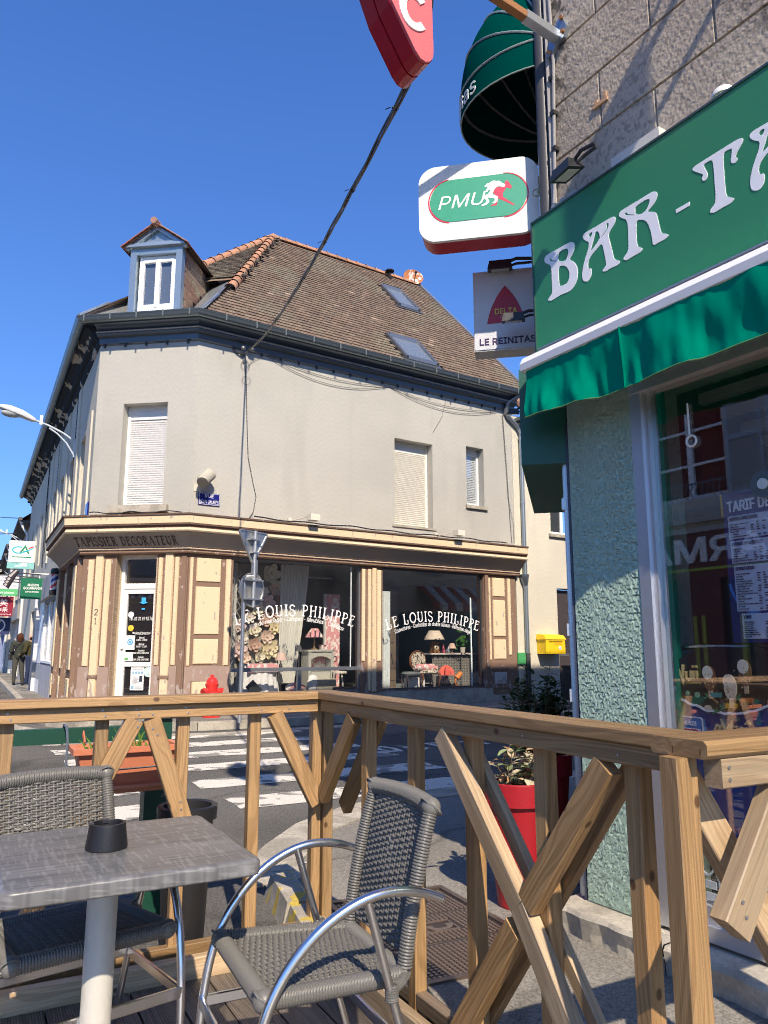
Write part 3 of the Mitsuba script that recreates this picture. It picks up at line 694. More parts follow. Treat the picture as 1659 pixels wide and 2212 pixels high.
# ------------------------------------------------------------------ upper windows
def shutter_window(fr, x0, x1, z0, z1, col, box_h, depth=.2, sill=True, sx=(0, 0)):
    w = put('window', M().box(x0 + .004, x0 + .05, depth, depth + .05, z0, z1 - .004).box(x1 - .05, x1 - .004, depth, depth + .05, z0, z1 - .004), 'satin', CB, fr=fr, color=col)
    n = int((z1 - z0 - box_h) / .043)
    for i in range(n):
        z = z0 + .012 + i * .043
        P = [(x, y, z + dz) for x in (x0 + .04, x1 - .04) for y, dz in ((depth + .034, .004), (depth + .020, .007), (depth + .014, .019), (depth + .018, .030), (depth + .034, .034))]
        put('slat', M().grid(np.array(P).reshape(2, 5, 3)), 'satin', w, fr=fr, color=np.array(col) * R.uniform(.97, 1.0))
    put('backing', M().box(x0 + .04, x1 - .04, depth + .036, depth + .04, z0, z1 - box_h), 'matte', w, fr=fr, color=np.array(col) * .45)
    put('shutter_box', M().box(x0 + .05, x1 - .05, depth + .012, depth + .1, z1 - box_h, z1 - .06).box(x0 + .05, x1 - .05, depth + .005, depth + .02, z1 - .06, z1), 'satin', w, fr=fr, color=np.array(col) * .93)
    return w
w = shutter_window(FC, .55, 1.43, 3.87, 5.84, (.80, .80, .79), .26)
put('sill', M().box(.40, 1.55, -.11, .22, 3.73, 3.868), 'concrete', CB, fr=FC, label='mossy stone sill')
w = shutter_window(FR_, 4.5, 5.54, 3.90, 5.83, (.76, .74, .66), .24)
put('sill', M().box(4.44, 5.62, -.03, .25, 3.86, 3.90), 'concrete', CB, fr=FR_)
w = put('window', M().box(6.53, 6.58, .20, .26, 4.55, 5.90).box(7.01, 7.06, .20, .26, 4.55, 5.90).box(6.58, 7.01, .20, .26, 4.55, 4.63).box(6.58, 7.01, .20, .26, 5.80, 5.95), 'satin', CB, fr=FR_, color=(.8, .8, .79), label='narrow white window with half closed blind')
put('pane', M().box(6.58, 7.01, .228, .232, 4.63, 5.80), 'glass', w, fr=FR_)
m = M()
for i in range(28):
    m.bar((6.58, .262, 4.66 + i * .041), (7.01, .262, 4.66 + i * .041), .004, .034, up=(0, .6, 1), ch=.0005)
put('blind', m, 'satin', w, fr=FR_, color=(.50, .54, .56), kind='stuff')
put('sill', M().box(6.49, 7.13, -.06, .25, 4.47, 4.548), 'concrete', CB, fr=FR_)
for x in l_x:
    w = put('window', M().box(x - .38, x - .33, .2, .26, 3.95, 5.62).box(x + .33, x + .38, .2, .26, 3.95, 5.62).box(x - .33, x + .33, .2, .26, 5.55, 5.62).box(x - .03, x + .03, .2, .26, 3.95, 5.55), 'satin', CB, fr=FL, color=(.62, .6, .56))
    put('pane', M().box(x - .33, x + .33, .23, .235, 3.97, 5.55), 'gloss', w, fr=FL, color=(.06, .07, .08))
for x in (-.62, -2.8, -4.9, -7.0, -9.1):                    # flat raised bands between the side windows
    put('pilaster_band', M().box(x - .22, x + .22, -.035, .0, 3.7, 7.0 - (1.15 if x > -1 else 0)), 'render_cream', CB, fr=FL)
# ------------------------------------------------------------------ shopfront
BRN, CRM, BRN2 = (.235, .155, .115), (.70, .565, .375), (.345, .255, .215)
sf = put('shopfront', M().prism(sbox(0, .06, RLEN - .05, 3.0).difference(unary_union([sbox(.85, .45, 3.66, 2.97), sbox(4.17, .45, 6.94, 2.96)])), -.03, .2), 'shop_paint', CB, fr=FR_, color=BRN, label='wooden shopfront painted cream and brown, flaking near the ground')
put('front', M().prism(sbox(-.03, .06, CLEN + .01, 3.0).difference(sbox(.62, .1, 1.39, 2.97)), -.03, .12), 'shop_paint', sf, fr=FC, color=BRN)
put('front', M().prism(sbox(-3.75, .06, 0, 3.0).difference(sbox(-3.25, .45, -.75, 2.75)), -.03, .15), 'shop_paint', sf, fr=FL, color=BRN)
tf = put('tiled_front', M().prism(sbox(-10.6, .06, -3.75, 3.02).difference(sbox(-7.6, .95, -4.5, 2.45)), -.06, .2).box(-9.9, -9.0, -.16, -.06, .06, 2.45), 'matte', CB, fr=FL, color=(.30, .30, .31), label='barber shop front faced with large white tiles')
for z0, z1, c in ((.9, 1.35, .62), (1.36, 1.80, .66), (1.81, 2.25, .64), (2.26, 2.68, .6), (.08, .48, .62), (.49, .89, .30)):
    for x0, x1 in ((-4.45, -3.80), (-8.35, -7.65), (-8.98, -8.36)):
        put('wall_tile', M().box(x0 + .006, x1 - .006, -.075, -.06, z0, z1), 'satin', tf, fr=FL, color=(c, c, c * 1.0))
    put('wall_tile', M().box(-9.02, -8.99, -.164, -.06, z0, z1), 'satin', tf, fr=FL, color=(c, c, c))
for i in range(9):
    put('base_tile', M().box(-7.6 + i * .345, -7.262 + i * .345, -.075, -.06, .1, .88), 'satin', tf, fr=FL, color=np.array((.34, .33, .34)) * R.uniform(.9, 1.1))
put('window_frame', M().box(-7.6, -4.5, -.08, .05, .93, .99).box(-7.6, -7.52, -.06, .05, .99, 2.45).box(-4.58, -4.5, -.06, .05, .99, 2.45).box(-6.1, -6.02, -.06, .05, .99, 2.45), 'satin', tf, fr=FL, color=(.72, .72, .72))
put('pane', M().box(-7.52, -4.58, .0, .005, .99, 2.45), 'gloss', tf, fr=FL, color=(.04, .05, .06))
put('sign_fascia', M().box(-8.9, -3.95, -.16, -.06, 2.55, 3.10), 'matte', tf, fr=FL, color=(.42, .43, .44), label='grey box fascia over the barber shop')
def panel(fr, x0, x1, z0, z1, c=CRM, y=-.03, d=.022, lab=None):
    m = M()
    b = .012
    m.add([(x0, y, z0), (x1, y, z0), (x1, y, z1), (x0, y, z1), (x0 + b, y - d, z0 + b), (x1 - b, y - d, z0 + b), (x1 - b, y - d, z1 - b), (x0 + b, y - d, z1 - b)], [[4, 5, 6, 7], [0, 1, 5, 4], [1, 2, 6, 5], [2, 3, 7, 6], [3, 0, 4, 7]])
    put('panel', m, 'shop_paint', sf, fr=fr, color=c, label=lab)
def rail(fr, x0, x1, z0, z1, d=.03, c=BRN):
    put('moulding', M().box(x0, x1, -.03 - d, -.03, z0, z1), 'shop_paint', sf, fr=fr, color=c)
for z0, z1 in ((2.47, 2.90), (1.53, 2.38), (1.01, 1.45), (.30, .71)):
    panel(FR_, .15, .61, z0, z1)
panel(FR_, .03, .09, .98, 2.90); panel(FR_, .71, .81, .98, 2.91)
rail(FR_, .10, .63, .72, .98, .012, BRN2); rail(FR_, .62, .84, .10, .97, .02, BRN2); rail(FR_, .0, .12, .10, .97, .02, BRN2)
for x0, x1, z1 in ((3.66, 3.74, 2.90), (3.81, 3.88, 2.91), (4.03, 4.13, 2.90)):
    panel(FR_, x0, x1, 1.03 if x0 != 3.81 else .44, z1)
panel(FR_, 3.90, 4.01, .42, 2.95, c=(.66, .52, .345), d=.03)
for z0, z1 in ((2.47, 2.90), (1.56, 2.39), (1.05, 1.49), (.49, .76)):
    panel(FR_, 7.21, 7.58, z0, z1, c=CRM if z0 > 1 else (.5, .47, .44))
panel(FR_, 7.07, 7.14, 1.03, 2.89); panel(FR_, 7.67, 7.76, 1.14, 2.9)
rail(FR_, 7.16, 7.62, .40, .47, .015); rail(FR_, 7.16, 7.62, .80, .86, .02); rail(FR_, 6.95, 7.05, .3, 2.96, .05)
# cut corner piers
panel(FC, .08, .19, .97, 2.88); panel(FC, .23, .38, .42, 2.97, d=.035); panel(FC, .41, .52, .97, 2.88)
rail(FC, .02, .22, .10, .96, .02, BRN2); rail(FC, .39, .60, .10, .96, .02, BRN2); rail(FC, .21, .40, .76, .82, .045)
panel(FC, 1.43, 1.51, .99, 2.90); panel(FC, 1.56, 1.72, .42, 2.98, d=.035); panel(FC, 1.74, 1.82, .99, 2.91); rail(FC, 1.87, 1.96, .1, 2.96, .02)
rail(FC, 1.40, 1.55, .10, .98, .02, BRN2); rail(FC, 1.70, 1.86, .10, .98, .02, BRN2); rail(FC, 1.53, 1.73, .76, .82, .045)
for s_, z in (('2', 1.87), ('1', 1.71)):
    put('house_number', M().prism(fit(sans(s_, .115, False), .275 if s_ == '2' else .285, .34 if s_ == '2' else .325, z), -.068, -.064), 'matte', sf, fr=FC, color=(.05, .04, .04), label='painted house number')
# piers of the side shop window
for x0, x1 in ((-.70, -.12), (-3.75, -3.3), (-2.1, -1.75)):
    rail(FL, x0, x1, .12, 2.95, .09)
    panel(FL, x0 + .08, x1 - .08, .9, 2.8, y=-.12); panel(FL, x0 + .08, x1 - .08, .3, .75, y=-.12)
put('side_pane', M().box(-3.25, -.75, .05, .055, .45, 2.75), 'gloss', sf, fr=FL, color=(.05, .055, .06))
# stone plinth and low sills
put('plinth', M().box(4.10, 7.10, -.10, .12, .02, .42).box(.84, 4.10, -.06, .12, .02, .40).box(7.10, 7.95, -.07, .1, .02, .26), 'concrete', CB, fr=FR_)
put('doorstep', M().box(.55, 1.45, -.10, .45, .02, .24), 'concrete', CB, fr=FC)
# shop cornice with its sloping lettered face
sp = [pt(FL, -10.6), pt(FL, -3.62), A2, B2, pt(FR_, RLEN + .02)]
sp2 = sp[1:]
def corn_part(name, prof, c, label=None):
    put(name, sweep(prof, sp2), 'shop_paint', sf, color=c, label=label)
corn_part('cornice_foot', [(.02, 2.97), (.10, 2.965), (.12, 2.99), (.11, 3.03), (.02, 3.03)], BRN)
corn_part('cornice_bead', [(.02, 3.035), (.13, 3.03), (.145, 3.045), (.13, 3.06), (.02, 3.06)], (.56, .44, .33))
corn_part('cornice_cove', [(.02, 3.065), (.12, 3.065), (.20, 3.16), (.30, 3.255), (.375, 3.31), (.02, 3.31)], (.36, .31, .26), 'sloping taupe face of the shop cornice')
corn_part('cornice_band', [(.02, 3.315), (.39, 3.315), (.41, 3.34), (.395, 3.385), (.02, 3.385)], (.66, .53, .37))
corn_part('cornice_moulding', [(.02, 3.39), (.38, 3.39), (.385, 3.43), (.42, 3.435), (.425, 3.46), (.02, 3.46)], (.17, .11, .085))
corn_part('cornice_fascia', [(.02, 3.465), (.425, 3.465), (.43, 3.60), (.02, 3.60)], CRM)
corn_part('cornice_cap', [(.0, 3.605), (.45, 3.605), (.46, 3.635), (.0, 3.70)], (.20, .13, .10))
# TAPISSIER DECORATEUR, cut letters on the slope of the cut corner
tx, wd = nouveau_text('TAPISSIER DECORATEUR', .21); tx = tx.buffer(-.0045)
tx = aff.translate(aff.scale(tx, 1.96 / wd, 1, origin=(0, 0)), -.10, 0)
m = M().prism(tx, 0, .006)
v, f, _ = m.get()
tt, dd = (.06 + v[:, 2]) / .353, .002 + v[:, 1]
v2 = np.stack([v[:, 0], -(.12 + .255 * tt + dd * .69), 3.065 + .245 * tt - dd * .72], 1)
put('shop_lettering', M().add(v2, f), 'matte', sf, fr=FC, color=(.085, .06, .05), label='carved lettering on the cornice')
# door
ALU = (.60, .61, .62)
do = put('door', M().box(.62, .68, .20, .28, .24, 2.97).box(1.33, 1.39, .20, .28, .24, 2.97).box(.68, 1.33, .20, .28, 2.36, 2.46).box(.68, 1.33, .20, .28, 2.91, 2.97)
         .box(.68, .755, .215, .265, .26, 2.355).box(1.255, 1.33, .215, .265, .26, 2.355).box(.755, 1.255, .215, .265, .26, .42).box(.755, 1.255, .215, .265, .965, 1.045).box(.755, 1.255, .215, .265, 2.27, 2.355), 'satin', CB, fr=FC, color=(.72, .72, .71), label='white aluminium shop door')
put('reveal', M().box(.60, .62, -.03, .3, .1, 2.97).box(1.39, 1.41, -.03, .3, .1, 2.97).box(.60, 1.41, -.03, .3, 2.972, 3.0), 'shop_paint', do, fr=FC, color=(.58, .47, .33))
put('pane', M().box(.755, 1.255, .238, .243, 1.045, 2.27).box(.755, 1.255, .238, .243, .42, .965).box(.68, 1.33, .238, .243, 2.46, 2.91), 'glass', do, fr=FC)
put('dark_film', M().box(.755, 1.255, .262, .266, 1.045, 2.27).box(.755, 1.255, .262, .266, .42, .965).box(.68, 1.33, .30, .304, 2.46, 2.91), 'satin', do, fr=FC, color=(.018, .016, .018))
put('handle', M().box(.69, .73, .17, .215, 1.28, 1.55), 'satin', do, fr=FC, color=(.78, .78, .77))
dt = [sans('Tél. 03 23 69 93 76', .060, False), sans("Horaires d'ouverture", .042, False)]
g = [fit(dt[0], .80, 1.245, 1.79), fit(dt[1], .87, 1.22, 1.545), sbox(.93, 1.532, 1.20, 1.537)]
for i, (a, b) in enumerate((('Mardi', '15h00 - 19h00'), ('Mercredi', '10h00 - 12h00'), ('Vendredi', '10h00-12h00 / 15h00-19h00'), ('Samedi', '10h00-12h00 / 15h00-18h00'))):
    z = 1.46 - i * .115
    ga, gb = sans(a, .034, False), sans(b, .034, False)
    wa, wb = .10 + .02 * (i == 2), (.21 if i < 2 else .30)
    g += [fit(ga, 1.06 - wa / 2, 1.06 + wa / 2, z, 10), fit(gb, 1.06 - wb / 2, min(1.06 + wb / 2, 1.25), z - .042)]
put('door_lettering', M().prism(unary_union(g), .230, .234), 'matte', do, fr=FC, color=(.86, .86, .86), label='white lettering with telephone number and opening hours')
put('logo', M().prism(unary_union([Polygon([(.98, 2.11), (1.06, 2.08), (1.14, 2.11), (1.06, 2.14)]), sbox(1.02, 2.13, 1.10, 2.20), sbox(1.03, 1.98, 1.09, 2.01)]), .228, .234), 'matte', do, fr=FC, color=(.06, .42, .85), label='blue sticker of a chair')
put('sticker', M().prism(Point(.83, 1.89).buffer(.055), .228, .234), 'matte', do, fr=FC, color=(.8, .8, .78))
put('sticker', M().prism(Point(.84, 1.65).buffer(.055), .228, .234), 'matte', do, fr=FC, color=(.75, .50, .06))
put('sticker', M().prism(Point(1.22, .87).buffer(.09), .228, .234), 'matte', do, fr=FC, color=(.52, .66, .66))
put('notice', M().box(.75, .93, .226, .236, 1.26, 1.52), 'matte', do, fr=FC, color=(.78, .80, .80), label='white paper notice with a blue disc')
put('notice_disc', M().prism(Point(.845, 1.40).buffer(.055).difference(Point(.845, 1.40).buffer(.038)).union(sbox(.82, 1.38, .87, 1.42)), .220, .224), 'matte', do, fr=FC, color=(.10, .36, .66))
put('notice', M().box(.74, .91, .226, .236, 1.06, 1.22), 'matte', do, fr=FC, color=(.74, .76, .74))
put('notice_print', M().box(.76, .82, .220, .224, 1.08, 1.12), 'matte', do, fr=FC, color=(.12, .36, .12))
put('notice', M().box(.89, 1.14, .226, .236, .55, .95), 'matte', do, fr=FC, color=(.80, .81, .81), label='white poster with small pictures of furniture')
g = [sbox(.92 + k * .055, .84, .96 + k * .055, .88) for k in range(4)]
put('notice_print', M().prism(unary_union(g + [sbox(.905, .57, .96, .63)]), .220, .224), 'matte', do, fr=FC, color=(.25, .42, .58))
put('notice_text', M().prism(unary_union([sbox(.93, .91, 1.10, .917)] + [sbox(.93, .66 + k * .02, 1.02 + .05 * (k % 3), .666 + k * .02) for k in range(7)] + [sbox(.98, .57 + k * .015, 1.12, .574 + k * .015) for k in range(4)]), .220, .224), 'matte', do, fr=FC, color=(.35, .36, .38))
put('notice_photo', M().box(1.06, 1.115, .219, .2235, .70, .80), 'matte', do, fr=FC, color=(.05, .06, .08))
# shop window panes and their bars
sw = put('shop_window', M().box(.85, 3.66, .02, .09, .86, .93).box(.85, 3.66, .03, .10, .43, .48).box(2.26, 2.34, .03, .09, .48, .86).box(.85, .88, .04, .1, .48, 2.97).box(3.63, 3.66, .04, .1, .48, 2.97).box(.85, 3.66, .03, .1, 2.94, 2.975), 'metal_worn', CB, fr=FR_, color=(.40, .43, .47), label='left shop window with a grey transom bar')
put('pane', M().box(.88, 3.63, .06, .066, .93, 2.94).box(.88, 2.26, .06, .066, .48, .86).box(2.34, 3.63, .06, .066, .48, .86), 'glass', sw, fr=FR_)
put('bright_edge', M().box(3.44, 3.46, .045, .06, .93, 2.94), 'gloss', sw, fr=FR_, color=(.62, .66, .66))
sw2 = put('shop_window', M().box(4.17, 6.94, .03, .10, .42, .48).box(4.17, 4.20, .04, .1, .48, 2.96).box(6.90, 6.94, .04, .1, .48, 2.96).box(4.17, 6.94, .03, .1, 2.93, 2.965), 'metal_worn', CB, fr=FR_, color=(.16, .17, .18), label='right shop window with a dark frame')
put('pane', M().box(4.20, 6.90, .06, .066, .48, 2.93), 'glass', sw2, fr=FR_)
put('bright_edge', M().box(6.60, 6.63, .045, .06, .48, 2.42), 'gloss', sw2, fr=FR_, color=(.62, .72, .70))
for xc, wdt, par, sub in ((2.24, 2.56, sw, 'Liste de mariage - Lampes - Meubles - Cadeaux'), (5.58, 2.50, sw2, 'Couvertures - Confection de double rideaux - Réfection sièges')):
    z0 = 1.70 if par == sw else 1.66
    a = arched(_nv, 'LE LOUIS PHILIPPE', .23, xc, z0, wdt, .20).buffer(-.004)
    b = arched(_sn, sub, .085, xc, z0 - .07, 2.08, .18)
    put('window_lettering', M().prism(a, .046, .052), 'matte', par, fr=FR_, color=(.90, .90, .90), label='white arched lettering on the pane')
    put('window_lettering', M().prism(b, .046, .052), 'matte', par, fr=FR_, color=(.85, .85, .85))
# the room behind the panes
put('shop_room', M().box(.5, 7.6, .16, 4.2, .30, .435).box(.5, 7.6, 4.2, 4.3, .3, 3.05).box(.5, .6, .3, 4.2, .435, 3.05).box(7.5, 7.6, .3, 4.2, .435, 3.05).box(.5, 7.6, .2, 4.2, 3.0, 3.1), 'matte', CB, fr=FR_, color=(.22, .25, .245))
# ------------------------------------------------------------------ things in the shop windows (right-front axes, on the platform)
F0 = .436
def shade(m, x, y, z, r0, r1, h, n=18):
    return m.lathe([(r0, z), (r0 - .004, z), (r1 - .004, z + h), (r1, z + h), (r0, z)], n, (x, y), cap=False)
def lamp(x, y, z, r0, r1, h, sh_mat, sh_col, base_prof, base_col, label):
    t = thing('table_lamp', label, 'lamp', )
    put('lamp_shade', shade(M(), x, y, z, r0, r1, h), sh_mat, t, fr=FR_, color=sh_col, smooth=40)
    put('base', M().lathe(base_prof, 14, (x, y)), 'satin', t, fr=FR_, color=base_col, smooth=40)
    return t
lamp(2.93, .62, 1.51, .20, .07, .18, 'toile_print', None, [(.07, 1.26), (.07, 1.28), (.02, 1.30), (.015, 1.36), (.03, 1.40), (.012, 1.44), (.012, 1.66)], (.25, .17, .08), 'pink toile table lamp standing on the grey cabinet')
lamp(2.53, .52, 1.24, .075, .04, .11, 'cloth', (.10, .10, .11), [(.03, .86), (.012, .90), (.012, 1.30)], (.06, .05, .05), 'small black lamp shade beside the white curtain')
lamp(2.10, .45, 1.06, .12, .065, .15, 'cloth', (.62, .46, .38), [(.06, .84), (.02, .87), (.035, .93), (.03, .98), (.01, 1.0), (.01, 1.15)], (.06, .05, .05), 'small dusty pink lamp on the white draped table')
lamp(6.18, .85, 1.49, .24, .13, .20, 'cloth', (.62, .53, .43), [(.05, 1.42), (.02, 1.45), (.015, 1.6)], (.20, .11, .06), 'flowered cream lamp on the wooden clock')
lamp(6.78, .95, 1.29, .10, .05, .12, 'cloth', (.62, .45, .36), [(.05, 1.18), (.015, 1.2), (.02, 1.26), (.01, 1.35)], (.25, .12, .10), 'little patterned lamp at the end of the counter')
t = thing('mantel_clock', 'brown wooden clock under the flowered lamp on the counter', 'clock')
put('case', M().box(6.08, 6.29, .76, .92, 1.19, 1.22).box(6.10, 6.27, .78, .9, 1.22, 1.40).box(6.07, 6.30, .76, .92, 1.40, 1.425), 'satin', t, fr=FR_, color=(.22, .11, .05))
put('dial', M().cyl((6.185, .78, 1.31), (6.185, .772, 1.31), .055, 18), 'satin', t, fr=FR_, color=(.72, .66, .50))
put('dial_centre', M().cyl((6.185, .772, 1.31), (6.185, .768, 1.31), .022, 12), 'satin', t, fr=FR_, color=(.05, .04, .03))
t = thing('shop_counter', 'grey counter with a patterned woven front in the right shop window', 'counter')
put('top', M().box(5.92, 7.42, .62, 1.2, 1.15, 1.185), 'matte', t, fr=FR_, color=(.62, .58, .52))
fx = np.linspace(6.0, 7.4, 60)
put('front', M().grid(np.array([[(x, .70 + .012 * math.sin(x * 42), z) for x in fx] for z in np.linspace(F0, 1.15, 9)])), 'cloth', t, fr=FR_, color=(.17, .165, .15), smooth=50)
m = M()
for x in np.arange(6.05, 7.4, .075):
    for z in np.arange(F0 + .05, 1.12, .06):
        m.bar((x - .014, .683, z), (x + .014, .683, z + .03), .012, .008, up=(0, 1, 0), ch=.001)
put('braid', m, 'cloth', t, fr=FR_, color=(.34, .33, .30), kind='stuff')
# ornate chair, stool, cushion, umbrella holder, orange lamp, white pouf
t = thing('upholstered_chair', 'carved wooden chair in black and cream leopard print', 'chair')
put('backrest', M().prism(aff.scale(Point(5.56, 1.02).buffer(1, 12), .19, .19), .62, .70), 'leopard_print', t, fr=FR_)
put('back_frame', M().tube([(5.56 + .21 * math.cos(a), .66, 1.02 + .21 * math.sin(a)) for a in np.linspace(-2.2, 5.34, 30)], .022, 8), 'satin', t, fr=FR_, color=(.16, .065, .03), smooth=40)
put('seat', M().lathe([(.01, .83), (.20, .83), (.27, .80), (.28, .76), (.25, .74), (.0, .74)], 20, (5.68, .50)), 'leopard_print', t, fr=FR_, smooth=40)
for x, y in ((5.46, .36), (5.93, .36), (5.46, .68), (5.93, .68)):
    put('leg', M().tube([(x, y, .75), (x + .02, y - .02, .66), (x - .01, y, .52), (x + .02, y - .02, F0)], [.03, .026, .018, .022], 8), 'satin', t, fr=FR_, color=(.16, .065, .03), smooth=40)
t = thing('stool', 'dark stool with a grey cushion in front of the leopard chair', 'stool')
put('seat', M().lathe([(.0, .80), (.19, .79), (.215, .75), (.20, .72), (.0, .72)], 18, (5.15, .34)), 'cloth', t, fr=FR_, color=(.17, .19, .19), smooth=40)
for x, y in ((4.98, .24), (5.32, .24), (4.98, .44), (5.32, .44)):
    put('leg', M().tube([(x, y, .73), (x, y, .6), (x + .01, y, F0)], [.02, .016, .012], 7), 'satin', t, fr=FR_, color=(.08, .05, .035), smooth=40)
t = put_thing('bolster_cushion', M().tube([(5.27, .40, .87), (5.33, .40, .875), (5.36, .40, .88), (5.80, .40, .88), (5.83, .40, .875), (5.90, .40, .87)], [.045, .02, .075, .075, .02, .045], 14), 'toile_print', 'pink and cream bolster cushion lying on the leopard chair', 'cushion', fr=FR_, smooth=40)
put_thing('pouf', M().box(5.16, 5.58, .42, .62, F0, .66), 'cloth', 'white fur pouf under the grey stool', 'pouf', fr=FR_, color=(.74, .73, .69))
t = thing('closed_umbrella', 'red orange fringed umbrella on a dark stand before the counter', 'umbrella')
an = np.linspace(0, 2 * np.pi, 17)
put('cloth', M().grid(np.array([[(6.18 + r * (1 + .25 * math.cos(8 * a)) * math.cos(a), .42 + r * (1 + .25 * math.cos(8 * a)) * math.sin(a), z) for a in an] for r, z in ((.02, .92), (.09, .88), (.14, .79), (.15, .70))])), 'cloth', t, fr=FR_, color=(.72, .16, .12))
put('stand', M().lathe([(.10, F0), (.11, .5), (.05, .6), (.02, .9)], 12, (6.18, .42)), 'cloth', t, fr=FR_, color=(.03, .025, .025))
t = thing('orange_lamp', 'small orange bird shaped lamp at the foot of the counter', 'lamp')
put('body', M().tube([(6.50, .42, F0), (6.44, .42, .5), (6.43, .42, .58), (6.49, .42, .66)], [.03, .018, .016, .03], 8).tube([(6.47, .42, .62), (6.60, .42, .75)], [.07, .05], 10), 'satin', t, fr=FR_, color=(.62, .20, .04), smooth=40)
t = thing('wardrobe', 'tall brown wooden wardrobe at the left of the right window', 'wardrobe')
wd_ = put('case', M().box(4.86, 5.18, .95, 1.6, F0, 2.46).box(4.80, 5.24, .9, 1.65, 2.46, 2.56), 'wood_old', t, fr=FR_)
for z0, z1 in ((.6, 1.3), (1.42, 2.36)):
    put('door_panel', M().box(4.92, 5.12, .93, .95, z0, z1), 'wood_old', t, fr=FR_)
def curtain(x0, x1, z0, z1, y, col, label, pull=0., wav=9, amp=.03, mat_='cloth'):
    n, mrow = 70, 16
    P = [[((x0 + (x1 - x0) * i / n) * (1 - k) + (x0 + (x1 - pull - x0) * i / n) * k, y + amp * math.sin(i / n * wav * 6.28 + k * .8), z1 + (z0 - z1) * kk) for i in range(n + 1)] for kk in np.linspace(0, 1, mrow) for k in (kk ** 1.3,)]
    return put_thing('curtain', M().grid(np.array(P)), mat_, label, 'curtain', fr=FR_, color=col, smooth=60)
curtain(2.25, 2.90, .60, 2.99, .85, (.66, .66, .60), 'long cream curtain drawn aside in the left window', .30)
curtain(4.42, 4.62, .46, 2.5, .36, (.66, .71, .70), 'pale blue grey curtain at the left edge of the right window', .0, 4, .02)
curtain(.95, 1.12, .46, 2.9, .40, (.60, .60, .55), 'narrow white curtain at the left edge of the left window', .0, 3, .02)
t = thing('draped_table', 'round table under a white pleated cloth in the left window', 'table')
an = np.linspace(0, 2 * np.pi, 97)
put('tablecloth', M().grid(np.array([[(1.72 + r * (1 + w_ * math.sin(17 * a)) * math.cos(a), .72 + r * (1 + w_ * math.sin(17 * a)) * .72 * math.sin(a), z) for a in an] for r, z, w_ in ((.0, .995, 0), (.34, .995, 0), (.37, .97, .01), (.39, .8, .04), (.42, .6, .06), (.44, F0, .07))])), 'cloth', t, fr=FR_, color=(.70, .70, .68), smooth=60)
put('runner', M().grid(np.array([[(x, .715 - .275 * s_, .998 - max(0, s_ - 1) * 2.2 - (0.003 if s_ > .98 else 0)) for x in np.linspace(1.40, 2.04, 9)] for s_ in (0, .5, .98, 1.06, 1.07)])), 'toile_print', t, fr=FR_)
# wall of large paper flowers
def paper_flower(x, y, z, r, col, label, lobes=6):
    t = thing('paper_flower', label, 'paper flower', 'paper flowers on the screen')
    for k, (rr, dy) in enumerate(((1., 0), (.66, -.03))):
        m = M()
        for j in range(lobes):
            a0 = j * 6.283 / lobes + k * .5
            ca, sa = math.cos(a0), math.sin(a0)
            P = []
            for u in np.linspace(0, 1, 7):
                wv = 4.6 / lobes * math.sqrt(max(.02, 1 - (2 * (.12 + .86 * u) - 1) ** 2))
                P.append([(x + r * rr * (u * ca - s_ * wv * sa), y + dy - .07 * rr * u * u * r / .2 - .02 * abs(s_), z + r * rr * (u * sa + s_ * wv * ca)) for s_ in (-.5, 0, .5)])
            m.grid(np.array(P))
        put('petal_ring', m, 'cloth', t, fr=FR_, color=np.array(col) * (1 if k == 0 else .88), smooth=60)
    put('centre', M().ell((x, y - .05, z), (r * .16, r * .12, r * .16)), 'cloth', t, fr=FR_, color=(.55, .40, .30), smooth=True)
R2 = random.Random(3)
fl = [(2.07, 2.78, .21), (2.20, 2.50, .17), (1.92, 2.42, .12), (2.33, 2.27, .13), (2.02, 2.20, .17), (1.80, 2.06, .15), (2.22, 2.0, .14), (1.62, 1.90, .13), (1.96, 1.86, .15), (1.45, 1.72, .13), (2.20, 1.72, .16), (1.76, 1.66, .14), (1.50, 1.48, .12),
      (2.02, 1.52, .15), (1.42, 1.28, .18), (1.74, 1.36, .15), (2.10, 1.28, .21), (1.55, 1.10, .15), (1.88, 1.12, .12), (1.62, 2.2, .10)]
fc = [(.72, .68, .52), (.70, .55, .44), (.74, .70, .62), (.52, .36, .28), (.66, .52, .50), (.72, .64, .40)]
fcn = ['cream', 'peach', 'ivory', 'brown', 'dusty pink', 'pale yellow']
fl.sort(key=lambda q: -q[1]); seen = {}
ords = ['topmost', 'second', 'third', 'fourth', 'fifth']
for i, (x, z, r) in enumerate(fl):
    c = i % 6; seen[c] = seen.get(c, -1) + 1
    paper_flower(x, .98 + R2.uniform(-.05, .03), z, r, fc[c], ords[seen[c]] + ' ' + fcn[c] + ' paper flower, counted from the top, beside the cream window curtain', 5 + i % 3)
put_thing('flower_screen', M().box(1.30, 2.42, 1.05, 1.09, F0, 2.98), 'matte', 'pale screen standing behind the paper flowers', 'screen', fr=FR_, color=(.34, .32, .27))
t = thing('display_cabinet', 'small grey painted cabinet with an open shelf', 'cabinet')
put('case', M().box(2.72, 3.36, .50, .86, 1.225, 1.26).box(2.75, 2.81, .52, .84, F0, 1.225).box(3.27, 3.33, .52, .84, F0, 1.225).box(2.81, 3.27, .78, .84, F0, 1.225).box(2.81, 3.27, .54, .78, .84, .87), 'satin', t, fr=FR_, color=(.42, .42, .36))
put('apron', M().prism(Polygon([(2.81, 1.225), (3.27, 1.225), (3.27, 1.06), (3.2, 1.1), (3.1, 1.13), (2.98, 1.13), (2.88, 1.1), (2.81, 1.06)]), .53, .55), 'satin', t, fr=FR_, color=(.42, .42, .36))
put('back_lining', M().box(2.82, 3.26, .76, .775, .88, 1.2), 'toile_print', t, fr=FR_)
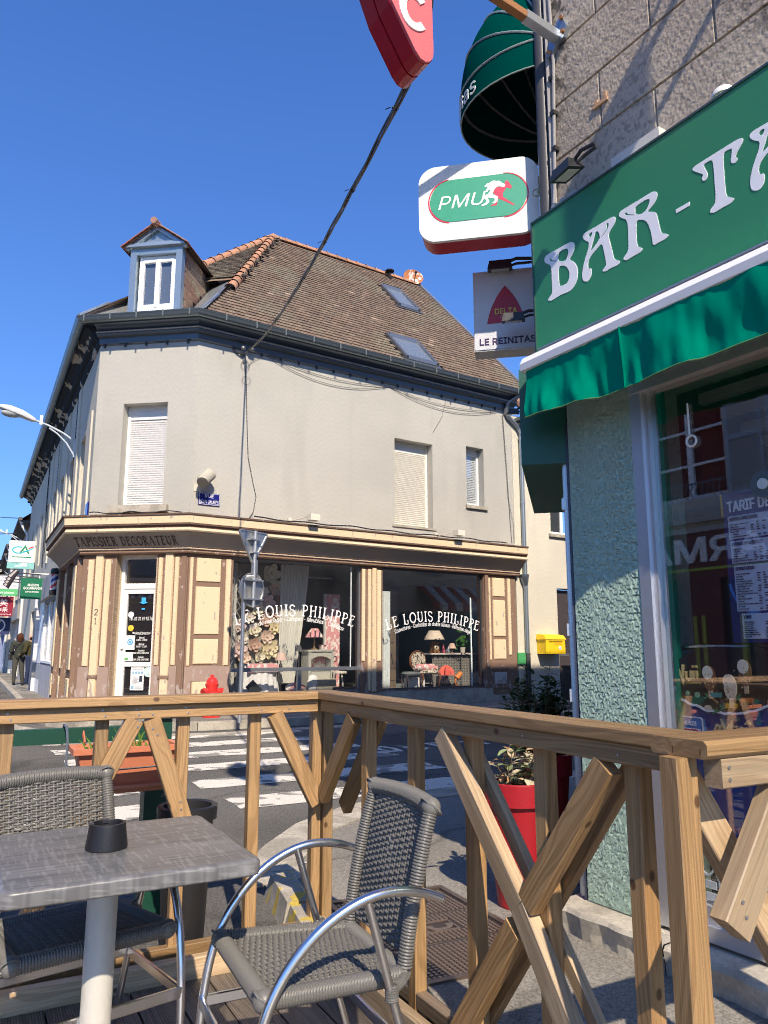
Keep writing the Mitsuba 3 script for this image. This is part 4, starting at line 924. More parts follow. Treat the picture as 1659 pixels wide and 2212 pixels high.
put('drawer', M().box(2.82, 3.26, .53, .56, .62, .83), 'satin', t, fr=FR_, color=(.45, .45, .38))
t = thing('toile_screen', 'tall folding screen covered in pink toile fabric', 'screen')
put('leaf', M().box(3.38, 3.72, .95, .98, .5, 2.43), 'toile_print', t, fr=FR_)
put('edge', M().box(3.34, 3.38, .94, 1.0, .5, 2.43), 'matte', t, fr=FR_, color=(.60, .60, .56))
t = thing('milking_stool', 'pale three legged stool standing on a dark wooden base', 'stool')
put('seat', M().cyl((3.42, .42, .79), (3.42, .42, .83), .15, 18), 'satin', t, fr=FR_, color=(.62, .60, .50))
for a in (.5, 2.6, 4.7):
    put('leg', M().tube([(3.42 + .08 * math.cos(a), .42 + .08 * math.sin(a), .79), (3.42 + .13 * math.cos(a), .42 + .13 * math.sin(a), .53)], .018, 8), 'satin', t, fr=FR_, color=(.62, .60, .50))
put_thing('wooden_base', M().box(3.22, 3.62, .32, .52, F0, .52), 'satin', 'dark wooden box under the three legged stool', 'box', fr=FR_, color=(.05, .04, .035))
put_thing('linen_box', M().box(2.86, 3.30, .36, .50, F0, .68), 'cloth', 'beige linen box leaning before the cabinet', 'box', fr=FR_, color=(.40, .37, .28))
put_thing('cushion', M().ell((2.80, .42, .60), (.13, .07, .17), 2, .2), 'cloth', 'white cushion leaning against the cabinet', 'cushion', fr=FR_, color=(.74, .73, .70), smooth=True)
put_thing('cushion', M().ell((2.40, .40, .53), (.22, .09, .10), 2, .3), 'toile_print', 'pink toile cushion lying on the shop floor', 'cushion', fr=FR_, smooth=True)
put_thing('sign_board', M().bar((1.40, .34, .64), (1.58, .30, F0 + .01), .20, .012, up=(0, 1, 0)), 'satin', 'small tilted black board on the display floor', 'board', fr=FR_, color=(.02, .025, .03))
put_thing('gift_box', M().box(3.08, 3.24, .58, .72, 1.262, 1.36), 'toile_print', 'pink toile box beside the lamp on the cabinet', 'box', fr=FR_)
put_thing('string_lights', M().tube([(.98 + .05 * math.sin(k * 1.7), .28, 2.9 - k * .08) for k in range(28)], .007, 5).tube([(1.12 + .05 * math.sin(k * 2.1), .30, 2.75 - k * .07) for k in range(20)], .007, 5), 'matte', 'pale string of lights hanging at the left pane', 'lights', fr=FR_, color=(.60, .60, .52))
t = thing('ceiling_lamp', 'long white neon tube on the shop ceiling', 'lamp')
put('tube', M().box(3.25, 4.15, 2.0, 2.06, 2.86, 2.89), 'satin', t, fr=FR_, color=(.8, .82, .8))
put_thing('hanging_board', M().bar((7.04, .5, 2.2), (7.24, .5, 2.2), .02, .02).bar((7.14, .5, 2.2), (7.14, .5, 1.93), .22, .015, up=(0, 1, 0)), 'matte', 'pale shop sign hanging at the right pane', 'sign', fr=FR_, color=(.35, .45, .42))
t = thing('house_plant', 'green leafy plant on the counter behind the pane', 'plant')
m = M()
for i in range(40):
    m.ell((7.1 + R.gauss(0, .07), .95 + R.gauss(0, .06), 1.45 + R.gauss(0, .09)), (.05, .02, .045), 0)
put('leaves', m, 'leaf', t, fr=FR_, color=(.06, .16, .04), kind='stuff')
put('pot', M().lathe([(.05, 1.19), (.07, 1.32), (.06, 1.32)], 12, (7.1, .95)), 'satin', t, fr=FR_, color=(.5, .45, .4))
for x, c, h, lab in ((6.45, (.45, .08, .12), .2, 'small red bottle shaped ornament right of the clock'), (6.60, (.30, .34, .36), .17, 'small grey ornament between the clock and the little lamp'), (6.54, (.08, .08, .10), .10, 'low black ornament next to the red one'), (7.32, (.28, .12, .10), .22, 'brown ornament at the right end of the shop counter')):
    put_thing('ornament', M().lathe([(.035, 1.187), (.045, 1.22), (.012, 1.187 + h * .8), (.0, 1.187 + h)], 10, (x, .86)), 'satin', lab, 'ornament', 'ornaments on the counter', fr=FR_, color=c, smooth=40)

# ------------------------------------------------------------------ fixed to the corner building
t = thing('wall_speaker', 'cream barrel shaped floodlight above the blue street sign', 'floodlight')
put('barrel', M().tube([(.10, -.28, 4.24), (.13, -.24, 4.29), (.28, -.16, 4.44), (.30, -.15, 4.46)], [.105, .12, .12, .09], 18), 'matte', t, fr=FR_, color=(.43, .41, .34), smooth=40)
put('lens', M().tube([(.094, -.288, 4.234), (.102, -.277, 4.243)], .100, 18), 'satin', t, fr=FR_, color=(.13, .12, .10))
put('bracket', M().bar((.12, 0, 4.22), (.16, -.2, 4.33), .03, .02).box(.04, .18, -.01, .01, 4.12, 4.26), 'satin', t, fr=FR_, color=(.55, .52, .45))
t = thing('street_sign', 'dark blue enamel street sign reading RUE JEAN JAURÈS', 'sign')
put('plate', M().box(.13, .54, -.022, -.002, 3.88, 4.11), 'gloss', t, fr=FR_, color=(.015, .02, .17))
put('lettering', M().prism(unary_union([fit(sans('RUE', .064, False), .25, .42, 4.02), fit(sans('JEAN JAURÈS', .066, False), .155, .515, 3.91), sbox(.14, 3.89, .53, 4.10).difference(sbox(.146, 3.896, .524, 4.094))]), -.026, -.022), 'satin', t, fr=FR_, color=(.85, .86, .88))
t = thing('street_sign', 'blue enamel street sign seen edge on at the side street', 'sign')
put('plate', M().box(-.42, -.06, -.03, -.008, 3.72, 3.98), 'gloss', t, fr=FL, color=(.015, .02, .17))
# two cream spot lamps over the cornice
for x, lab in ((2.0, 'cream spot lamp over the left half of the shop cornice'), (5.6, 'cream spot lamp over the right half of the shop cornice')):
    t = thing('spot_lamp', lab, 'lamp')
    put('head', M().box(x + .14, x + .34, -.62, -.44, 3.70, 3.82), 'satin', t, fr=FR_, color=(.66, .63, .53))
    put('arm', M().tube([(x, -.05, 3.72), (x, -.12, 3.74), (x + .22, -.52, 3.80)], .011, 7).box(x - .06, x + .02, -.06, 0, 3.68, 3.80), 'satin', t, fr=FR_, color=(.60, .57, .48))
# satellite dish on the verge
t = thing('satellite_dish', 'rusty round satellite dish on the roof verge', 'satellite dish')
dc = FR_(np.array([7.98, 4.05, 12.33])); nd = np.array([.25, -.93, .27]); nd /= np.linalg.norm(nd)
sx = np.cross(nd, [0, 0, 1]); sx /= np.linalg.norm(sx); su = np.cross(sx, nd)
an = np.linspace(0, 2 * np.pi, 25)
put('bowl', M().grid(np.array([[dc + sx * (r * .31 * math.cos(a)) + su * (r * .28 * math.sin(a)) + nd * (.07 * r * r) for a in an] for r in (0, .3, .6, .85, 1)])), 'rusty_dish', t, smooth=40)
put('mast', M().tube([dc - [0, 0, .62], dc - [0, 0, .3], dc - nd * .05], .022, 8).tube([dc - su * .26, dc + nd * .30 - su * .06], .014, 6).tube([dc + nd * .28 - su * .07, dc + nd * .34 - su * .04], .035, 8), 'metal_worn', t, color=(.10, .09, .09))
# downpipes and boxes at the joint with the next house
t = thing('downpipe', 'grey zinc downpipe with a swan neck at the right end of the corner house', 'downpipe')
put('pipe', M().tube([(7.98, -.40, 7.52), (7.95, -.36, 7.35), (7.78, -.16, 7.2), (7.74, -.08, 7.02), (7.82, -.07, 6.88), (8.14, -.07, 6.66), (8.23, -.07, 6.50), (8.23, -.07, 3.0)], .05, 12).tube([(8.23, -.07, 2.78), (8.23, -.07, 1.15)], .05, 12), 'metal_worn', t, fr=FR_, color=(.36, .42, .46), smooth=50)
put('hopper', M().tube([(8.19, -.075, 3.02), (8.19, -.075, 2.95), (8.23, -.07, 2.76)], [.12, .11, .055], 10), 'metal_worn', t, fr=FR_, color=(.27, .32, .36), smooth=30)
put('iron_foot', M().tube([(8.23, -.07, 1.18), (8.23, -.07, .14)], .062, 12), 'satin', t, fr=FR_, color=(.06, .06, .06), smooth=50)
put('collar', M().tube([(8.23, -.07, 4.75), (8.23, -.07, 4.80)], .06, 12).tube([(8.23, -.07, 6.34), (8.23, -.07, 6.40)], .06, 12).tube([(8.23, -.07, 2.70), (8.23, -.07, 2.74)], .06, 12), 'metal_worn', t, fr=FR_, color=(.42, .47, .5))
t = thing('meter_box', 'green wall box beside the downpipe', 'box')
put('case', M().box(7.92, 8.17, -.06, 0, .93, 1.19), 'satin', t, fr=FR_, color=(.06, .30, .10))
put('door', M().box(7.945, 8.145, -.068, -.06, .955, 1.165), 'satin', t, fr=FR_, color=(.07, .33, .12))
# neighbour
NB = thing('neighbour_house', 'cream rendered house to the right of the corner house', 'building')
put('wall', facade(RLEN + .01, 17, .0, 6.95, [(9.22, 4.10, 10.2, 5.6), (9.34, .1, 10.3, 2.75)], .3), 'render_cream', NB, fr=FR_)
put('roof', M().add([(RLEN + .3, -.30, 6.98), (17, -.30, 6.98), (17, 3.5, 9.6), (RLEN + .3, 3.5, 9.6)], [[0, 1, 2, 3]]), 'roof_tile', NB, fr=FR_, color=(.33, .21, .15))
m, cols = M(), []
for r in range(10):
    for k in range(36):
        x, s = 8.25 + k * .16 + (r % 2) * .08, r * .13
        z0, y0 = 6.99 + s * .57, -.32 + s * .82
        m.add([(x, y0, z0 + .02), (x + .15, y0, z0 + .02), (x + .15, y0 + .12, z0 + .085), (x, y0 + .12, z0 + .085)], [[0, 1, 2, 3]]); cols += [np.array((.36, .22, .155)) * R.uniform(.75, 1.2)] * 4
put('tile_field', m, 'roof_tile', NB, fr=FR_, vcol=np.array(cols), kind='stuff')
put('gutter', M().box(8.08, 17, -.42, -.30, 6.86, 6.98).box(8.08, 17, -.30, .0, 6.80, 6.88), 'metal_worn', NB, fr=FR_, color=(.20, .23, .25))
put('rainwater_pipe', M().tube([(8.42, -.34, 6.86), (8.36, -.2, 6.7), (8.27, -.08, 6.5)], .04, 10), 'metal_worn', NB, fr=FR_, color=(.34, .40, .44), smooth=50)
w = put('window', M().box(9.22, 9.29, .12, .2, 4.1, 5.6).box(9.7, 9.78, .12, .2, 4.1, 5.6).box(9.29, 10.2, .12, .2, 5.38, 5.6).box(9.29, 10.2, .12, .2, 4.1, 4.18), 'satin', NB, fr=FR_, color=(.8, .8, .78))
put('pane', M().box(9.29, 9.7, .155, .16, 4.18, 5.38), 'gloss', w, fr=FR_, color=(.04, .045, .05))
put('sill', M().box(9.14, 10.3, -.07, .1, 4.02, 4.098), 'concrete', NB, fr=FR_)
d = put('door', M().box(9.36, 10.3, .12, .18, .12, 2.72), 'satin', NB, fr=FR_, color=(.055, .045, .045), label='dark front door')
put('letter_flap', M().box(9.5, 9.8, .11, .12, 1.1, 1.16), 'metal_worn', d, fr=FR_, color=(.4, .4, .4))
t = thing('letter_box', 'yellow post box hanging on the cream wall', 'post box')
put('body', M().box(8.60, 9.24, -.30, -.004, 1.16, 1.50), 'satin', t, fr=FR_, color=(.80, .53, .015))
v_ = [(8.57, -.32, 1.50), (9.27, -.32, 1.50), (9.27, -.002, 1.50), (8.57, -.002, 1.50), (8.60, -.25, 1.60), (9.24, -.25, 1.60), (9.24, -.002, 1.63), (8.60, -.002, 1.63)]
put('lid', M().add(v_, [[0, 1, 5, 4], [1, 2, 6, 5], [3, 0, 4, 7], [4, 5, 6, 7], [2, 3, 7, 6], [0, 3, 2, 1]]), 'satin', t, fr=FR_, color=(.78, .51, .015))
put('slot', M().box(8.70, 9.14, -.312, -.30, 1.44, 1.47), 'satin', t, fr=FR_, color=(.25, .17, .01))
put('badge', M().cyl((9.06, -.302, 1.30), (9.06, -.308, 1.30), .045, 16), 'satin', t, fr=FR_, color=(.75, .75, .78))
put('badge_mark', M().prism(Polygon([(9.03, 1.29), (9.09, 1.32), (9.06, 1.28)]), -.312, -.308), 'satin', t, fr=FR_, color=(.05, .10, .4))
put('notice', M().box(8.86, 9.12, -.306, -.30, 1.375, 1.42), 'satin', t, fr=FR_, color=(.80, .42, .02))
for x in np.arange(8.64, 9.2, .045):
    put('rib', M().box(x, x + .012, -.305, -.3, 1.18, 1.26), 'satin', t, fr=FR_, color=(.76, .50, .014))
put_thing('waste_bin', M().box(8.85, 9.25, -.9, -.55, .13, .85).box(8.83, 9.27, -.92, -.53, .85, .90), 'matte', 'dark bin standing in the shade behind the shrub', 'bin', fr=FR_, color=(.05, .055, .06))

# ------------------------------------------------------------------ overhead cables
def cat_cable(p, q, sag, n=24):
    p, q = np.asarray(p, float), np.asarray(q, float)
    t = np.linspace(0, 1, n)[:, None]
    return p + (q - p) * t - np.array([0, 0, 1.0]) * (sag * 4 * t * (1 - t))
anc = FR_(np.array([.93, -.16, 6.98]))
barend = FB(np.array([.02, -.86, 4.26]))
t = thing('overhead_cable', 'thick twisted black cable from the corner house towards the bar', 'cable')
base = cat_cable(anc, barend, .28, 90)
ax = (barend - anc) / np.linalg.norm(barend - anc); s1 = np.cross(ax, [0, 0, 1]); s1 /= np.linalg.norm(s1); s2 = np.cross(s1, ax)
for k in range(3):
    ph = np.arange(90) * .34 + k * 2.1
    rr = .0105 + .003 * np.sin(np.arange(90) * .37 + k)
    put('strand', M().tube(base + rr[:, None] * (np.cos(ph)[:, None] * s1 + np.sin(ph)[:, None] * s2), .0085 - .002 * (k == 2), 7), 'satin', t, color=(.018, .018, .022), smooth=50)
m = M()
for i in range(3, 88, 9):
    m.tube([base[i] + s1 * .02, base[i] + s2 * .023, base[i] - s1 * .02, base[i] - s2 * .021], .004, 5, closed=True)
    m.tube([base[i] + s1 * .03, base[i] + s1 * .06 - [0, 0, .02]], .003, 4)
put('cable_tie', m, 'satin', t, color=(.02, .02, .02))
t = thing('cable_anchor', 'iron wall anchor and clamps holding the overhead cable', 'bracket')
put('bracket', M().box(.90, .96, -.03, 0, 6.78, 7.06).bar((.93, -.01, 6.92), (.93, -.18, 6.98), .03, .02).ell((.86, -.12, 7.03), (.05, .04, .05)).ell((1.04, -.12, 7.04), (.07, .04, .045)), 'metal_worn', t, fr=FR_, color=(.25, .25, .26))
put('drop_wire', M().tube([(.62, -.02, 7.12), (.72, -.03, 6.98), (.84, -.05, 6.93), (.93, -.1, 6.95)], .018, 6).tube([(.93, -.06, 6.9), (.94, -.03, 6.7), (.98, -.02, 6.45), (1.0, -.012, 6.3), (1.02, -.012, 5.8), (1.08, -.01, 4.9), (1.2, -.01, 4.4), (1.27, -.01, 4.15), (1.22, -.02, 3.85), (1.12, -.05, 3.71)], .0075, 6)
    .tube([(.95 + .09 * math.cos(a), -.03, 6.72 + .10 * math.sin(a)) for a in np.linspace(0, 6.2, 14)], .004, 5).tube([(.98 + .09 * math.cos(a), -.03, 6.42 + .08 * math.sin(a)) for a in np.linspace(0, 6.2, 14)], .004, 5), 'satin', t, fr=FR_, color=(.05, .05, .055))
t = thing('facade_wires', 'thin wires clipped under the eaves of the corner house', 'cable')
put('wire', M().tube(FR_(np.array([(x, -.03, 7.06 + .012 * math.sin(x * 5)) for x in np.arange(.1, 7.8, .25)])), .012, 5).tube(FC(np.array([(x, -.03, 7.05 + .012 * math.sin(x * 9)) for x in np.arange(.05, 2.0, .2)])), .012, 5), 'satin', t, color=(.03, .03, .035))
put('wire', M().tube(FR_(cat_cable((1.35, -.03, 7.05), (4.35, -.03, 6.98), .16)), .006, 5).tube(FR_(cat_cable((1.35, -.03, 7.05), (4.35, -.03, 6.98), .30)), .006, 5).tube(FR_(cat_cable((4.35, -.03, 6.98), (7.4, -.03, 6.95), .16)), .006, 5).tube(FR_(cat_cable((4.35, -.03, 6.98), (7.5, -.03, 6.95), .27)), .006, 5)
    .tube(FR_(np.array([(1.35, -.03, 7.05), (1.1, -.03, 6.85), (.98, -.03, 6.7)])), .005, 5).tube(FR_(np.array([(5.95, -.02, 6.98), (5.8, -.02, 6.5), (5.55, -.02, 6.12)])), .004, 5)
    .tube(FR_(np.array([(7.7, -.02, 6.9), (7.78, -.02, 5.5), (7.84, -.02, 4.3), (7.88, -.02, 3.75)])), .006, 5).tube(FR_(np.array([(7.68, -.02, 6.9), (7.74, -.02, 5.9), (7.80, -.03, 4.8), (7.94, -.03, 4.2), (7.93, -.04, 3.76)])), .005, 5), 'satin', t, color=(.10, .10, .10))
m = M()
for x in list(np.arange(1.3, 7.6, .41)):
    m.add(*(lambda g: (FR_(g[0]), g[1]))(M().box(x - .015, x + .015, -.05, 0, 6.99, 7.08).get()))
for x in list(np.arange(.1, 2.0, .42)):
    m.add(*(lambda g: (FC(g[0]), g[1]))(M().box(x - .015, x + .015, -.05, 0, 6.98, 7.07).get()))
put('clip', m, 'satin', t, color=(.04, .04, .045), kind='stuff')
put_thing('cornice_cable', M().tube(FR_(np.array([(x, -.10 - .04 * math.sin(x * 2.3), 3.735 + .012 * math.sin(x * 6.1)) for x in np.arange(1.2, 7.7, .12)])), .014, 6), 'satin', 'black cable lying along the top of the shop cornice', 'cable', color=(.03, .03, .03))
put_thing('cornice_cable', M().tube(FC(np.array([(x, -.14 - .03 * math.sin(x * 7), 3.72 + .02 * math.sin(x * 9)) for x in np.arange(.1, 1.9, .08)])), .011, 6), 'satin', 'black cable under the mossy window sill', 'cable', color=(.03, .03, .03))
for x, lab in ((-3.07, 'nearest'), (-7.05, 'middle'), (-10.3, 'farthest')):
    put_thing('wall_cable', M().tube(FL(np.array([(x, -.03, 6.95), (x - .03, -.03, 5.5), (x, -.03, 3.7)])), .018, 6), 'satin', lab + ' of the three black cables running down the side street wall', 'cable', 'cables down the side wall', color=(.03, .03, .03))
# ================================================================== along the side street, beyond the corner house
FS = lambda x, y, z=0.: FL.sub(x, y, z, -90)                # faces the camera: x from the road towards the wall
t = thing('barber_pole', 'red white and blue barber pole on the side street wall', 'barber pole')
bx, by = -3.85, -.19
put('cap', M().lathe([(.0, 3.080), (.06, 3.072), (.085, 3.030), (.085, 2.970), (.075, 2.945)], 14, (bx, by)), 'satin', t, fr=FL, color=(.03, .03, .035), smooth=40)
put('foot', M().lathe([(.075, 2.588), (.09, 2.571), (.09, 2.503), (.07, 2.469), (.0, 2.460)], 14, (bx, by)), 'satin', t, fr=FL, color=(.03, .03, .035), smooth=40)
for k, c in enumerate(((.70, .68, .68), (.60, .05, .06), (.70, .68, .68), (.05, .07, .38))):
    an = np.linspace(0, 2 * np.pi, 17); P = []
    m = M()
    for w_ in range(-1, 3):
        P = []
        for e in (0, 1):
            P.append([(bx + .07 * math.cos(a), by + .07 * math.sin(a), min(max(2.588 + (w_ + (k + e) / 4 + a / 6.283) * .27, 2.588), 2.945)) for a in an])
        m.grid(np.array(P))
    put('stripe', m, 'gloss', t, fr=FL, color=c)
put('bracket', M().box(bx + .03, bx + .08, by, -.06, 2.511, 2.537).box(bx + .03, bx + .08, by, -.06, 2.996, 3.021), 'satin', t, fr=FL, color=(.03, .03, .035))
t = thing('hanging_sign', 'green projecting sign reading MAISON GOURMANDE EPICERIE', 'sign')
f = FS(-7.8, -.68, -.08)
put('board', M().box(.0, .60, -.06, .06, 2.68, 3.24), 'satin', t, fr=f, color=(.005, .14, .065))
put('lettering', M().prism(unary_union([fit(sans('MAISON', .062), .17, .44, 3.02), fit(sans('GOURMANDE', .062), .065, .535, 2.935), fit(sans('EPICERIE', .036), .12, .46, 2.85)]), -.066, -.06), 'satin', t, fr=f, color=(.82, .83, .80))
put('arm', M().tube([(.1, 0, 3.36), (.72, 0, 3.36)], .02, 8).tube([(.18, 0, 3.24), (.18, 0, 3.36)], .012, 6).tube([(.45, 0, 3.24), (.45, 0, 3.36)], .012, 6), 'satin', t, fr=f, color=(.7, .7, .7))
t = thing('bank_sign', 'white projecting bank sign with green and red CA letters', 'sign')
f = FS(-14.0, -.85)
put('board', M().box(0, .80, -.09, .09, 4.20, 4.94), 'satin', t, fr=f, color=(.80, .80, .78))
put('lower_board', M().box(-.02, .82, -.08, .08, 3.98, 4.19), 'satin', t, fr=f, color=(.22, .48, .47), label='teal lower panel with a hand holding a card')
put('green_letter', M().prism(unary_union([_ln((.34, 4.50), (.50, 4.76), (.62, 4.50), w=.055), _ln((.44, 4.58), (.58, 4.58), w=.04), sbox(.10, 4.36, .70, 4.395)]), -.096, -.09), 'satin', t, fr=f, color=(.02, .22, .10))
put('blue_letter', M().prism(unary_union([_arc(.30, 4.62, .19, .11, 60, 290, .04), _ln((.38, 4.51), (.76, 4.70), w=.035)]), -.099, -.0955), 'satin', t, fr=f, color=(.02, .42, .50))
put('red_stroke', M().prism(_ln((.60, 4.68), (.76, 4.76), w=.045), -.096, -.09), 'satin', t, fr=f, color=(.65, .05, .06))
put('hand', M().prism(unary_union([_ln((.22, 4.05), (.36, 4.09), (.46, 4.08), w=.05), sbox(.40, 4.07, .60, 4.17)]), -.086, -.08), 'satin', t, fr=f, color=(.72, .80, .79))
put('arm', M().tube([(.7, 0, 4.8), (1.0, 0, 4.8)], .03, 8), 'satin', t, fr=f, color=(.4, .4, .4))
t = thing('restaurant_sign', 'dark red projecting sign with two white Chinese characters', 'sign')
f = FS(-24.5, -.95)
put('board', M().box(0, .80, -.05, .05, 2.75, 3.65), 'satin', t, fr=f, color=(.24, .012, .03))
ch1 = unary_union([_ln((.30, 3.55), (.36, 3.48), w=.03), _ln((.5, 3.55), (.44, 3.48), w=.03), _ln((.26, 3.46), (.54, 3.46), w=.03), _ln((.28, 3.40), (.52, 3.40), w=.03), _ln((.4, 3.48), (.4, 3.34), w=.03), _ln((.22, 3.33), (.58, 3.33), w=.03), _ln((.4, 3.33), (.24, 3.22), w=.03), _ln((.4, 3.33), (.56, 3.22), w=.03)])
ch2 = unary_union([sbox(.22, 3.00, .32, 3.12).difference(sbox(.245, 3.025, .295, 3.095)), _ln((.36, 3.08), (.58, 3.08), w=.028), _ln((.38, 3.14), (.56, 3.14), w=.028), _ln((.47, 3.17), (.47, 2.94), w=.028), _ln((.46, 3.07), (.36, 2.97), w=.025), _ln((.48, 3.07), (.58, 2.97), w=.025), fit(sans('3 23 64 71 71 48', .05), .06, .74, 2.82)])
put('lettering', M().prism(unary_union([ch1, ch2]), -.056, -.05), 'satin', t, fr=f, color=(.8, .76, .74))
t = thing('banner_sign', 'white and green projecting banner over the red sign', 'sign')
put('board', M().box(-.1, .95, -.03, .03, 4.02, 4.62), 'satin', t, fr=f, color=(.62, .64, .66))
put('green_band', M().box(-.1, .95, -.032, .032, 3.70, 4.01), 'satin', t, fr=f, color=(.10, .42, .16))
put('lettering', M().prism(unary_union([fit(sans('Pizza', .09), .25, .55, 4.50), fit(sans('Cuisine du Soleil', .08), 0, .85, 4.36), fit(sans('06 70 60 67 27', .07), .05, .85, 4.12)]), -.036, -.03), 'satin', t, fr=f, color=(.36, .30, .36))
put('band_lettering', M().prism(fit(sans('livraison', .1), .1, .8, 3.80), -.038, -.032), 'satin', t, fr=f, color=(.7, .8, .7))
t = thing('round_sign', 'dark blue square sign with a round white and yellow emblem', 'sign')
f2 = FS(-25.2, -.9)
put('board', M().box(-.2, .72, -.05, .05, 1.95, 2.72), 'satin', t, fr=f2, color=(.03, .04, .12))
put('ring', M().prism(Point(.22, 2.36).buffer(.30).difference(Point(.22, 2.36).buffer(.24)), -.056, -.05), 'satin', t, fr=f2, color=(.75, .77, .8))
put('emblem', M().prism(Point(.22, 2.36).buffer(.22).intersection(Polygon([(-.1, 2.3), (.5, 2.62), (0, 2.75)])), -.056, -.05), 'satin', t, fr=f2, color=(.75, .62, .10))

def house(x0, x1, h, col, roof, label, bsdf='render_far', front=0., sh=(.5, .5, .5), shopcol=(.2, .2, .22)):
    k = thing('street_house', label, 'building')
    nw = max(2, int((x1 - x0) / 2.6)); xs = [x0 + (i + .5) * (x1 - x0) / nw for i in range(nw)]
    holes = [(x - .42, 3.6, x + .42, 5.2) for x in xs] + [(x0 + .5, .3, x1 - .5, 2.5)]
    v = facade(x0, x1, .0, h, holes, .3)
    fr = FL.sub(0, front)
    put('wall', v.box(x0, x0 + .3, .3, 7, 0, h).box(x1 - .3, x1, .3, 7, 0, h).prism(Polygon([]), 0, 1), bsdf, k, fr=fr)
    g = M()
    for x in (x0 + .01, x1 - .31):
        g.add(*(lambda q: (q[0], q[1]))(M().prism(Polygon([(0, h), (7, h), (3.5, h + 2.9)]), 0, .3).get()[:2])) if False else None
    rf = put('roof', M().add([(x0 - .15, -.35, h - .05), (x1 + .15, -.35, h - .05), (x1 + .15, 3.5, h + 2.9), (x0 - .15, 3.5, h + 2.9), (x1 + .15, 7.3, h), (x0 - .15, 7.3, h)], [[0, 1, 2, 3], [3, 2, 4, 5]]), 'roof_tile', k, fr=fr, color=roof)
    m = M()
    for x in (x0, x1):
        m.add([(x, .3, h), (x, 7, h), (x, 3.55, h + 2.75)], [[0, 1, 2]])
    put('gable', m, bsdf, k, fr=fr)
    put('chimney', M().box(x1 - 1.2, x1 - .6, 3.1, 3.7, h + 2.2, h + 3.7), 'roof_tile', rf, fr=fr, color=(.40, .18, .12))
    put('gutter', M().box(x0 - .1, x1 + .1, -.48, -.34, h - .12, h).box(x0, x1, -.34, 0, h - .22, h - .1), 'matte', k, fr=fr, color=(.13, .13, .135))
    put('downpipe', M().tube([(x1 - .15, -.40, h - .1), (x1 - .15, -.3, h - .35), (x1 - .15, -.08, h - .7), (x1 - .15, -.08, .2)], .055, 8), 'satin', k, fr=fr, color=(.66, .66, .64), smooth=50)
    for x in xs:
        w = put('window', M().box(x - .42, x - .37, .15, .2, 3.6, 5.2).box(x + .37, x + .42, .15, .2, 3.6, 5.2).box(x - .37, x + .37, .15, .2, 5.13, 5.2).box(x - .025, x + .025, .15, .2, 3.6, 5.13), 'satin', k, fr=fr, color=(.66, .66, .64))
        put('pane', M().box(x - .37, x + .37, .18, .185, 3.6, 5.13), 'gloss', w, fr=fr, color=(.06, .07, .08))
        put('sill', M().box(x - .5, x + .5, -.06, .1, 3.5, 3.59), 'matte', k, fr=fr, color=(.5, .48, .44))
    put('shop_glass', M().box(x0 + .5, x1 - .5, .2, .205, .3, 2.5), 'gloss', k, fr=fr, color=(.05, .055, .06))
    put('shop_fascia', M().box(x0 + .3, x1 - .3, -.22, -.01, 2.5, 3.1), 'satin', k, fr=fr, color=shopcol)
    put('shop_pier', M().box(x0 + .45, x0 + .6, -.1, .2, .12, 2.5).box(x1 - .6, x1 - .45, -.1, .2, .12, 2.5).box((x0 + x1) / 2 - .08, (x0 + x1) / 2 + .08, -.06, .2, .12, 2.5), 'satin', k, fr=fr, color=sh)
    return k
house(-27.5, -19.35, 6.6, None, (.28, .17, .12), 'pale house with a brown roof beyond the corner house', front=.05, shopcol=(.26, .24, .20), sh=(.7, .69, .66))
house(-35, -27.6, 6.0, None, (.30, .16, .11), 'white fronted house with white downpipe further down the street', front=-.15, shopcol=(.62, .55, .25), sh=(.2, .24, .4))
house(-43, -35.1, 7.4, None, (.24, .16, .13), 'taller beige house third beyond the corner house', 'render_cream', .1, shopcol=(.35, .06, .05), sh=(.55, .18, .1))
house(-53, -43.1, 6.4, None, (.26, .17, .13), 'beige house fourth beyond the corner house', 'render_cream', -.1)
house(-66, -53.1, 7.0, None, (.30, .18, .14), 'last distant house of the row down the street', 'render_far', -1.6)
t = thing('distant_hedge', 'dark green ivy covered bank at the far end of the street', 'hedge')
m = M()
for i in range(700):
    c = (-60 + R.uniform(-8, 8), -2.6 + R.uniform(-.5, .4), R.uniform(.1, 3.0))
    m.ell(c, (R.uniform(.15, .35),) * 3, 0)
put('foliage', m, 'leaf', t, fr=FL, color=(.035, .06, .025), kind='stuff')
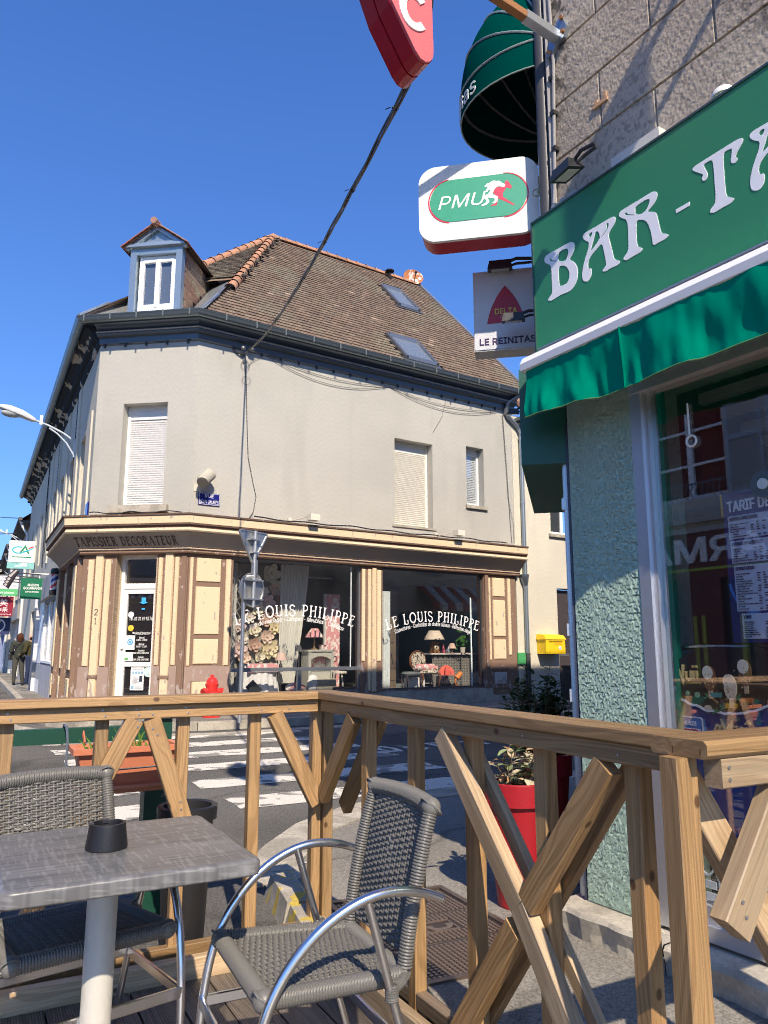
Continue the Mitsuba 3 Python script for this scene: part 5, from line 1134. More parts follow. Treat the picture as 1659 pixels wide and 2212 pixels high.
def street_lamp(x, label, y=0., k=1.0):
    t = thing('street_lamp', label, 'street lamp')
    f = FL.sub(x, y)
    put('arm', M().tube([(0, -.04, 5.50), (0, -.04, 5.92)], .03, 8).tube([(0, -.05, 5.86), (0, -.30, 6.02), (0, -.6, 6.15), (0, -.95, 6.25)], .024, 8).tube([(0, -.05, 5.54), (0, -.22, 5.80), (0, -.42, 5.99), (0, -.6, 6.10)], .02, 8), 'satin', t, fr=f, color=(.50, .56, .62), smooth=50)
    P = []
    for yy, w_, z0, z1 in ((-.88, .06, 6.18, 6.27), (-.96, .10, 6.16, 6.33), (-1.15, .13, 6.20, 6.43), (-1.40, .14, 6.27, 6.50), (-1.58, .10, 6.36, 6.50), (-1.66, .03, 6.42, 6.46)):
        zc, hz = (z0 + z1) / 2, (z1 - z0) / 2
        P.append([(w_ * math.cos(a), yy, zc + hz * max(math.sin(a), -.35)) for a in np.linspace(0, 2 * np.pi, 15)])
    put('housing', M().grid(np.array(P)), 'satin', t, fr=f, color=(.56, .58, .58), smooth=50)
    put('glass_bowl', M().ell((0, -1.36, 6.33), (.11, .22, .10), 2), 'gloss', t, fr=f, color=(.40, .42, .42), smooth=True)
    put('sensor', M().box(-.01, .03, -.80, -.74, 6.15, 6.36), 'satin', t, fr=f, color=(.75, .75, .75))
street_lamp(-3.03, 'grey street lamp on a curved arm from the side wall of the corner house')
street_lamp(-21.5, 'distant street lamp on the first house beyond the corner house')
street_lamp(-37.0, 'farthest small street lamp down the street', .1)
for i, (x0, z0, x1, y1, z1, lab) in enumerate([(-20.2, 6.7, -17.5, -7, 7.0, 'thin overhead wire highest over the side street'), (-21, 6.2, -19.5, -7, 6.0, 'black overhead wire under the highest one'), (-23, 5.2, -21, -7, 4.9, 'overhead wire in the middle of the bundle'), (-25, 5.0, -22, -7, 4.5, 'lowest overhead wire across the side street'), (-33, 5.6, -31, -7, 5.3, 'far overhead wire beyond the bank sign')]):
    put_thing('street_wire', M().tube(FL(cat_cable((x0, -.1, z0), (x1, y1, z1), .25)), .016, 5), 'satin', lab, 'wire', color=(.03, .03, .04))
for i, x in enumerate((-6.2, -7.2, -8.2, -9.2)):
    t = thing('shop_lamp', ['nearest', 'second', 'third', 'farthest'][i] + ' of the four black shop lamps on arms over the barber fascia', 'lamp', 'shop lamps over the barber fascia')
    put('arm', M().tube([(x, -.3, 3.12), (x, -.95, 3.16)], .018, 6), 'satin', t, fr=FL, color=(.05, .05, .05))
    put('head', M().tube([(x, -.86, 3.20), (x, -1.0, 3.02)], [.06, .11], 10), 'satin', t, fr=FL, color=(.05, .04, .05))
put_thing('rainwater_pipe', M().tube([(-10.65, -.06, .9), (-10.65, -.06, 3.1)], .05, 8), 'satin', 'white downpipe beside the barber shop', 'pipe', fr=FL, color=(.70, .70, .68))

# ------------------------------------------------------------------ two people on the far pavement
import manifold3d as m3
def chain(bones, refine=.03, it=6):
    out = None
    for (a, ra), (b, rb) in bones:
        sp = [m3.Manifold.sphere(r, 14).translate([float(c) for c in p]) for p, r in ((a, ra), (b, rb))]
        h = m3.Manifold.batch_hull(sp)
        out = h if out is None else out + h
    out = out.refine_to_length(refine)
    q = out.to_mesh(); tm = trimesh.Trimesh(q.vert_properties[:, :3], q.tri_verts, process=True)
    trimesh.smoothing.filter_taubin(tm, iterations=it)
    return M().tm(tm)
def person(fr, h, label, jacket, trousers, hair, skin, bald=False, lean=0.):
    t = thing('person', label, 'person'); k = h / 1.72
    S_ = lambda p: tuple(np.array(p) * k)
    J = dict(hipL=(-.09, 0, .93), hipR=(.09, 0, .93), kneeL=(-.10, -.03, .50), kneeR=(.12, -.01, .50), ankL=(-.11, .02, .09), ankR=(.16, .04, .09), toeL=(-.13, -.15 * 0 + .15, .03), toeR=(.20, .17, .03),
             pel=(0, 0, .97), wai=(0, .0, 1.10), che=(0, .0, 1.30), shL=(-.19, 0, 1.40), shR=(.19, 0, 1.40), neck=(0, .01, 1.46), head=(0, .02, 1.58), crown=(0, .01, 1.63),
             elL=(-.26, .02, 1.13), elR=(.26, .04, 1.13), wrL=(-.20, .20, 1.02), wrR=(.18, .22, 1.04))
    J = {a: S_(b) for a, b in J.items()}
    b = lambda a, ra, c, rc: ((J[a], ra * k), (J[c], rc * k))
    legs = [b('hipL', .095, 'kneeL', .062), b('kneeL', .062, 'ankL', .042), b('hipR', .095, 'kneeR', .062), b('kneeR', .062, 'ankR', .042)]
    trunk = [b('pel', .13, 'wai', .12), b('wai', .12, 'che', .13), b('che', .12, 'shL', .06), b('che', .12, 'shR', .06), b('pel', .12, 'hipL', .095), b('pel', .12, 'hipR', .095)]
    arms = [b('shL', .06, 'elL', .045), b('elL', .045, 'wrL', .03), b('shR', .06, 'elR', .045), b('elR', .045, 'wrR', .03)]
    hd = [b('che', .08, 'neck', .052), b('neck', .055, 'head', .07), b('head', .092, 'crown', .088)]
    feet = [b('ankL', .04, 'toeL', .03), b('ankR', .04, 'toeR', .03)]
    hands = []
    for s, w in ((-1, 'wrL'), (1, 'wrR')):
        p = np.array(J[w]); c = p + np.array([-.01 * s, .07, .0]) * k
        hands.append(((tuple(p), .028 * k), (tuple(c), .030 * k)))
        for i in range(4):
            q = c + np.array([(-.024 + .016 * i), .045 + .01 * (i in (1, 2)), -.02]) * k
            hands.append(((tuple(c + np.array([-.022 + .015 * i, .015, 0]) * k), .010 * k), (tuple(q), .008 * k)))
        hands.append(((tuple(p + np.array([-.025 * s, .03, .01]) * k), .011 * k), (tuple(p + np.array([-.045 * s, .08, .02]) * k), .009 * k)))
    face = [(((0, .10 * k, J['head'][2] - .0), .016 * k), ((0, .118 * k, J['head'][2] - .025 * k), .013 * k)), (((-.088 * k, .02 * k, J['head'][2] + .01), .02 * k), ((-.09 * k, .015 * k, J['head'][2] - .02), .014 * k)), (((.088 * k, .02 * k, J['head'][2] + .01), .02 * k), ((.09 * k, .015 * k, J['head'][2] - .02), .014 * k)), ((J['head'], .08 * k), ((0, .05 * k, J['head'][2] - .075 * k), .045 * k))]
    put('body', chain(legs + trunk + arms + hd + feet + hands + face, .025, 4), 'cloth', t, fr=fr, color=skin, smooth=True)
    g = lambda bs, d: [((a, ra + d * k), (c, rc + d * k)) for (a, ra), (c, rc) in bs]
    hem = [b('pel', .135, 'wai', .13)]
    jk = put('jacket', chain(g(trunk[:4] + arms[:1] + arms[2:3] + [b('elL', .045, 'wrL', .035), b('elR', .045, 'wrR', .035)] + hem, .028), .025, 5), 'cloth', t, fr=fr, color=jacket, smooth=True)
    put('trousers', chain(g(legs + [b('pel', .12, 'hipL', .095), b('pel', .12, 'hipR', .095)], .014), .03, 5), 'cloth', t, fr=fr, color=trousers, smooth=True)
    put('boots', chain(g(feet + [((J['ankL'], .04 * k), (tuple(np.array(J['ankL']) + [0, 0, .12 * k]), .045 * k)), ((J['ankR'], .04 * k), (tuple(np.array(J['ankR']) + [0, 0, .12 * k]), .045 * k))], .012), .03, 3), 'satin', t, fr=fr, color=(.025, .022, .022), smooth=True)
    if bald:
        put('hair', chain([((( .0, -.045 * k, J['head'][2] - .0), .075 * k), ((0, -.03 * k, J['head'][2] - .04 * k), .07 * k)), (((-.05 * k, -.02 * k, J['head'][2] - .01), .052 * k), ((.05 * k, -.02 * k, J['head'][2] - .01), .052 * k))], .02, 3), 'cloth', t, fr=fr, color=hair, smooth=True)
    else:
        put('hair', chain([((J['crown'], .10 * k), ((0, -.035 * k, J['head'][2]), .108 * k)), (((0, -.035 * k, J['head'][2]), .11 * k), ((0, -.04 * k, J['head'][2] - .10 * k), .085 * k)), (((-.06 * k, -.01, J['head'][2] + .02), .06 * k), ((.06 * k, -.01, J['head'][2] - .05), .06 * k))], .02, 2), 'cloth', t, fr=fr, color=hair, smooth=True)
    return t, jk, k, J
fw = Frame((-11.93, 25.25, .125), 78)
pw, jk, k, J = person(fw, 1.66, 'woman with brown hair in a dark quilted jacket and grey trousers, seen from behind', (.055, .06, .05), (.075, .075, .065), (.085, .035, .02), (.50, .32, .25))
m = M()
for i in range(7):                                          # quilting ridges
    z = (1.0 + i * .062) * k
    m.tube([(.155 * k * math.cos(a) * (1 + .1 * i / 7), .158 * k * math.sin(a), z) for a in np.linspace(0, 6.1, 20)], .013, 6)
put('quilting', m, 'cloth', jk, fr=fw, color=(.062, .068, .055), smooth=50)
put_thing('shoulder_bag', M().bar((-.25, -.02, .80), (-.25, -.02, 1.0), .08, .26, up=(0, 1, 0), ch=.02).tube([(-.25, -.08, .98), (-.12, -.19, 1.15), (.08, -.16, 1.38), (.13, -.02, 1.46), (.05, .16, 1.3), (-.2, .1, 1.0)], .014, 6), 'satin', 'black shoulder bag worn across the back of the woman', 'bag', fr=fw, color=(.03, .025, .03))
fm = Frame((-11.50, 25.15, .125), 20)
pm, jk2, k2, J2 = person(fm, 1.64, 'balding man in an olive jacket and dark blue trousers, face turned to the left', (.062, .058, .03), (.035, .045, .09), (.045, .03, .022), (.58, .36, .27), bald=True)
put_thing('shopping_bag', M().bar((.22, .16, .78), (.22, .16, 1.02), .10, .30, up=(0, 1, 0), ch=.02), 'cloth', 'black bag with a red edge held by the balding man', 'bag', fr=fm, color=(.025, .02, .025))

# ------------------------------------------------------------------ street furniture
t = thing('fire_hydrant', 'red fire hydrant before the cream shopfront', 'fire hydrant')
f = FR_.sub(.37, -.43, .125)
RED = (.62, .035, .03)
put('foot', M().lathe([(.16, 0), (.16, .025), (.09, .03), (.085, .06)], 20, (0, 0)), 'gloss', t, fr=f, color=RED, smooth=30)
put('barrel', M().lathe([(.075, .05), (.075, .30), (.095, .34), (.105, .42), (.10, .50), (.115, .53), (.115, .56), (.10, .57)], 20, (0, 0)), 'gloss', t, fr=f, color=RED, smooth=40)
put('bonnet', M().lathe([(.10, .57), (.095, .62), (.06, .66), (.035, .67), (.03, .71), (.0, .715)], 20, (0, 0)), 'gloss', t, fr=f, color=RED, smooth=40)
for a in (-1, 1):
    put('outlet', M().tube([(a * .07, -.02, .44), (a * .13, -.04, .43), (a * .135, -.04, .43), (a * .175, -.055, .415)], [.055, .055, .072, .068], 14), 'gloss', t, fr=f, color=RED, smooth=30)
put('outlet', M().tube([(0, -.07, .38), (0, -.13, .36), (0, -.135, .36), (0, -.16, .35)], [.06, .06, .08, .075], 14), 'gloss', t, fr=f, color=RED, smooth=30)
t = thing('sign_post', 'grey offset post carrying a triangular and a round road sign seen from behind', 'road sign')
f = FR_.sub(.40, -1.6, .12)
put('post', M().tube([(0, 0, 0), (0, 0, 2.2), (0, 0, 2.29), (.03, 0, 2.325), (.16, 0, 2.335)], .031, 12).tube([(.175, 0, 1.83), (.175, 0, 3.10)], .030, 12), 'metal_worn', t, fr=f, color=(.62, .63, .63), smooth=50)
fs = f.sub(.175, -.0, 0, -22)
tri = Polygon([(-.29, 3.06), (.29, 3.06), (0, 2.60)]).buffer(.03, 8)
k_ = put('triangle_sign', M().prism(tri, .045, .06).prism(tri.exterior.buffer(.012), .03, .06), 'metal_worn', t, fr=fs, color=(.48, .50, .51), label='triangular sign seen from behind')
put('clamp', M().box(-.13, .13, -.035, .045, 2.94, 2.965).box(-.08, .08, -.035, .045, 2.72, 2.745), 'metal_worn', k_, fr=fs, color=(.6, .6, .6))
put('small_plate', M().box(-.02, .12, .04, .055, 2.40, 2.62), 'metal_worn', t, fr=fs, color=(.50, .50, .48))
disc = Point(.0, 2.12).buffer(.27, 16)
k_ = put('round_sign', M().prism(disc, .045, .06).prism(disc.exterior.buffer(.012), .03, .06), 'metal_worn', t, fr=fs, color=(.46, .46, .44), label='round sign seen from behind')
put('clamp', M().box(-.2, .2, -.035, .045, 2.26, 2.285).box(-.2, .2, -.035, .045, 1.95, 1.975), 'metal_worn', k_, fr=fs, color=(.6, .6, .6))
GRN = (.008, .055, .035)
t = thing('street_barrier', 'dark green metal street barrier beside the terrace', 'barrier')
put('post', M().box(-.60, -.48, .76, .86, 0, .93), 'satin', t, fr=DK, color=GRN)
put('post_cap', M().box(-.62, -.46, .74, .88, .93, .96), 'satin', t, fr=DK, color=(.02, .025, .035))
put('rail', M().box(-3.2, -.60, .785, .835, .83, .90), 'satin', t, fr=DK, color=GRN)
put('post', M().box(-2.4, -2.28, .76, .86, 0, .93), 'satin', t, fr=DK, color=GRN)
TER = (.50, .175, .095)
def planter(a0, label, group, n):
    t = thing('flower_trough', label, 'planter')
    z1, z0 = .835, .66
    def ring(a, b, z):
        return [(a0 - a, .575 - b, z), (a0 + a, .575 - b, z), (a0 + a, .575 + b, z), (a0 - a, .575 + b, z)]
    put('trough', M().grid(np.array([ring(.185, .065, z0) + ring(.185, .065, z0)[:1], ring(.215, .092, z1 - .025) + ring(.215, .092, z1)[:1], ring(.240, .115, z1 - .02) + ring(.24, .115, z1)[:1], ring(.240, .115, z1) + ring(.24, .115, z1)[:1], ring(.212, .09, z1) + ring(.212, .09, z1)[:1], ring(.205, .085, z1 - .04) + ring(.205, .085, z1)[:1]]) if False else
        np.array([r + r[:1] for r in (ring(.185, .065, z0), ring(.215, .092, z1 - .03), ring(.240, .115, z1 - .024), ring(.240, .115, z1), ring(.212, .09, z1), ring(.205, .085, z1 - .05))])), 'satin', t, fr=DK, color=TER)
    put('saucer', M().grid(np.array([r + r[:1] for r in (ring(.19, .07, z0 - .03), ring(.225, .10, z0 - .005), ring(.225, .10, z0 + .008), ring(.20, .08, z0 - .005))])), 'satin', t, fr=DK, color=(.56, .21, .12))
    sm = M()
    P = np.array([[(a0 - .205 + .41 * i / 16, .49 + .17 * j / 8, z1 - .045 + .03 * meshkit.noise(np.array([i * .9 + a0 * 9, j * .9, 1.0]))) for i in range(17)] for j in range(9)])
    put('soil', sm.grid(P), 'matte', t, fr=DK, color=(.055, .04, .028))
    for x in (-.17, .17):
        put('strap', M().bar((a0 + x, .66, z1 + .002), (a0 + x * 1.03, .70, z1 + .05), .035, .006, up=(1, 0, 0)), 'satin', t, fr=DK, color=(.66, .20, .12))
    put('hook', M().tube([(a0 - .25, .62, .5), (a0 - .25, .62, .86), (a0 - .25, .70, .915), (a0 - .25, .81, .915), (a0 - .25, .845, .87), (a0 - .25, .845, .82)], .006, 6), 'satin', t, fr=DK, color=(.10, .12, .15), smooth=50)
    put('wire', M().tube([(a0 - .22, .47, .735), (a0 + .215, .47, .745)], .004, 5).tube([(a0 + .2, .47, .74), (a0 + .19, .5, .63), (a0 + .16, .5, .60)], .005, 5), 'satin', t, fr=DK, color=(.10, .11, .12))
    put('label', M().box(a0 - .1895, a0 - .13, .485, .487, .68, .755) if False else M().add([(a0 - .197, .535, .68), (a0 - .197, .585, .68), (a0 - .206, .585, .75), (a0 - .206, .535, .75)], [[0, 1, 2, 3]]), 'satin', t, fr=DK, color=(.72, .73, .74), label='white label')
    pl = thing('seedling', f'small green shoots growing in the {n} flower trough', 'plant')
    m = M()
    for cx in (-.02, .06, .12, -.14):
        for i in range(9 if cx > -.1 else 4):
            b_ = R.uniform(0, 6.28); hgt = R.uniform(.05, .13); dx, dy = .05 * math.cos(b_), .05 * math.sin(b_)
            x, y = a0 + cx + R.uniform(-.02, .02), .575 + R.uniform(-.04, .04)
            m.add([(x - .003, y, z1 - .04), (x + .003, y, z1 - .04), (x + dx * .5 + .004, y + dy * .5, z1 - .04 + hgt * .7), (x + dx * .5 - .004, y + dy * .5, z1 - .04 + hgt * .7), (x + dx, y + dy, z1 - .04 + hgt)], [[0, 1, 2, 3], [3, 2, 4, 4]])
        for i in range(8):
            x, y, z = a0 + cx + R.gauss(0, .02), .575 + R.gauss(0, .025), z1 - .02 + R.uniform(0, .035)
            m.add([(x, y, z), (x + .012, y + .01, z + .006), (x + .02, y, z + .002), (x + .01, y - .012, z + .006)], [[0, 1, 2, 3]])
    put('blades', m, 'leaf', pl, fr=DK, color=(.14, .26, .05), kind='stuff')
planter(-.735, 'terracotta flower trough hung on the green barrier behind the second post', 'a', 'right hand')
planter(-1.66, 'terracotta flower trough at the left edge behind the terrace rail', 'a', 'left hand')
t = thing('ash_bin', 'tall round black plastic bin outside the terrace rail', 'bin')
f = DK.sub(-.515, .25)
put('body', M().lathe([(.085, 0), (.088, .01), (.112, .53), (.115, .54), (.128, .545), (.130, .60), (.120, .605), (.105, .60), (.10, .50), (.0, .48)], 32), 'satin', t, fr=f, color=(.018, .018, .02), smooth=40)
m = M()
for i in range(5):
    a = R.uniform(0, 6.28); m.tube([(.05 * math.cos(a), .05 * math.sin(a), .488), (.05 * math.cos(a) + .02, .05 * math.sin(a), .492)], .004, 5)
put('cigarette_end', m, 'matte', t, fr=f, color=(.7, .45, .2), kind='stuff')

def leaf_mesh(m, p, d, L, W, bend=.3):
    d = np.asarray(d, float); d /= np.linalg.norm(d)
    s = np.cross(d, [0, 0, 1.0]); s /= np.linalg.norm(s) + 1e-9
    n = np.cross(s, d); p = np.asarray(p, float)
    rows = []
    for t_, w in ((0, .05), (.3, .85), (.6, 1.), (.85, .6), (1, .04)):
        c = p + d * L * t_ - n * bend * L * t_ * t_
        rows.append([c - s * W * w / 2 + n * W * .12 * w, c, c + s * W * w / 2 + n * W * .12 * w])
    m.grid(np.array(rows))
def shrub(name, key, cx, cy, z0, stems, spread, hgt, cols, L, W, label):
    """stems fan out from the pot, leaves sit along them; every leaf its own tone"""
    t = thing(name, label, 'plant')
    sm, lv, vc = M(), M(), []
    for i in range(stems):
        a = R.uniform(0, 6.283); r = spread * R.uniform(.15, 1.0) ** .7; top = hgt * R.uniform(.45, 1.0) * (1.1 - .5 * r / spread)
        tip = np.array([cx + r * math.cos(a), cy + r * math.sin(a), z0 + top]); p0 = np.array([cx + .25 * r * math.cos(a), cy + .25 * r * math.sin(a), z0 - .05])
        mid = (p0 + tip) / 2 + [R.gauss(0, .02), R.gauss(0, .02), .04]
        path = [p0 * (1 - s) ** 2 + 2 * s * (1 - s) * mid + tip * s * s for s in np.linspace(0, 1, 7)]
        sm.tube(path, np.linspace(.004, .0015, 7), 5)
        nl = max(5, int(top * 46))
        for j in range(nl):
            s = .12 + .9 * j / nl; q = p0 * (1 - s) ** 2 + 2 * s * (1 - s) * mid + tip * s * s
            b = j * 2.4 + R.uniform(-.5, .5)
            n0 = lv.n
            leaf_mesh(lv, q, (math.cos(b), math.sin(b), R.uniform(-.25, .9)), L * R.uniform(.6, 1.15), W * R.uniform(.8, 1.15), R.uniform(.05, .5))
            vc += [np.array(R.choice(cols)) * R.uniform(.75, 1.15)] * (lv.n - n0)
    put('stems', sm, 'matte', t, color=(.16, .11, .06))
    put('leaves', lv, 'leaf', t, vcol=np.array(vc), kind='stuff')
def tall_pot(x, y, r, h, col, label):
    t = thing('plant_pot', label, 'plant pot')
    f = Frame((x, y, 0.012), 90)
    put('pot', M().lathe([(r * .58, 0), (r * .60, .01), (r * .86, h * .80), (r * .88, h * .815), (r * .985, h * .82), (r, h * .985), (r * .985, h), (r * .90, h), (r * .88, h * .9), (0, h * .88)], 40), 'satin', t, fr=f, color=col, smooth=35)
    put('soil', M().ell((0, 0, h * .875), (r * .86, r * .86, .025), 2, .3), 'matte', t, fr=f, color=(.05, .035, .025))
tall_pot(.683, 4.10, .185, .60, (.33, .011, .018), 'tall bright red plastic plant pot in the sun by the terrace rail')
shrub('potted_shrub', '', .683, 4.10, .58, 26, .19, .30, [(.62, .54, .36), (.60, .46, .30), (.52, .50, .36), (.28, .33, .17), (.17, .24, .13), (.56, .34, .18), (.66, .62, .46)], .085, .032, 'half dried shrub with beige and green leaves in the bright red pot')
tall_pot(.955, 4.66, .15, .66, (.30, .011, .018), 'tall dark red plant pot in the shade behind the bright red one')
shrub('potted_shrub', '', .915, 4.66, .64, 90, .23, .60, [(.05, .075, .03), (.07, .10, .035), (.035, .055, .025), (.22, .22, .10), (.09, .11, .05)], .075, .028, 'dense dark green variegated bush in the shaded pot')
# outlines of the hand drawn capitals on the bar fascia, in metres on the board: (along, height)
LETTERS = {"B":[[[0.017,3.064],[0.034,3.077],[0.054,3.088],[0.054,3.128],[0.056,3.243],[0.03,3.263],[0.01,3.28],[0.005,3.299],[0.015,3.314],[0.04,3.318],[0.096,3.313],[0.164,3.312],[0.201,3.307],[0.218,3.295],[0.222,3.277],[0.215,3.251],[0.196,3.229],[0.182,3.217],[0.204,3.201],[0.226,3.173],[0.235,3.138],[0.233,3.108],[0.223,3.081],[0.202,3.059],[0.176,3.05],[0.146,3.052],[0.116,3.057],[0.075,3.053],[0.04,3.053]],[[0.103,3.248],[0.107,3.287],[0.126,3.293],[0.15,3.292],[0.17,3.286],[0.179,3.271],[0.175,3.249],[0.165,3.233],[0.156,3.224],[0.126,3.235]],[[0.106,3.215],[0.138,3.208],[0.164,3.186],[0.177,3.159],[0.179,3.132],[0.171,3.109],[0.155,3.098],[0.132,3.1],[0.113,3.103],[0.104,3.115],[0.104,3.17]],[[0.044,3.289],[0.054,3.287],[0.057,3.272],[0.099,3.25],[0.099,3.247],[0.058,3.265],[0.045,3.276]]],"A":[[[0.261,3.101],[0.268,3.128],[0.279,3.159],[0.294,3.188],[0.312,3.221],[0.317,3.251],[0.299,3.263],[0.281,3.283],[0.277,3.3],[0.287,3.309],[0.314,3.31],[0.364,3.308],[0.425,3.308],[0.466,3.307],[0.481,3.302],[0.486,3.286],[0.478,3.265],[0.456,3.249],[0.436,3.229],[0.446,3.182],[0.457,3.127],[0.463,3.092],[0.48,3.078],[0.497,3.065],[0.494,3.056],[0.478,3.051],[0.452,3.055],[0.431,3.055],[0.413,3.052],[0.396,3.057],[0.389,3.064],[0.397,3.07],[0.414,3.08],[0.416,3.091],[0.408,3.145],[0.397,3.208],[0.369,3.194],[0.337,3.181],[0.314,3.164],[0.302,3.144],[0.301,3.121],[0.308,3.11],[0.322,3.11],[0.322,3.084],[0.314,3.062],[0.298,3.051],[0.279,3.055],[0.264,3.069]],[[0.319,3.194],[0.333,3.221],[0.348,3.255],[0.361,3.284],[0.371,3.282],[0.381,3.269],[0.387,3.241],[0.384,3.235],[0.358,3.214]],[[0.316,3.288],[0.329,3.295],[0.342,3.291],[0.337,3.278],[0.329,3.269],[0.318,3.276]],[[0.39,3.239],[0.415,3.25],[0.429,3.263],[0.428,3.283],[0.434,3.293],[0.443,3.288],[0.444,3.273],[0.43,3.254],[0.414,3.245],[0.393,3.234]]],"R":[[[0.516,3.067],[0.525,3.076],[0.55,3.092],[0.553,3.159],[0.555,3.246],[0.523,3.272],[0.508,3.286],[0.507,3.299],[0.515,3.309],[0.533,3.311],[0.601,3.31],[0.659,3.31],[0.7,3.311],[0.718,3.302],[0.726,3.286],[0.721,3.269],[0.707,3.25],[0.684,3.239],[0.664,3.229],[0.704,3.209],[0.714,3.196],[0.719,3.163],[0.726,3.12],[0.732,3.089],[0.759,3.074],[0.768,3.063],[0.759,3.056],[0.739,3.054],[0.714,3.055],[0.696,3.053],[0.687,3.055],[0.683,3.065],[0.682,3.095],[0.676,3.135],[0.664,3.175],[0.647,3.2],[0.602,3.222],[0.599,3.17],[0.597,3.091],[0.622,3.074],[0.628,3.063],[0.617,3.055],[0.594,3.054],[0.571,3.055],[0.543,3.051],[0.523,3.057]],[[0.599,3.251],[0.6,3.28],[0.607,3.288],[0.638,3.292],[0.665,3.291],[0.682,3.285],[0.683,3.273],[0.676,3.256],[0.661,3.24],[0.646,3.235],[0.627,3.236]],[[0.54,3.285],[0.546,3.289],[0.554,3.286],[0.555,3.275],[0.597,3.251],[0.596,3.248],[0.555,3.27],[0.543,3.278]]],"-":[[[0.813,3.162],[0.883,3.162],[0.882,3.145],[0.813,3.144]]],"T":[[[0.97,3.065],[0.98,3.079],[1.004,3.093],[1.005,3.18],[1.006,3.245],[1.004,3.29],[0.983,3.294],[0.962,3.292],[0.963,3.278],[0.975,3.249],[0.977,3.231],[0.968,3.217],[0.955,3.218],[0.948,3.229],[0.95,3.239],[0.958,3.247],[0.946,3.259],[0.911,3.291],[0.907,3.301],[0.918,3.309],[0.965,3.31],[1.038,3.311],[1.094,3.312],[1.13,3.311],[1.142,3.304],[1.143,3.293],[1.132,3.277],[1.112,3.257],[1.104,3.242],[1.112,3.234],[1.111,3.223],[1.101,3.217],[1.088,3.222],[1.082,3.233],[1.088,3.258],[1.095,3.288],[1.078,3.292],[1.052,3.291],[1.05,3.22],[1.049,3.146],[1.05,3.095],[1.069,3.082],[1.084,3.068],[1.078,3.061],[1.059,3.055],[1.034,3.057],[1.015,3.055],[0.987,3.054]]]}
# ================================================================== the bar
BAR = thing('bar_building', 'old bar building with weathered scored render above and green roughcast below', 'building')
HB = 9.6
fk1 = FK(np.array([-1.5, 0, 0])); FF = Frame(fk1, 236.3)     # front on the cross street, starting at the far end of the cut corner; x runs to -12 .. 0
# walls
put('wall', M().prism(sbox(.0, 3.5, 9, HB).difference(unary_union([sbox(3.45, 4.35, 4.55, 6.3)])), .012, .35), 'old_stone', BAR, fr=FB)
joints = [3.5, 3.92, 4.25, 4.60, 4.95, 5.30, 5.65, 6.0]
for r in range(len(joints) - 1):                            # scored blocks of the render
    xs = [0.0] + [x for x in (np.arange(.33 if r % 2 else .66, 6, .66))]
    for x0, x1 in zip(xs[:-1], xs[1:]):
        if x1 > 3.44 and x0 < 4.56 and joints[r + 1] > 4.36: continue
        b = .004
        v = [(x0 + b, .012, joints[r] + b), (x1 - b, .012, joints[r] + b), (x1 - b, .012, joints[r + 1] - b), (x0 + b, .012, joints[r + 1] - b)]
        w_ = [(x + (b if i in (0, 3) else -b), 0, z + (b if i < 2 else -b)) for i, (x, y, z) in enumerate(v)]
        put('wall_block', M().add(v + w_, [[4, 5, 6, 7], [0, 1, 5, 4], [1, 2, 6, 5], [2, 3, 7, 6], [3, 0, 4, 7]]), 'old_stone', BAR, fr=FB)
put('roughcast_wall', M().prism(sbox(.0, .13, .405, 3.5), .0, .35), 'green_roughcast', BAR, fr=FB, label='pale green roughcast pier')
put('head_wall', M().box(.405, 9, .0, .35, 2.52, 3.5).box(4.2, 9, .0, .35, .13, 2.52), 'green_roughcast', BAR, fr=FB)
put('corner_wall', M().prism(sbox(-1.5, .1, -.002, HB).difference(unary_union([sbox(-1.32, .1, -.12, 2.35), sbox(-1.2, 4.3, -.3, 6.2)])), .0, .3), 'old_stone', BAR, fr=FK)
put('side_wall', M().box(-11, -.002, .0, .35, .1, HB), 'old_stone', BAR, fr=FF)
put('rear_wall', M().box(.0, 9, 9.0, 9.3, .1, HB).box(8.7, 9, .35, 9, .1, HB), 'old_stone', BAR, fr=FB)
rp_ = Polygon([pt(FB, 9.3, -.35), pt(FB, -.1, -.35), pt(FK, -1.55, -.35), pt(FF, -11, -.35), pt(FB, 9.3, 9.3)])
put('roof', M().prism(rp_, HB + .02, HB + .22, 'xy'), 'matte', BAR, color=(.10, .10, .11))
w = put('upper_window', M().box(3.45, 4.55, .15, .2, 4.35, 6.3), 'gloss', BAR, fr=FB, color=(.05, .055, .06))
w = put('upper_window', M().box(-1.2, -.3, .12, .17, 4.3, 6.2), 'gloss', BAR, fr=FK, color=(.05, .055, .06))
put('corner_pipe', M().tube(FK(np.array([(-.06, -.05, 3.4), (-.06, -.05, HB)])), .045, 10), 'satin', BAR, color=(.06, .06, .065), smooth=50, label='dark pipe down the corner')
put('corner_trim', M().tube(FB(np.array([(-.012, -.012, 3.45), (-.012, -.012, 7)])), .016, 6), 'satin', BAR, color=(.40, .38, .35))
put('conduit', M().tube(FB(np.array([(.03, -.02, 6.5), (.02, -.02, 5.0), (.035, -.02, 4.5), (.018, -.02, 4.1), (.012, -.025, 3.8), (.0, -.03, 3.62), (-.02, -.06, 3.56)])), .010, 7), 'satin', BAR, color=(.34, .33, .32), smooth=50)
for z in (4.42, 4.2, 3.98, 3.80):
    put('conduit_clip', M().box(.005, .035, -.035, 0, z - .012, z + .012), 'satin', BAR, fr=FB, color=(.03, .03, .03))
put('rust_stain_bracket', M().box(.29, .385, -.012, 0, 4.045, 4.066).box(.30, .318, -.010, 0, 4.065, 4.09).box(.362, .378, -.010, 0, 4.065, 4.10), 'rust', BAR, fr=FB, label='rusty iron remains in the wall')
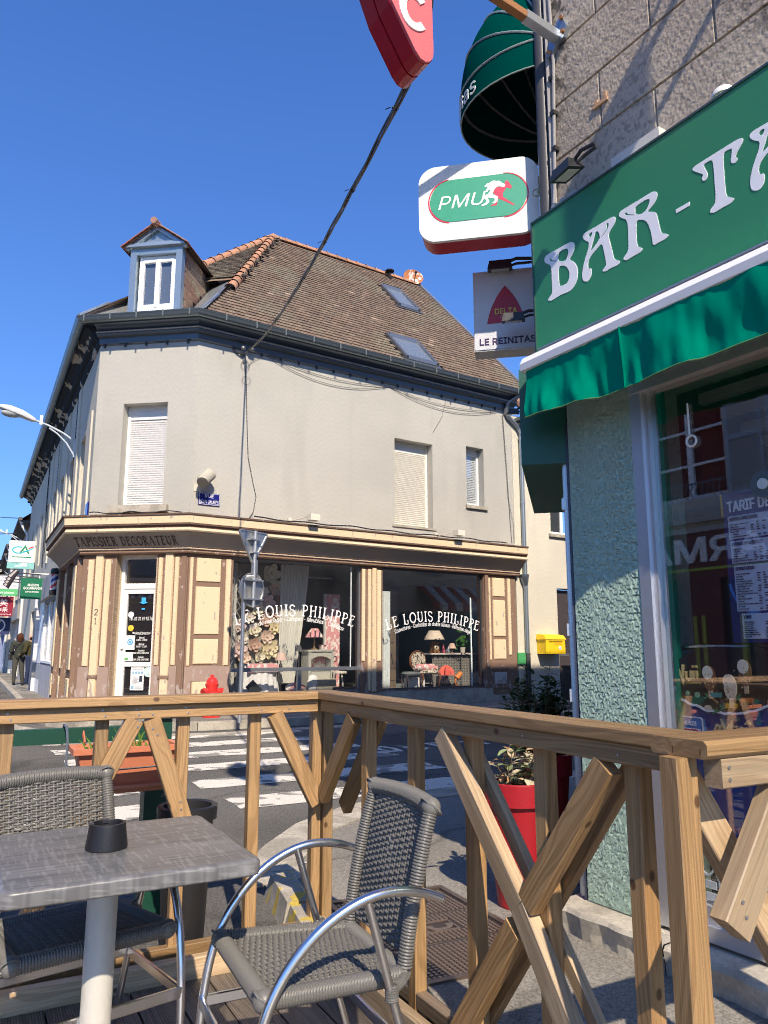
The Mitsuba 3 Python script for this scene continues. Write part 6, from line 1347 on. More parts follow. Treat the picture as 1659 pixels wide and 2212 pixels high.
put('ledge', M().prism(Polygon([(.0, 3.56), (3.2, 3.56), (3.2, 3.60), (2.4, 3.61), (1.4, 3.60), (.75, 3.598), (.0, 3.60)]), -.05, .012), 'concrete', BAR, fr=FB)
# door on the cut corner, seen edge on
dk = put('corner_door', M().box(-1.32, -1.24, .02, .1, .1, 2.35).box(-.20, -.12, .02, .1, .1, 2.35).box(-.76, -.68, .03, .09, .1, 2.3).box(-1.24, -.2, .03, .1, 2.24, 2.35), 'metal_worn', BAR, fr=FK, color=(.52, .53, .54))
put('pane', M().box(-1.24, -.76, .055, .06, .1, 2.24).box(-.68, -.2, .055, .06, .1, 2.24), 'gloss', dk, fr=FK, color=(.03, .035, .04))
put('jamb_strip', M().box(-.075, -.055, -.03, 0, .13, 2.4).box(-.10, -.085, -.035, 0, .13, 2.4), 'metal_worn', dk, fr=FK, color=(.60, .62, .64))
put('jamb_strip', M().box(-.055, -.012, -.014, 0, .13, 2.42), 'satin', dk, fr=FK, color=(.03, .035, .06))
for z in (1.02, 1.34, 1.98):
    put('hinge', M().box(-.10, -.05, -.045, -.02, z, z + .06), 'metal_worn', dk, fr=FK, color=(.6, .6, .6))
put('corner_fascia', M().box(-1.5, -.02, -.24, -.004, 2.22, 2.74), 'satin', BAR, fr=FK, color=(.012, .085, .055), label='dark green box fascia over the corner door')
# fascia board with BAR-TABAC
fa = thing('bar_fascia', 'long green fascia board reading BAR-TA in white display capitals', 'sign')
FG = (.03, .215, .10)
put('board', M().box(-.075, 5.2, -.12, -.004, 2.80, 3.545), 'satin', fa, fr=FB, color=FG)
put('edge_trim', M().box(-.085, -.075, -.125, 0, 2.80, 3.55).box(-.085, 5.2, -.126, 0, 3.545, 3.556), 'metal_worn', fa, fr=FB, color=(.10, .16, .14))
def letter(name, dx=0, dz=0):
    rings = LETTERS[name]
    ch = []
    for r_ in rings:
        q = np.array(r_)
        for _ in range(2 if name != '-' else 0):            # corner cutting rounds the outline
            a, b = q, np.roll(q, -1, 0)
            q = np.stack([a * .75 + b * .25, a * .25 + b * .75], 1).reshape(-1, 2)
        ch.append(Polygon(q).buffer(0))
    p = ch[0]
    for h in ch[1:]:
        p = p.difference(h)
    return aff.translate(p, dx, dz)
for nm, dx, dz in (('B', 0, 0), ('A', 0, 0), ('R', 0, 0), ('-', 0, 0), ('T', 0, 0), ('A', .893, -.003), ('B', 1.47, -.004), ('A', 1.46, -.004)):
    put('letter', M().prism(letter(nm, dx, dz), -.1225, -.12), 'satin', fa, fr=FB, color=(.82, .83, .85))
an = np.radians(np.linspace(50, 310, 30))
put('letter', M().prism(aff.translate(aff.scale(LineString(np.stack([np.cos(an), np.sin(an)], 1)).buffer(.22), .12, .14, origin=(0, 0)), 2.22, 3.17), -.1225, -.12), 'satin', fa, fr=FB, color=(.82, .83, .85))
# closed awning under the fascia
aw = thing('folded_awning', 'folded green awning with a white cassette and a ruffled valance', 'awning')
put('cassette', M().prism(Polygon([(0, 0)]).buffer(0), 0, 1).box(0, 0, 0, 0, 0, 0) if False else M().grid(np.array([[(x, y, z) for y, z in ((-.02, 2.80), (-.14, 2.80), (-.16, 2.785), (-.15, 2.765), (-.20, 2.755), (-.255, 2.735), (-.275, 2.70), (-.27, 2.665), (-.24, 2.655), (-.05, 2.66))] for x in (-.04, 5.2)]).transpose(1, 0, 2)), 'satin', aw, fr=FB, color=(.74, .74, .76), smooth=28)
put('cassette_end', M().prism(Polygon([(.02, 2.80), (.14, 2.80), (.16, 2.785), (.20, 2.755), (.255, 2.735), (.275, 2.70), (.27, 2.665), (.24, 2.655), (.05, 2.66)]), -.004, 0), 'satin', aw, fr=FB.sub(-.04, 0, 0, 90) if False else Frame(FB(np.array([-.04, 0, 0])), 148.1 + 90), color=(.7, .7, .72))
put('cassette_rail', M().box(-.04, 5.2, -.150, -.125, 2.803, 2.812).box(-.04, 5.2, -.168, -.15, 2.775, 2.785), 'metal_worn', aw, fr=FB, color=(.45, .45, .46))
nx, nz = 420, 12
xs = np.linspace(-.02, 5.2, nx)
P = np.zeros((nz, nx, 3))
for k, tt in enumerate(np.linspace(0, 1, nz)):
    nn = meshkit.noise(np.stack([xs * 9, xs * 0 + tt * 1.2, xs * 0], 1)) - .5
    n2 = meshkit.noise(np.stack([xs * 26, xs * 0 + tt * 2.6, xs * 0 + 5], 1)) - .5
    n3 = meshkit.noise(np.stack([xs * 50 + tt * 6, xs * 0 + tt * 4, xs * 0 + 9], 1)) - .5
    P[k] = np.stack([xs + .012 * nn * tt, -.262 - .060 * nn * (.2 + tt) - .016 * n2 * (.25 + tt) - .004 * n3, 2.668 - (.255 + .02 * np.sin(xs * 2.4) + .01 * n2) * tt], 1)
put('valance', M().grid(P), 'cloth', aw, fr=FB, color=(.0, .225, .145), smooth=True)
put('valance_seam', M().tube([tuple(P[-1][i]) for i in range(0, nx, 4)], .004, 5), 'cloth', aw, fr=FB, color=(.10, .19, .09))
xi = int((.60 + .02) / 5.22 * nx)
put('valance_seam', M().tube([tuple(P[k][xi] + np.array([0, -.003, 0])) for k in range(nz)], .006, 5), 'cloth', aw, fr=FB, color=(.0, .19, .12))
# window under the awning
wf = put('bar_window', M().box(.405, .465, -.004, .09, .14, 2.52).box(.465, .492, .01, .07, .20, 2.46).box(.405, 4.2, -.01, .09, 2.455, 2.52).box(.465, 4.2, -.004, .07, .14, .20).box(.492, 4.2, .01, .07, .20, .27).box(1.75, 1.83, -.01, .08, .2, 2.46).box(3.0, 3.08, -.01, .08, .2, 2.46), 'metal_worn', BAR, fr=FB, color=(.66, .67, .70), label='large bar window in a grey aluminium frame')
put('pane', M().box(.492, 1.75, .038, .044, .27, 2.455).box(1.83, 3.0, .038, .044, .27, 2.455).box(3.08, 4.2, .038, .044, .27, 2.455), 'coated_glass', wf, fr=FB)
put('green_post', M().box(.500, .522, .07, .10, .27, 2.455), 'satin', wf, fr=FB, color=(.0, .22, .12))
put('etched_emblem', M().prism(unary_union([_arc(.66, .50, .05, .12, 20, 160, .008), _arc(.62, .50, .05, .12, 200, 340, .008), _arc(.70, .47, .05, .12, 120, 300, .008), sbox(.61, .33, .66, .36), sbox(.67, .33, .72, .36), sbox(.61, .285, .66, .315), sbox(.67, .285, .72, .315)]), .032, .037), 'satin', wf, fr=FB, color=(.34, .37, .37))
put('cup_hook', M().tube([(.690, .03, 2.19), (.690, .03, 2.34)], .004, 6).tube([(.697 + .024 * math.cos(a), .03, 2.168 + .024 * math.sin(a)) for a in np.linspace(0, 6.28, 20)], .005, 6), 'satin', wf, fr=FB, color=(.72, .72, .70))
put('ventilator', M().cyl((1.005, .034, 1.92), (1.005, .028, 1.92), .055, 24), 'gloss', wf, fr=FB, color=(.10, .12, .13))
put('ventilator_hub', M().cyl((1.005, .028, 1.92), (1.005, .022, 1.92), .022, 16), 'satin', wf, fr=FB, color=(.6, .6, .55))
# the room inside
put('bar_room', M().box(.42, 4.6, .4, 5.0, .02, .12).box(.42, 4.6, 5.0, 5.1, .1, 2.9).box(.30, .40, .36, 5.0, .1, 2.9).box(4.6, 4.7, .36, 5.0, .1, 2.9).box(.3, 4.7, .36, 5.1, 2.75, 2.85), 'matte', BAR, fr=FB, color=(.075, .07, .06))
for i in range(4):  # pale strips inside the top of the window
    put('pale_strip', M().box(.56, 1.15, .30 + i * .16, .34 + i * .16, 2.42 - i * .045, 2.47 - i * .045), 'matte', BAR, fr=FB, color=(.26, .26, .25))
# price list behind the glass
pl = thing('price_list', 'dark blue price list headed TARIF DES CONS with white sheets behind the bar window', 'poster')
put('board', M().box(.80, 1.52, .062, .070, 1.30, 1.915), 'satin', pl, fr=FB, color=(.02, .03, .15))
put('stripe', M().box(.792, .799, .060, .070, 1.82, 1.915), 'satin', pl, fr=FB, color=(.62, .36, .06))
put('title', M().prism(fit(sans('TARIF DES CONSOMMATIONS', .042), .822, 1.44, 1.835), .056, .061), 'satin', pl, fr=FB, color=(.80, .81, .84))
sheets = [('BIÈRES PRESSION', .822, 1.72, .175, 6), ('BIÈRES BOUTEILLE', .826, 1.62, .175, 6), ('SPIRITUEUX', .832, 1.425, .178, 15), ('VINS', .850, 1.315, .180, 8)]
for k, (ti, x0, z0, wd_, n) in enumerate(sheets):
    hh = [.095, .092, .185, .100][k]
    sk = put('paper', M().box(x0, x0 + wd_, .057, .061, z0, z0 + hh), 'satin', pl, fr=FB, color=(.62, .65, .74))
    put('heading', M().prism(fit(sans(ti, .013), x0 + .008, x0 + .008 + .0082 * len(ti), z0 + hh - .02), .0535, .0568), 'satin', sk, fr=FB, color=(.05, .06, .16))
    g = []
    for i in range(n):
        z = z0 + .006 + i * (hh - .034) / n
        x = x0 + .008
        for _ in range(R.randrange(2, 5)):
            l = R.uniform(.008, .024); g.append(sbox(x, z + R.uniform(0, .001), x + l, z + .0042)); x += l + .004
        for c in (.10, .125, .15):
            if R.random() < .8: g.append(sbox(x0 + c, z, x0 + c + R.uniform(.008, .018), z + .0045))
    put('writing', M().prism(unary_union(g), .0535, .0565), 'satin', sk, fr=FB, color=(.06, .06, .10))
for x0, z0, hh in ((1.04, 1.72, .095), (1.04, 1.60, .10), (1.04, 1.40, .18)):
    put('paper', M().box(x0, x0 + .2, .057, .061, z0, z0 + hh), 'satin', pl, fr=FB, color=(.62, .65, .74))
put('swirl', M().prism(unary_union([_arc(.95, 1.45, .14, .28, -60, 40, .012), _arc(.9, 1.6, .10, .18, 200, 330, .010)]), .0585, .0615), 'satin', pl, fr=FB, color=(.06, .24, .62))
# ice cream stand: an oval black board over a blue one
ic = thing('ice_cream_stand', 'ice cream stand with an oval black board over a blue panel inside the bar window', 'display stand')
fi = FB.sub(.476 - .314 * .934, .09, .0899); fi.x = fi.x * .934; fi.zk = .929
ov = aff.scale(Point(0, 0).buffer(1, 24), .262, .142); ov = aff.translate(ov, .575, 1.145).union(Point(.735, 1.20).buffer(.092))
put('blue_panel', M().prism(sbox(.33, .45, .86, 1.10).buffer(.012), .01, .02), 'satin', ic, fr=fi, color=(.012, .035, .22))
put('tube_frame', M().tube([(.325, .03, .034), (.325, .03, 1.24), (.34, .03, 1.275), (.38, .03, 1.285), (.80, .03, 1.285), (.85, .03, 1.275), (.865, .03, 1.24), (.865, .03, .034)], .011, 8), 'metal', ic, fr=fi, color=(.75, .75, .75), smooth=50)
ob = put('oval_board', M().prism(ov, -.012, .008), 'satin', ic, fr=fi, color=(.012, .012, .012))
tear = [(.333, 1.10)] + [(.36 + i * .02, 1.045 - .048 * math.sin(i / 22 * math.pi) + R.uniform(-.004, .004)) for i in range(23)] + [(.82, 1.08)]
put('torn_edge', M().prism(LineString(tear).buffer(.005), -.016, -.012), 'satin', ob, fr=fi, color=(.78, .80, .82))
put('lettering', M().prism(unary_union([_ln((.345, 1.13), (.352, 1.195), (.378, 1.135), (.385, 1.205), w=.013), _ln((.398, 1.175), (.398, 1.145), (.41, 1.137), (.424, 1.145), (.424, 1.178), w=.012), _ln((.437, 1.14), (.437, 1.178), w=.012), _ln((.455, 1.14), (.455, 1.178), w=.012), _dot(.437, 1.196, .0065), _dot(.455, 1.196, .0065)]), -.016, -.012), 'satin', ob, fr=fi, color=(.85, .66, .26))
put('small_print', M().prism(fit(sans('ICE CREAM ADVENTURE', .009), .37, .475, 1.118), -.015, -.012), 'satin', ob, fr=fi, color=(.5, .36, .12))
for x, z, top, bot, name in ((.520, 1.145, (.82, .76, .64), (.22, .09, .045), 'chocolate coated ice cream bar with vanilla top'), (.620, 1.11, (.84, .72, .54), (.80, .66, .48), 'cream coloured ice cream bar'), (.695, 1.175, (.82, .74, .62), (.24, .10, .05), 'larger chocolate ice cream bar with caramel')):
    bp = put('ice_cream', M().prism(aff.scale(Point(x, z).buffer(1, 14), .030, .055), -.019, -.013), 'satin', ob, fr=fi, color=bot, label=name)
    put('top', M().prism(aff.translate(aff.scale(Point(0, 0).buffer(1, 12), .026, .030), x - .006, z + .026), -.021, -.0175), 'satin', bp, fr=fi, color=top)
    put('stick', M().prism(sbox(x - .007, z - .085, x + .007, z - .05).buffer(.003), -.017, -.013), 'satin', bp, fr=fi, color=(.58, .42, .25))
    g = [Point(x + R.gauss(0, .013), z + R.gauss(-.012, .022)).buffer(R.uniform(.002, .0045), 4) for _ in range(16)]
    put('nuts', M().prism(unary_union(g), -.0212, -.018), 'satin', bp, fr=fi, color=(.55, .40, .24), kind='stuff')
for x, z, w_, c in ((.515, 1.063, .055, (.05, .30, .28)), (.585, 1.020, .058, (.72, .44, .04)), (.665, 1.048, .055, (.62, .14, .03))):
    put('ribbon', M().prism(Polygon([(x, z), (x + w_, z + .002), (x + w_ + .003, z + .022), (x + .003, z + .020)]), -.017, -.013), 'satin', ob, fr=fi, color=c)
for x, z in ((.505, 1.065), (.575, 1.018), (.655, 1.062), (.54, 1.0)):
    put('leaf_print', M().prism(unary_union([_ln((x, z), (x + .02 * math.cos(a), z + .02 * math.sin(a)), w=.006) for a in (.3, 1.3, 2.4, 3.6)]), -.0165, -.013), 'satin', ob, fr=fi, color=(.06, .20, .09))
put('roundel', M().prism(unary_union([Point(.40, 1.075).buffer(.011), Point(.45, 1.07).buffer(.013)]), -.016, -.0125), 'satin', ob, fr=fi, color=(.22, .42, .26))
put('roundel', M().prism(aff.scale(Point(.50, 1.015).buffer(.015), 1.2, .8), -.016, -.0125), 'satin', ob, fr=fi, color=(.66, .58, .42))
bd = sbox(.352, .885, .452, .955).buffer(.016)
lb = put('brand_badge', M().prism(bd, -.012, .008), 'satin', ic, fr=fi, color=(.03, .16, .46))
put('badge_rim', M().prism(bd.difference(bd.buffer(-.005)), -.015, -.012), 'satin', lb, fr=fi, color=(.62, .66, .72))
put('badge_field', M().prism(sbox(.352, .875, .452, .918), -.015, -.012), 'satin', lb, fr=fi, color=(.76, .76, .78))
put('badge_text', M().prism(unary_union([fit(sans('GLACES', .018, False), .372, .432, .932)]), -.0155, -.012), 'satin', lb, fr=fi, color=(.75, .8, .85))
put('badge_name', M().prism(unary_union([fit(sans('Nestlé', .026), .362, .443, .884), sbox(.37, .912, .44, .916)]), -.0185, -.0148), 'satin', lb, fr=fi, color=(.55, .03, .05))
def script(x0, z0, k):                                       # hand lettering of the panel
    p = lambda *q, w=.013: _ln(*[(x0 + a * k, z0 + b * k) for a, b in q], w=w * k * 4)
    return unary_union([p((.0, .22), (.16, .30), (.20, .40), (.10, .44), (.02, .30), (.06, .12), (.18, .10), (.28, .22)), p((.24, .62), (.44, .06)), p((.50, .48), (.20, .0)), p((.58, .60), (.52, .18), (.62, .12)), p((.46, .42), (.72, .44)), p((.74, .40), (.72, .12)), p((.74, .30), (.84, .42), (.92, .40)),
                        p((.94, .24), (1.10, .30), (1.10, .40), (1.0, .42), (.94, .28), (1.0, .12), (1.14, .16)), p((.98, .52), (1.06, .60), (1.14, .52)), p((1.22, .12), (1.24, .40)), p((1.24, .32), (1.32, .40), (1.36, .36), (1.34, .12)), p((1.36, .32), (1.44, .40), (1.48, .34), (1.48, .12)), p((1.58, .24), (1.74, .30), (1.72, .40), (1.62, .42), (1.58, .26), (1.64, .12), (1.80, .16))])
put('script_lettering', M().prism(script(.515, .875, .155), -.006, .010), 'satin', ic, fr=fi, color=(.70, .55, .30), label='hand lettered Extrême')
put('crest', M().prism(Point(.625, .975).buffer(.012), -.006, .010), 'satin', ic, fr=fi, color=(.12, .25, .20))
put_thing('cafe_table', M().lathe([(.20, .86), (.20, .885), (.0, .885)], 28, (.70, .25)), 'satin', 'round grey table top behind the bar window', 'table', fr=FB, color=(.36, .35, .33))
for i, (x, y, h, c, lab) in enumerate(((1.0, 3.6, 1.9, (.16, .03, .03), 'dark red fridge at the back of the bar'), (2.2, 4.2, 1.2, (.14, .12, .10), 'dark bar counter inside'))):
    put_thing('bar_furniture', M().box(x, x + 1.0, y, y + .6, .12, .12 + h), 'satin', lab, 'furniture', fr=FB, color=c)

# ------------------------------------------------------------------ lamps on the fascia
def floodlight(fr, x, y, z, label, yaw=0, s=1.0, arm_x=.2):
    t = thing('floodlight', label, 'floodlight')
    f = fr.sub(x, y, z, yaw)
    b = lambda a: [q * s for q in a]
    put('housing', M().add(np.array([(-.09, -.07, -.05), (.09, -.07, -.05), (.09, .05, -.02), (-.09, .05, -.02), (-.075, -.06, .02), (.075, -.06, .02), (.06, .04, .035), (-.06, .04, .035)]) * s, [[0, 1, 5, 4], [1, 2, 6, 5], [2, 3, 7, 6], [3, 0, 4, 7], [4, 5, 6, 7]]).add(np.array([(-.09, -.07, -.05), (.09, -.07, -.05), (.09, .05, -.02), (-.09, .05, -.02), (-.065, -.05, -.047), (.065, -.05, -.047), (.065, .03, -.027), (-.065, .03, -.027)]) * s, [[0, 4, 5, 1], [1, 5, 6, 2], [2, 6, 7, 3], [3, 7, 4, 0]]), 'satin', t, fr=f, color=(.022, .024, .026))
    put('lens', M().add(np.array([(-.065, -.05, -.047), (.065, -.05, -.047), (.065, .03, -.027), (-.065, .03, -.027)]) * s, [[0, 3, 2, 1]]), 'gloss', t, fr=f, color=(.42, .43, .40))
    put('bracket', M().tube(np.array([(.085, .0, .0), (.12, .02, .02), (arm_x, .04, .03)]) * s, .010 * s, 6).tube(np.array([(.06, .0, .03), (.12, .0, .05), (arm_x, .03, .05)]) * s, .012 * s, 6), 'satin', t, fr=f, color=(.035, .035, .04))
floodlight(FB, .315, -.24, 3.60, 'black floodlight on top of the green fascia near the conduits', 8, .85)
floodlight(FK, -.55, -.36, 3.63, 'black floodlight above the grey Delta sign', -92, .85, .28)
floodlight(FK, -.42, -.28, 3.22, 'black floodlight in front of the grey Delta sign', -92, .75, .28)
floodlight(FK, -.30, -.30, 2.60, 'black floodlight under the cassette at the corner', -92, .5, .3)
t = thing('cable_outlet', 'two round conduit ends over the left end of the fascia', 'conduit')
for x in (.06, .12, .19):
    put('conduit_end', M().tube([(x, -.09, 3.585), (x, .0, 3.60)], .022, 12).tube([(x, -.094, 3.585), (x, -.09, 3.585)], .012, 10), 'satin', t, fr=FB, color=(.40, .42, .41))
put_thing('wall_box', M().box(.46, .74, -.10, .0, 3.575, 3.625), 'satin', 'long cream box on the fascia top', 'box', fr=FB, color=(.62, .60, .54))
put_thing('sensor_dome', M().lathe([(.05, 3.585), (.05, 3.60), (.035, 3.62), (.0, 3.625)], 16, (1.04, -.06)), 'satin', 'white round sensor on the fascia top', 'sensor', fr=FB, color=(.72, .72, .70), smooth=40)

# ------------------------------------------------------------------ projecting signs at the corner
ps = thing('betting_sign', 'white and green projecting PMU sign with a running horse', 'sign')
fp = Frame(FK(np.array([-.2, 0, 0])), 101.5)
cap = lambda x0, x1, z0, z1, r: sbox(x0 + r, z0 + r, x1 - r, z1 - r).buffer(r, 12)
put('case', M().prism(cap(-.795, -.105, 3.632, 4.105, .10), .01, .15), 'satin', ps, fr=fp, color=(.45, .03, .04), label='red sides of the sign')
put('face', M().prism(cap(-.80, -.10, 3.628, 4.11, .105), -.012, .012), 'satin', ps, fr=fp, color=(.80, .80, .77))
pill = cap(-.732, -.168, 3.742, 4.012, .134)
put('pill', M().prism(pill, -.016, -.012), 'satin', ps, fr=fp, color=(.03, .30, .19))
ring_ = aff.scale(pill, 1.04, 1.05).difference(aff.scale(pill, 1.015, 1.02))
put('red_ring', M().prism(ring_.difference(sbox(-.62, 3.6, -.30, 4.2)), -.016, -.012), 'satin', ps, fr=fp, color=(.70, .03, .06))
zpx = lambda x, y: (-.798 + (x - 85) * (.688 / 1275), 4.111 - (y - 165 + (x - 700) * .125) * (.485 / 823))
hp = lambda pts: Polygon([zpx(*p) for p in pts]).buffer(0)
put('horse', M().prism(unary_union([hp([(905, 372), (935, 378), (965, 375), (1000, 400), (1028, 418), (1022, 440), (985, 438), (955, 432), (930, 445), (910, 470), (895, 500), (880, 540), (835, 540), (850, 505), (872, 470), (845, 480), (830, 500), (818, 495), (826, 465), (842, 442), (800, 442), (825, 415), (835, 405), (870, 392), (885, 378)]),
    hp([(875, 515), (945, 545), (937, 600), (905, 622), (885, 615), (910, 590), (910, 565), (850, 558)]), hp([(850, 515), (885, 550), (835, 562), (855, 600), (822, 637), (775, 652), (762, 642), (812, 615), (822, 592), (803, 568), (778, 562), (798, 540)])]), -.0175, -.0145), 'satin', ps, fr=fp, color=(.82, .82, .80), label='white horse silhouette')
put('horse', M().prism(hp([(895, 500), (910, 455), (960, 440), (1010, 445), (1030, 375), (1055, 370), (1100, 440), (1085, 460), (1040, 445), (1000, 500), (1000, 550), (1060, 590), (1120, 630), (1110, 640), (1040, 605), (945, 565), (940, 600), (930, 640), (870, 650), (865, 640), (915, 625), (920, 580), (930, 545)]), -.017, -.014), 'satin', ps, fr=fp, color=(.70, .03, .08), label='red horse silhouette')
pm_ = fit(sans('PMU', .082, False), -.684, -.425, 3.828, 14)
pm_ = aff.skew(pm_, 0, 1.5, origin=(-.55, 3.86))
put('lettering', M().prism(pm_, -.0175, -.0145), 'satin', ps, fr=fp, color=(.82, .82, .80))
put('bracket', M().box(-.10, .02, .03, .10, 3.955, 4.0).box(-.10, .02, .03, .10, 3.70, 3.745).box(-.03, .02, .0, .12, 3.66, 4.03), 'satin', ps, fr=fp, color=(.40, .03, .05))
put('lamp_arm', M().box(-.03, -.005, -.06, .0, 3.72, 3.95).tube([(-.06, -.05, 3.86), (-.11, -.07, 3.83)], .008, 6).tube([(-.115 + .022 * math.cos(a), -.07, 3.83 + .022 * math.sin(a)) for a in np.linspace(0, 6.2, 12)], .005, 5), 'satin', ps, fr=fp, color=(.40, .38, .33))
put('knob', M().ell((-.085, .02, 4.075), (.014, .014, .014), 1).tube([(-.115, .02, 4.06), (-.085, .02, 4.075)], .004, 5), 'satin', ps, fr=fp, color=(.36, .33, .30), smooth=True)
ds = thing('coffee_sign', 'grey square projecting DELTA CAFÉS sign with a red triangle', 'sign')
fd = Frame(FK(np.array([-.6, 0, 0])), 101.5)
put('case', M().box(-.535, -.02, .0, .13, 3.092, 3.623), 'satin', ds, fr=fd, color=(.60, .585, .56))
put('face', M().box(-.53, -.02, -.006, .0, 3.10, 3.618), 'satin', ds, fr=fd, color=(.56, .57, .59))
side = lambda a, b, bul: [(a[0] + (b[0] - a[0]) * t - bul * (b[1] - a[1]) * 4 * t * (1 - t), a[1] + (b[1] - a[1]) * t + bul * (b[0] - a[0]) * 4 * t * (1 - t)) for t in np.linspace(0, 1, 10)]
put('triangle', M().prism(Polygon(side((-.452, 3.267), (-.337, 3.513), .07) + side((-.337, 3.513), (-.222, 3.272), .07)), -.010, -.006), 'satin', ds, fr=fd, color=(.42, .02, .04))
put('lettering', M().prism(fit(sans('DELTA', .036), -.402, -.265, 3.325), -.013, -.010), 'satin', ds, fr=fd, color=(.62, .50, .06))
put('lettering', M().prism(fit(sans('CAFÉS', .016, False), -.367, -.302, 3.300), -.013, -.010), 'satin', ds, fr=fd, color=(.60, .50, .42))
put('lettering', M().prism(fit(sans('LE REINITAS', .040), -.500, -.158, 3.130), -.010, -.006), 'satin', ds, fr=fd, color=(.045, .02, .07))
# tobacco sign at the end of an iron arm
ts = thing('tobacco_sign', 'red diamond shaped tobacco sign with a white letter C hanging over the street', 'sign')
ft = FB.sub(-.0, -.0)
FT = Frame(FB(np.array([.055, 0, 0])), 148.1 - 90)            # x towards the wall, y along the street
hz = [(-.915, 4.085), (-.890, 4.098), (-.872, 4.125), (-.868, 4.165), (-.878, 4.60), (-.90, 4.95), (-.95, 5.2), (-1.06, 5.42), (-1.10, 5.40), (-1.22, 5.1), (-1.26, 4.85), (-1.22, 4.60), (-1.11, 4.33), (-.975, 4.12), (-.945, 4.09)]
sh_ = Polygon(hz).buffer(.0)
FTt = Frame(FB(np.array([.055, 0, 0])), 58.1)
put('face', M().prism(sh_, -.008, .008), 'satin', ts, fr=FTt, color=(.66, .14, .16))
put('side', M().prism(sh_.buffer(.004), .008, .10).prism(sh_.buffer(-.012), .10, .11).prism(sh_.buffer(.004), .11, .20), 'gloss', ts, fr=FTt, color=(.42, .015, .03))
cc = _arc(-.982, 4.335, .068, .088, 45, 315, .040, 24)
put('lettering', M().prism(cc, -.015, -.008), 'satin', ts, fr=FTt, color=(.84, .83, .83))
put('letter_a', M().prism(unary_union([_ln((-1.07, 4.53), (-1.0, 4.74), (-.93, 4.53), w=.035), _ln((-1.04, 4.60), (-.96, 4.60), w=.03)]), -.015, -.008), 'satin', ts, fr=FTt, color=(.84, .83, .83))
ar = thing('iron_bracket', 'rusty square iron arm with a galvanised wall plate', 'bracket')
a0_, a1_ = FB(np.array([.076, -.02, 4.637])), FB(np.array([.076, -.90, 4.70]))
put('bar', M().bar(a0_, a1_, .045, .045), 'rust', ar)
put('sleeve', M().bar(a0_, a0_ + (a1_ - a0_) * .28, .054, .054), 'metal_worn', ar, color=(.50, .54, .58))
put('wall_plate', M().prism(Polygon([(.0, 4.56), (.03, 4.555), (.075, 4.60), (.13, 4.60), (.15, 4.66), (.12, 4.74), (.08, 4.73), (.06, 4.68), (.02, 4.66)]), -.03, .0), 'metal_worn', ar, fr=FB, color=(.38, .43, .48))
for x, z in ((.02, 4.58), (.125, 4.72), (.13, 4.63)):
    put('bolt', M().cyl((x, -.045, z), (x, -.03, z), .012, 8), 'rust', ar, fr=FB)
# cable clamps beside the sign
cb = thing('cable_bundle', 'bundle of black cables and clamps behind the tobacco sign', 'cable')
q0 = FB(np.array([-.16, -.80, 4.45]))
for k in range(6):
    a = np.array([R.uniform(-.05, .05), R.uniform(-.05, .05), 0]); z0 = R.uniform(-.10, .05)
    put('cable', M().tube([q0 + a + [0, 0, z0 - .02], q0 + a * 1.3 + [.02, 0, z0 + .16], q0 + a + [.05, .02, z0 + .34], q0 + a * 2 + [.12, .05, z0 + .75]], .011, 6), 'satin', cb, color=(.015, .015, .018), smooth=50)
for k in range(6):
    p_ = q0 + [R.uniform(-.05, .06), R.uniform(-.04, .04), R.uniform(0, .26)]
    put('clamp', M().bar(p_, p_ + [R.uniform(-.03, .03), R.uniform(-.03, .03), .07], .035, .03, up=(0, 1, 0), ch=.005), 'satin', cb, color=(.03, .03, .035))
put('tail', M().tube([barend, barend + (q0 - barend) * .5 - [0, 0, .03], q0], .016, 6), 'satin', cb, color=(.015, .015, .018), smooth=50)

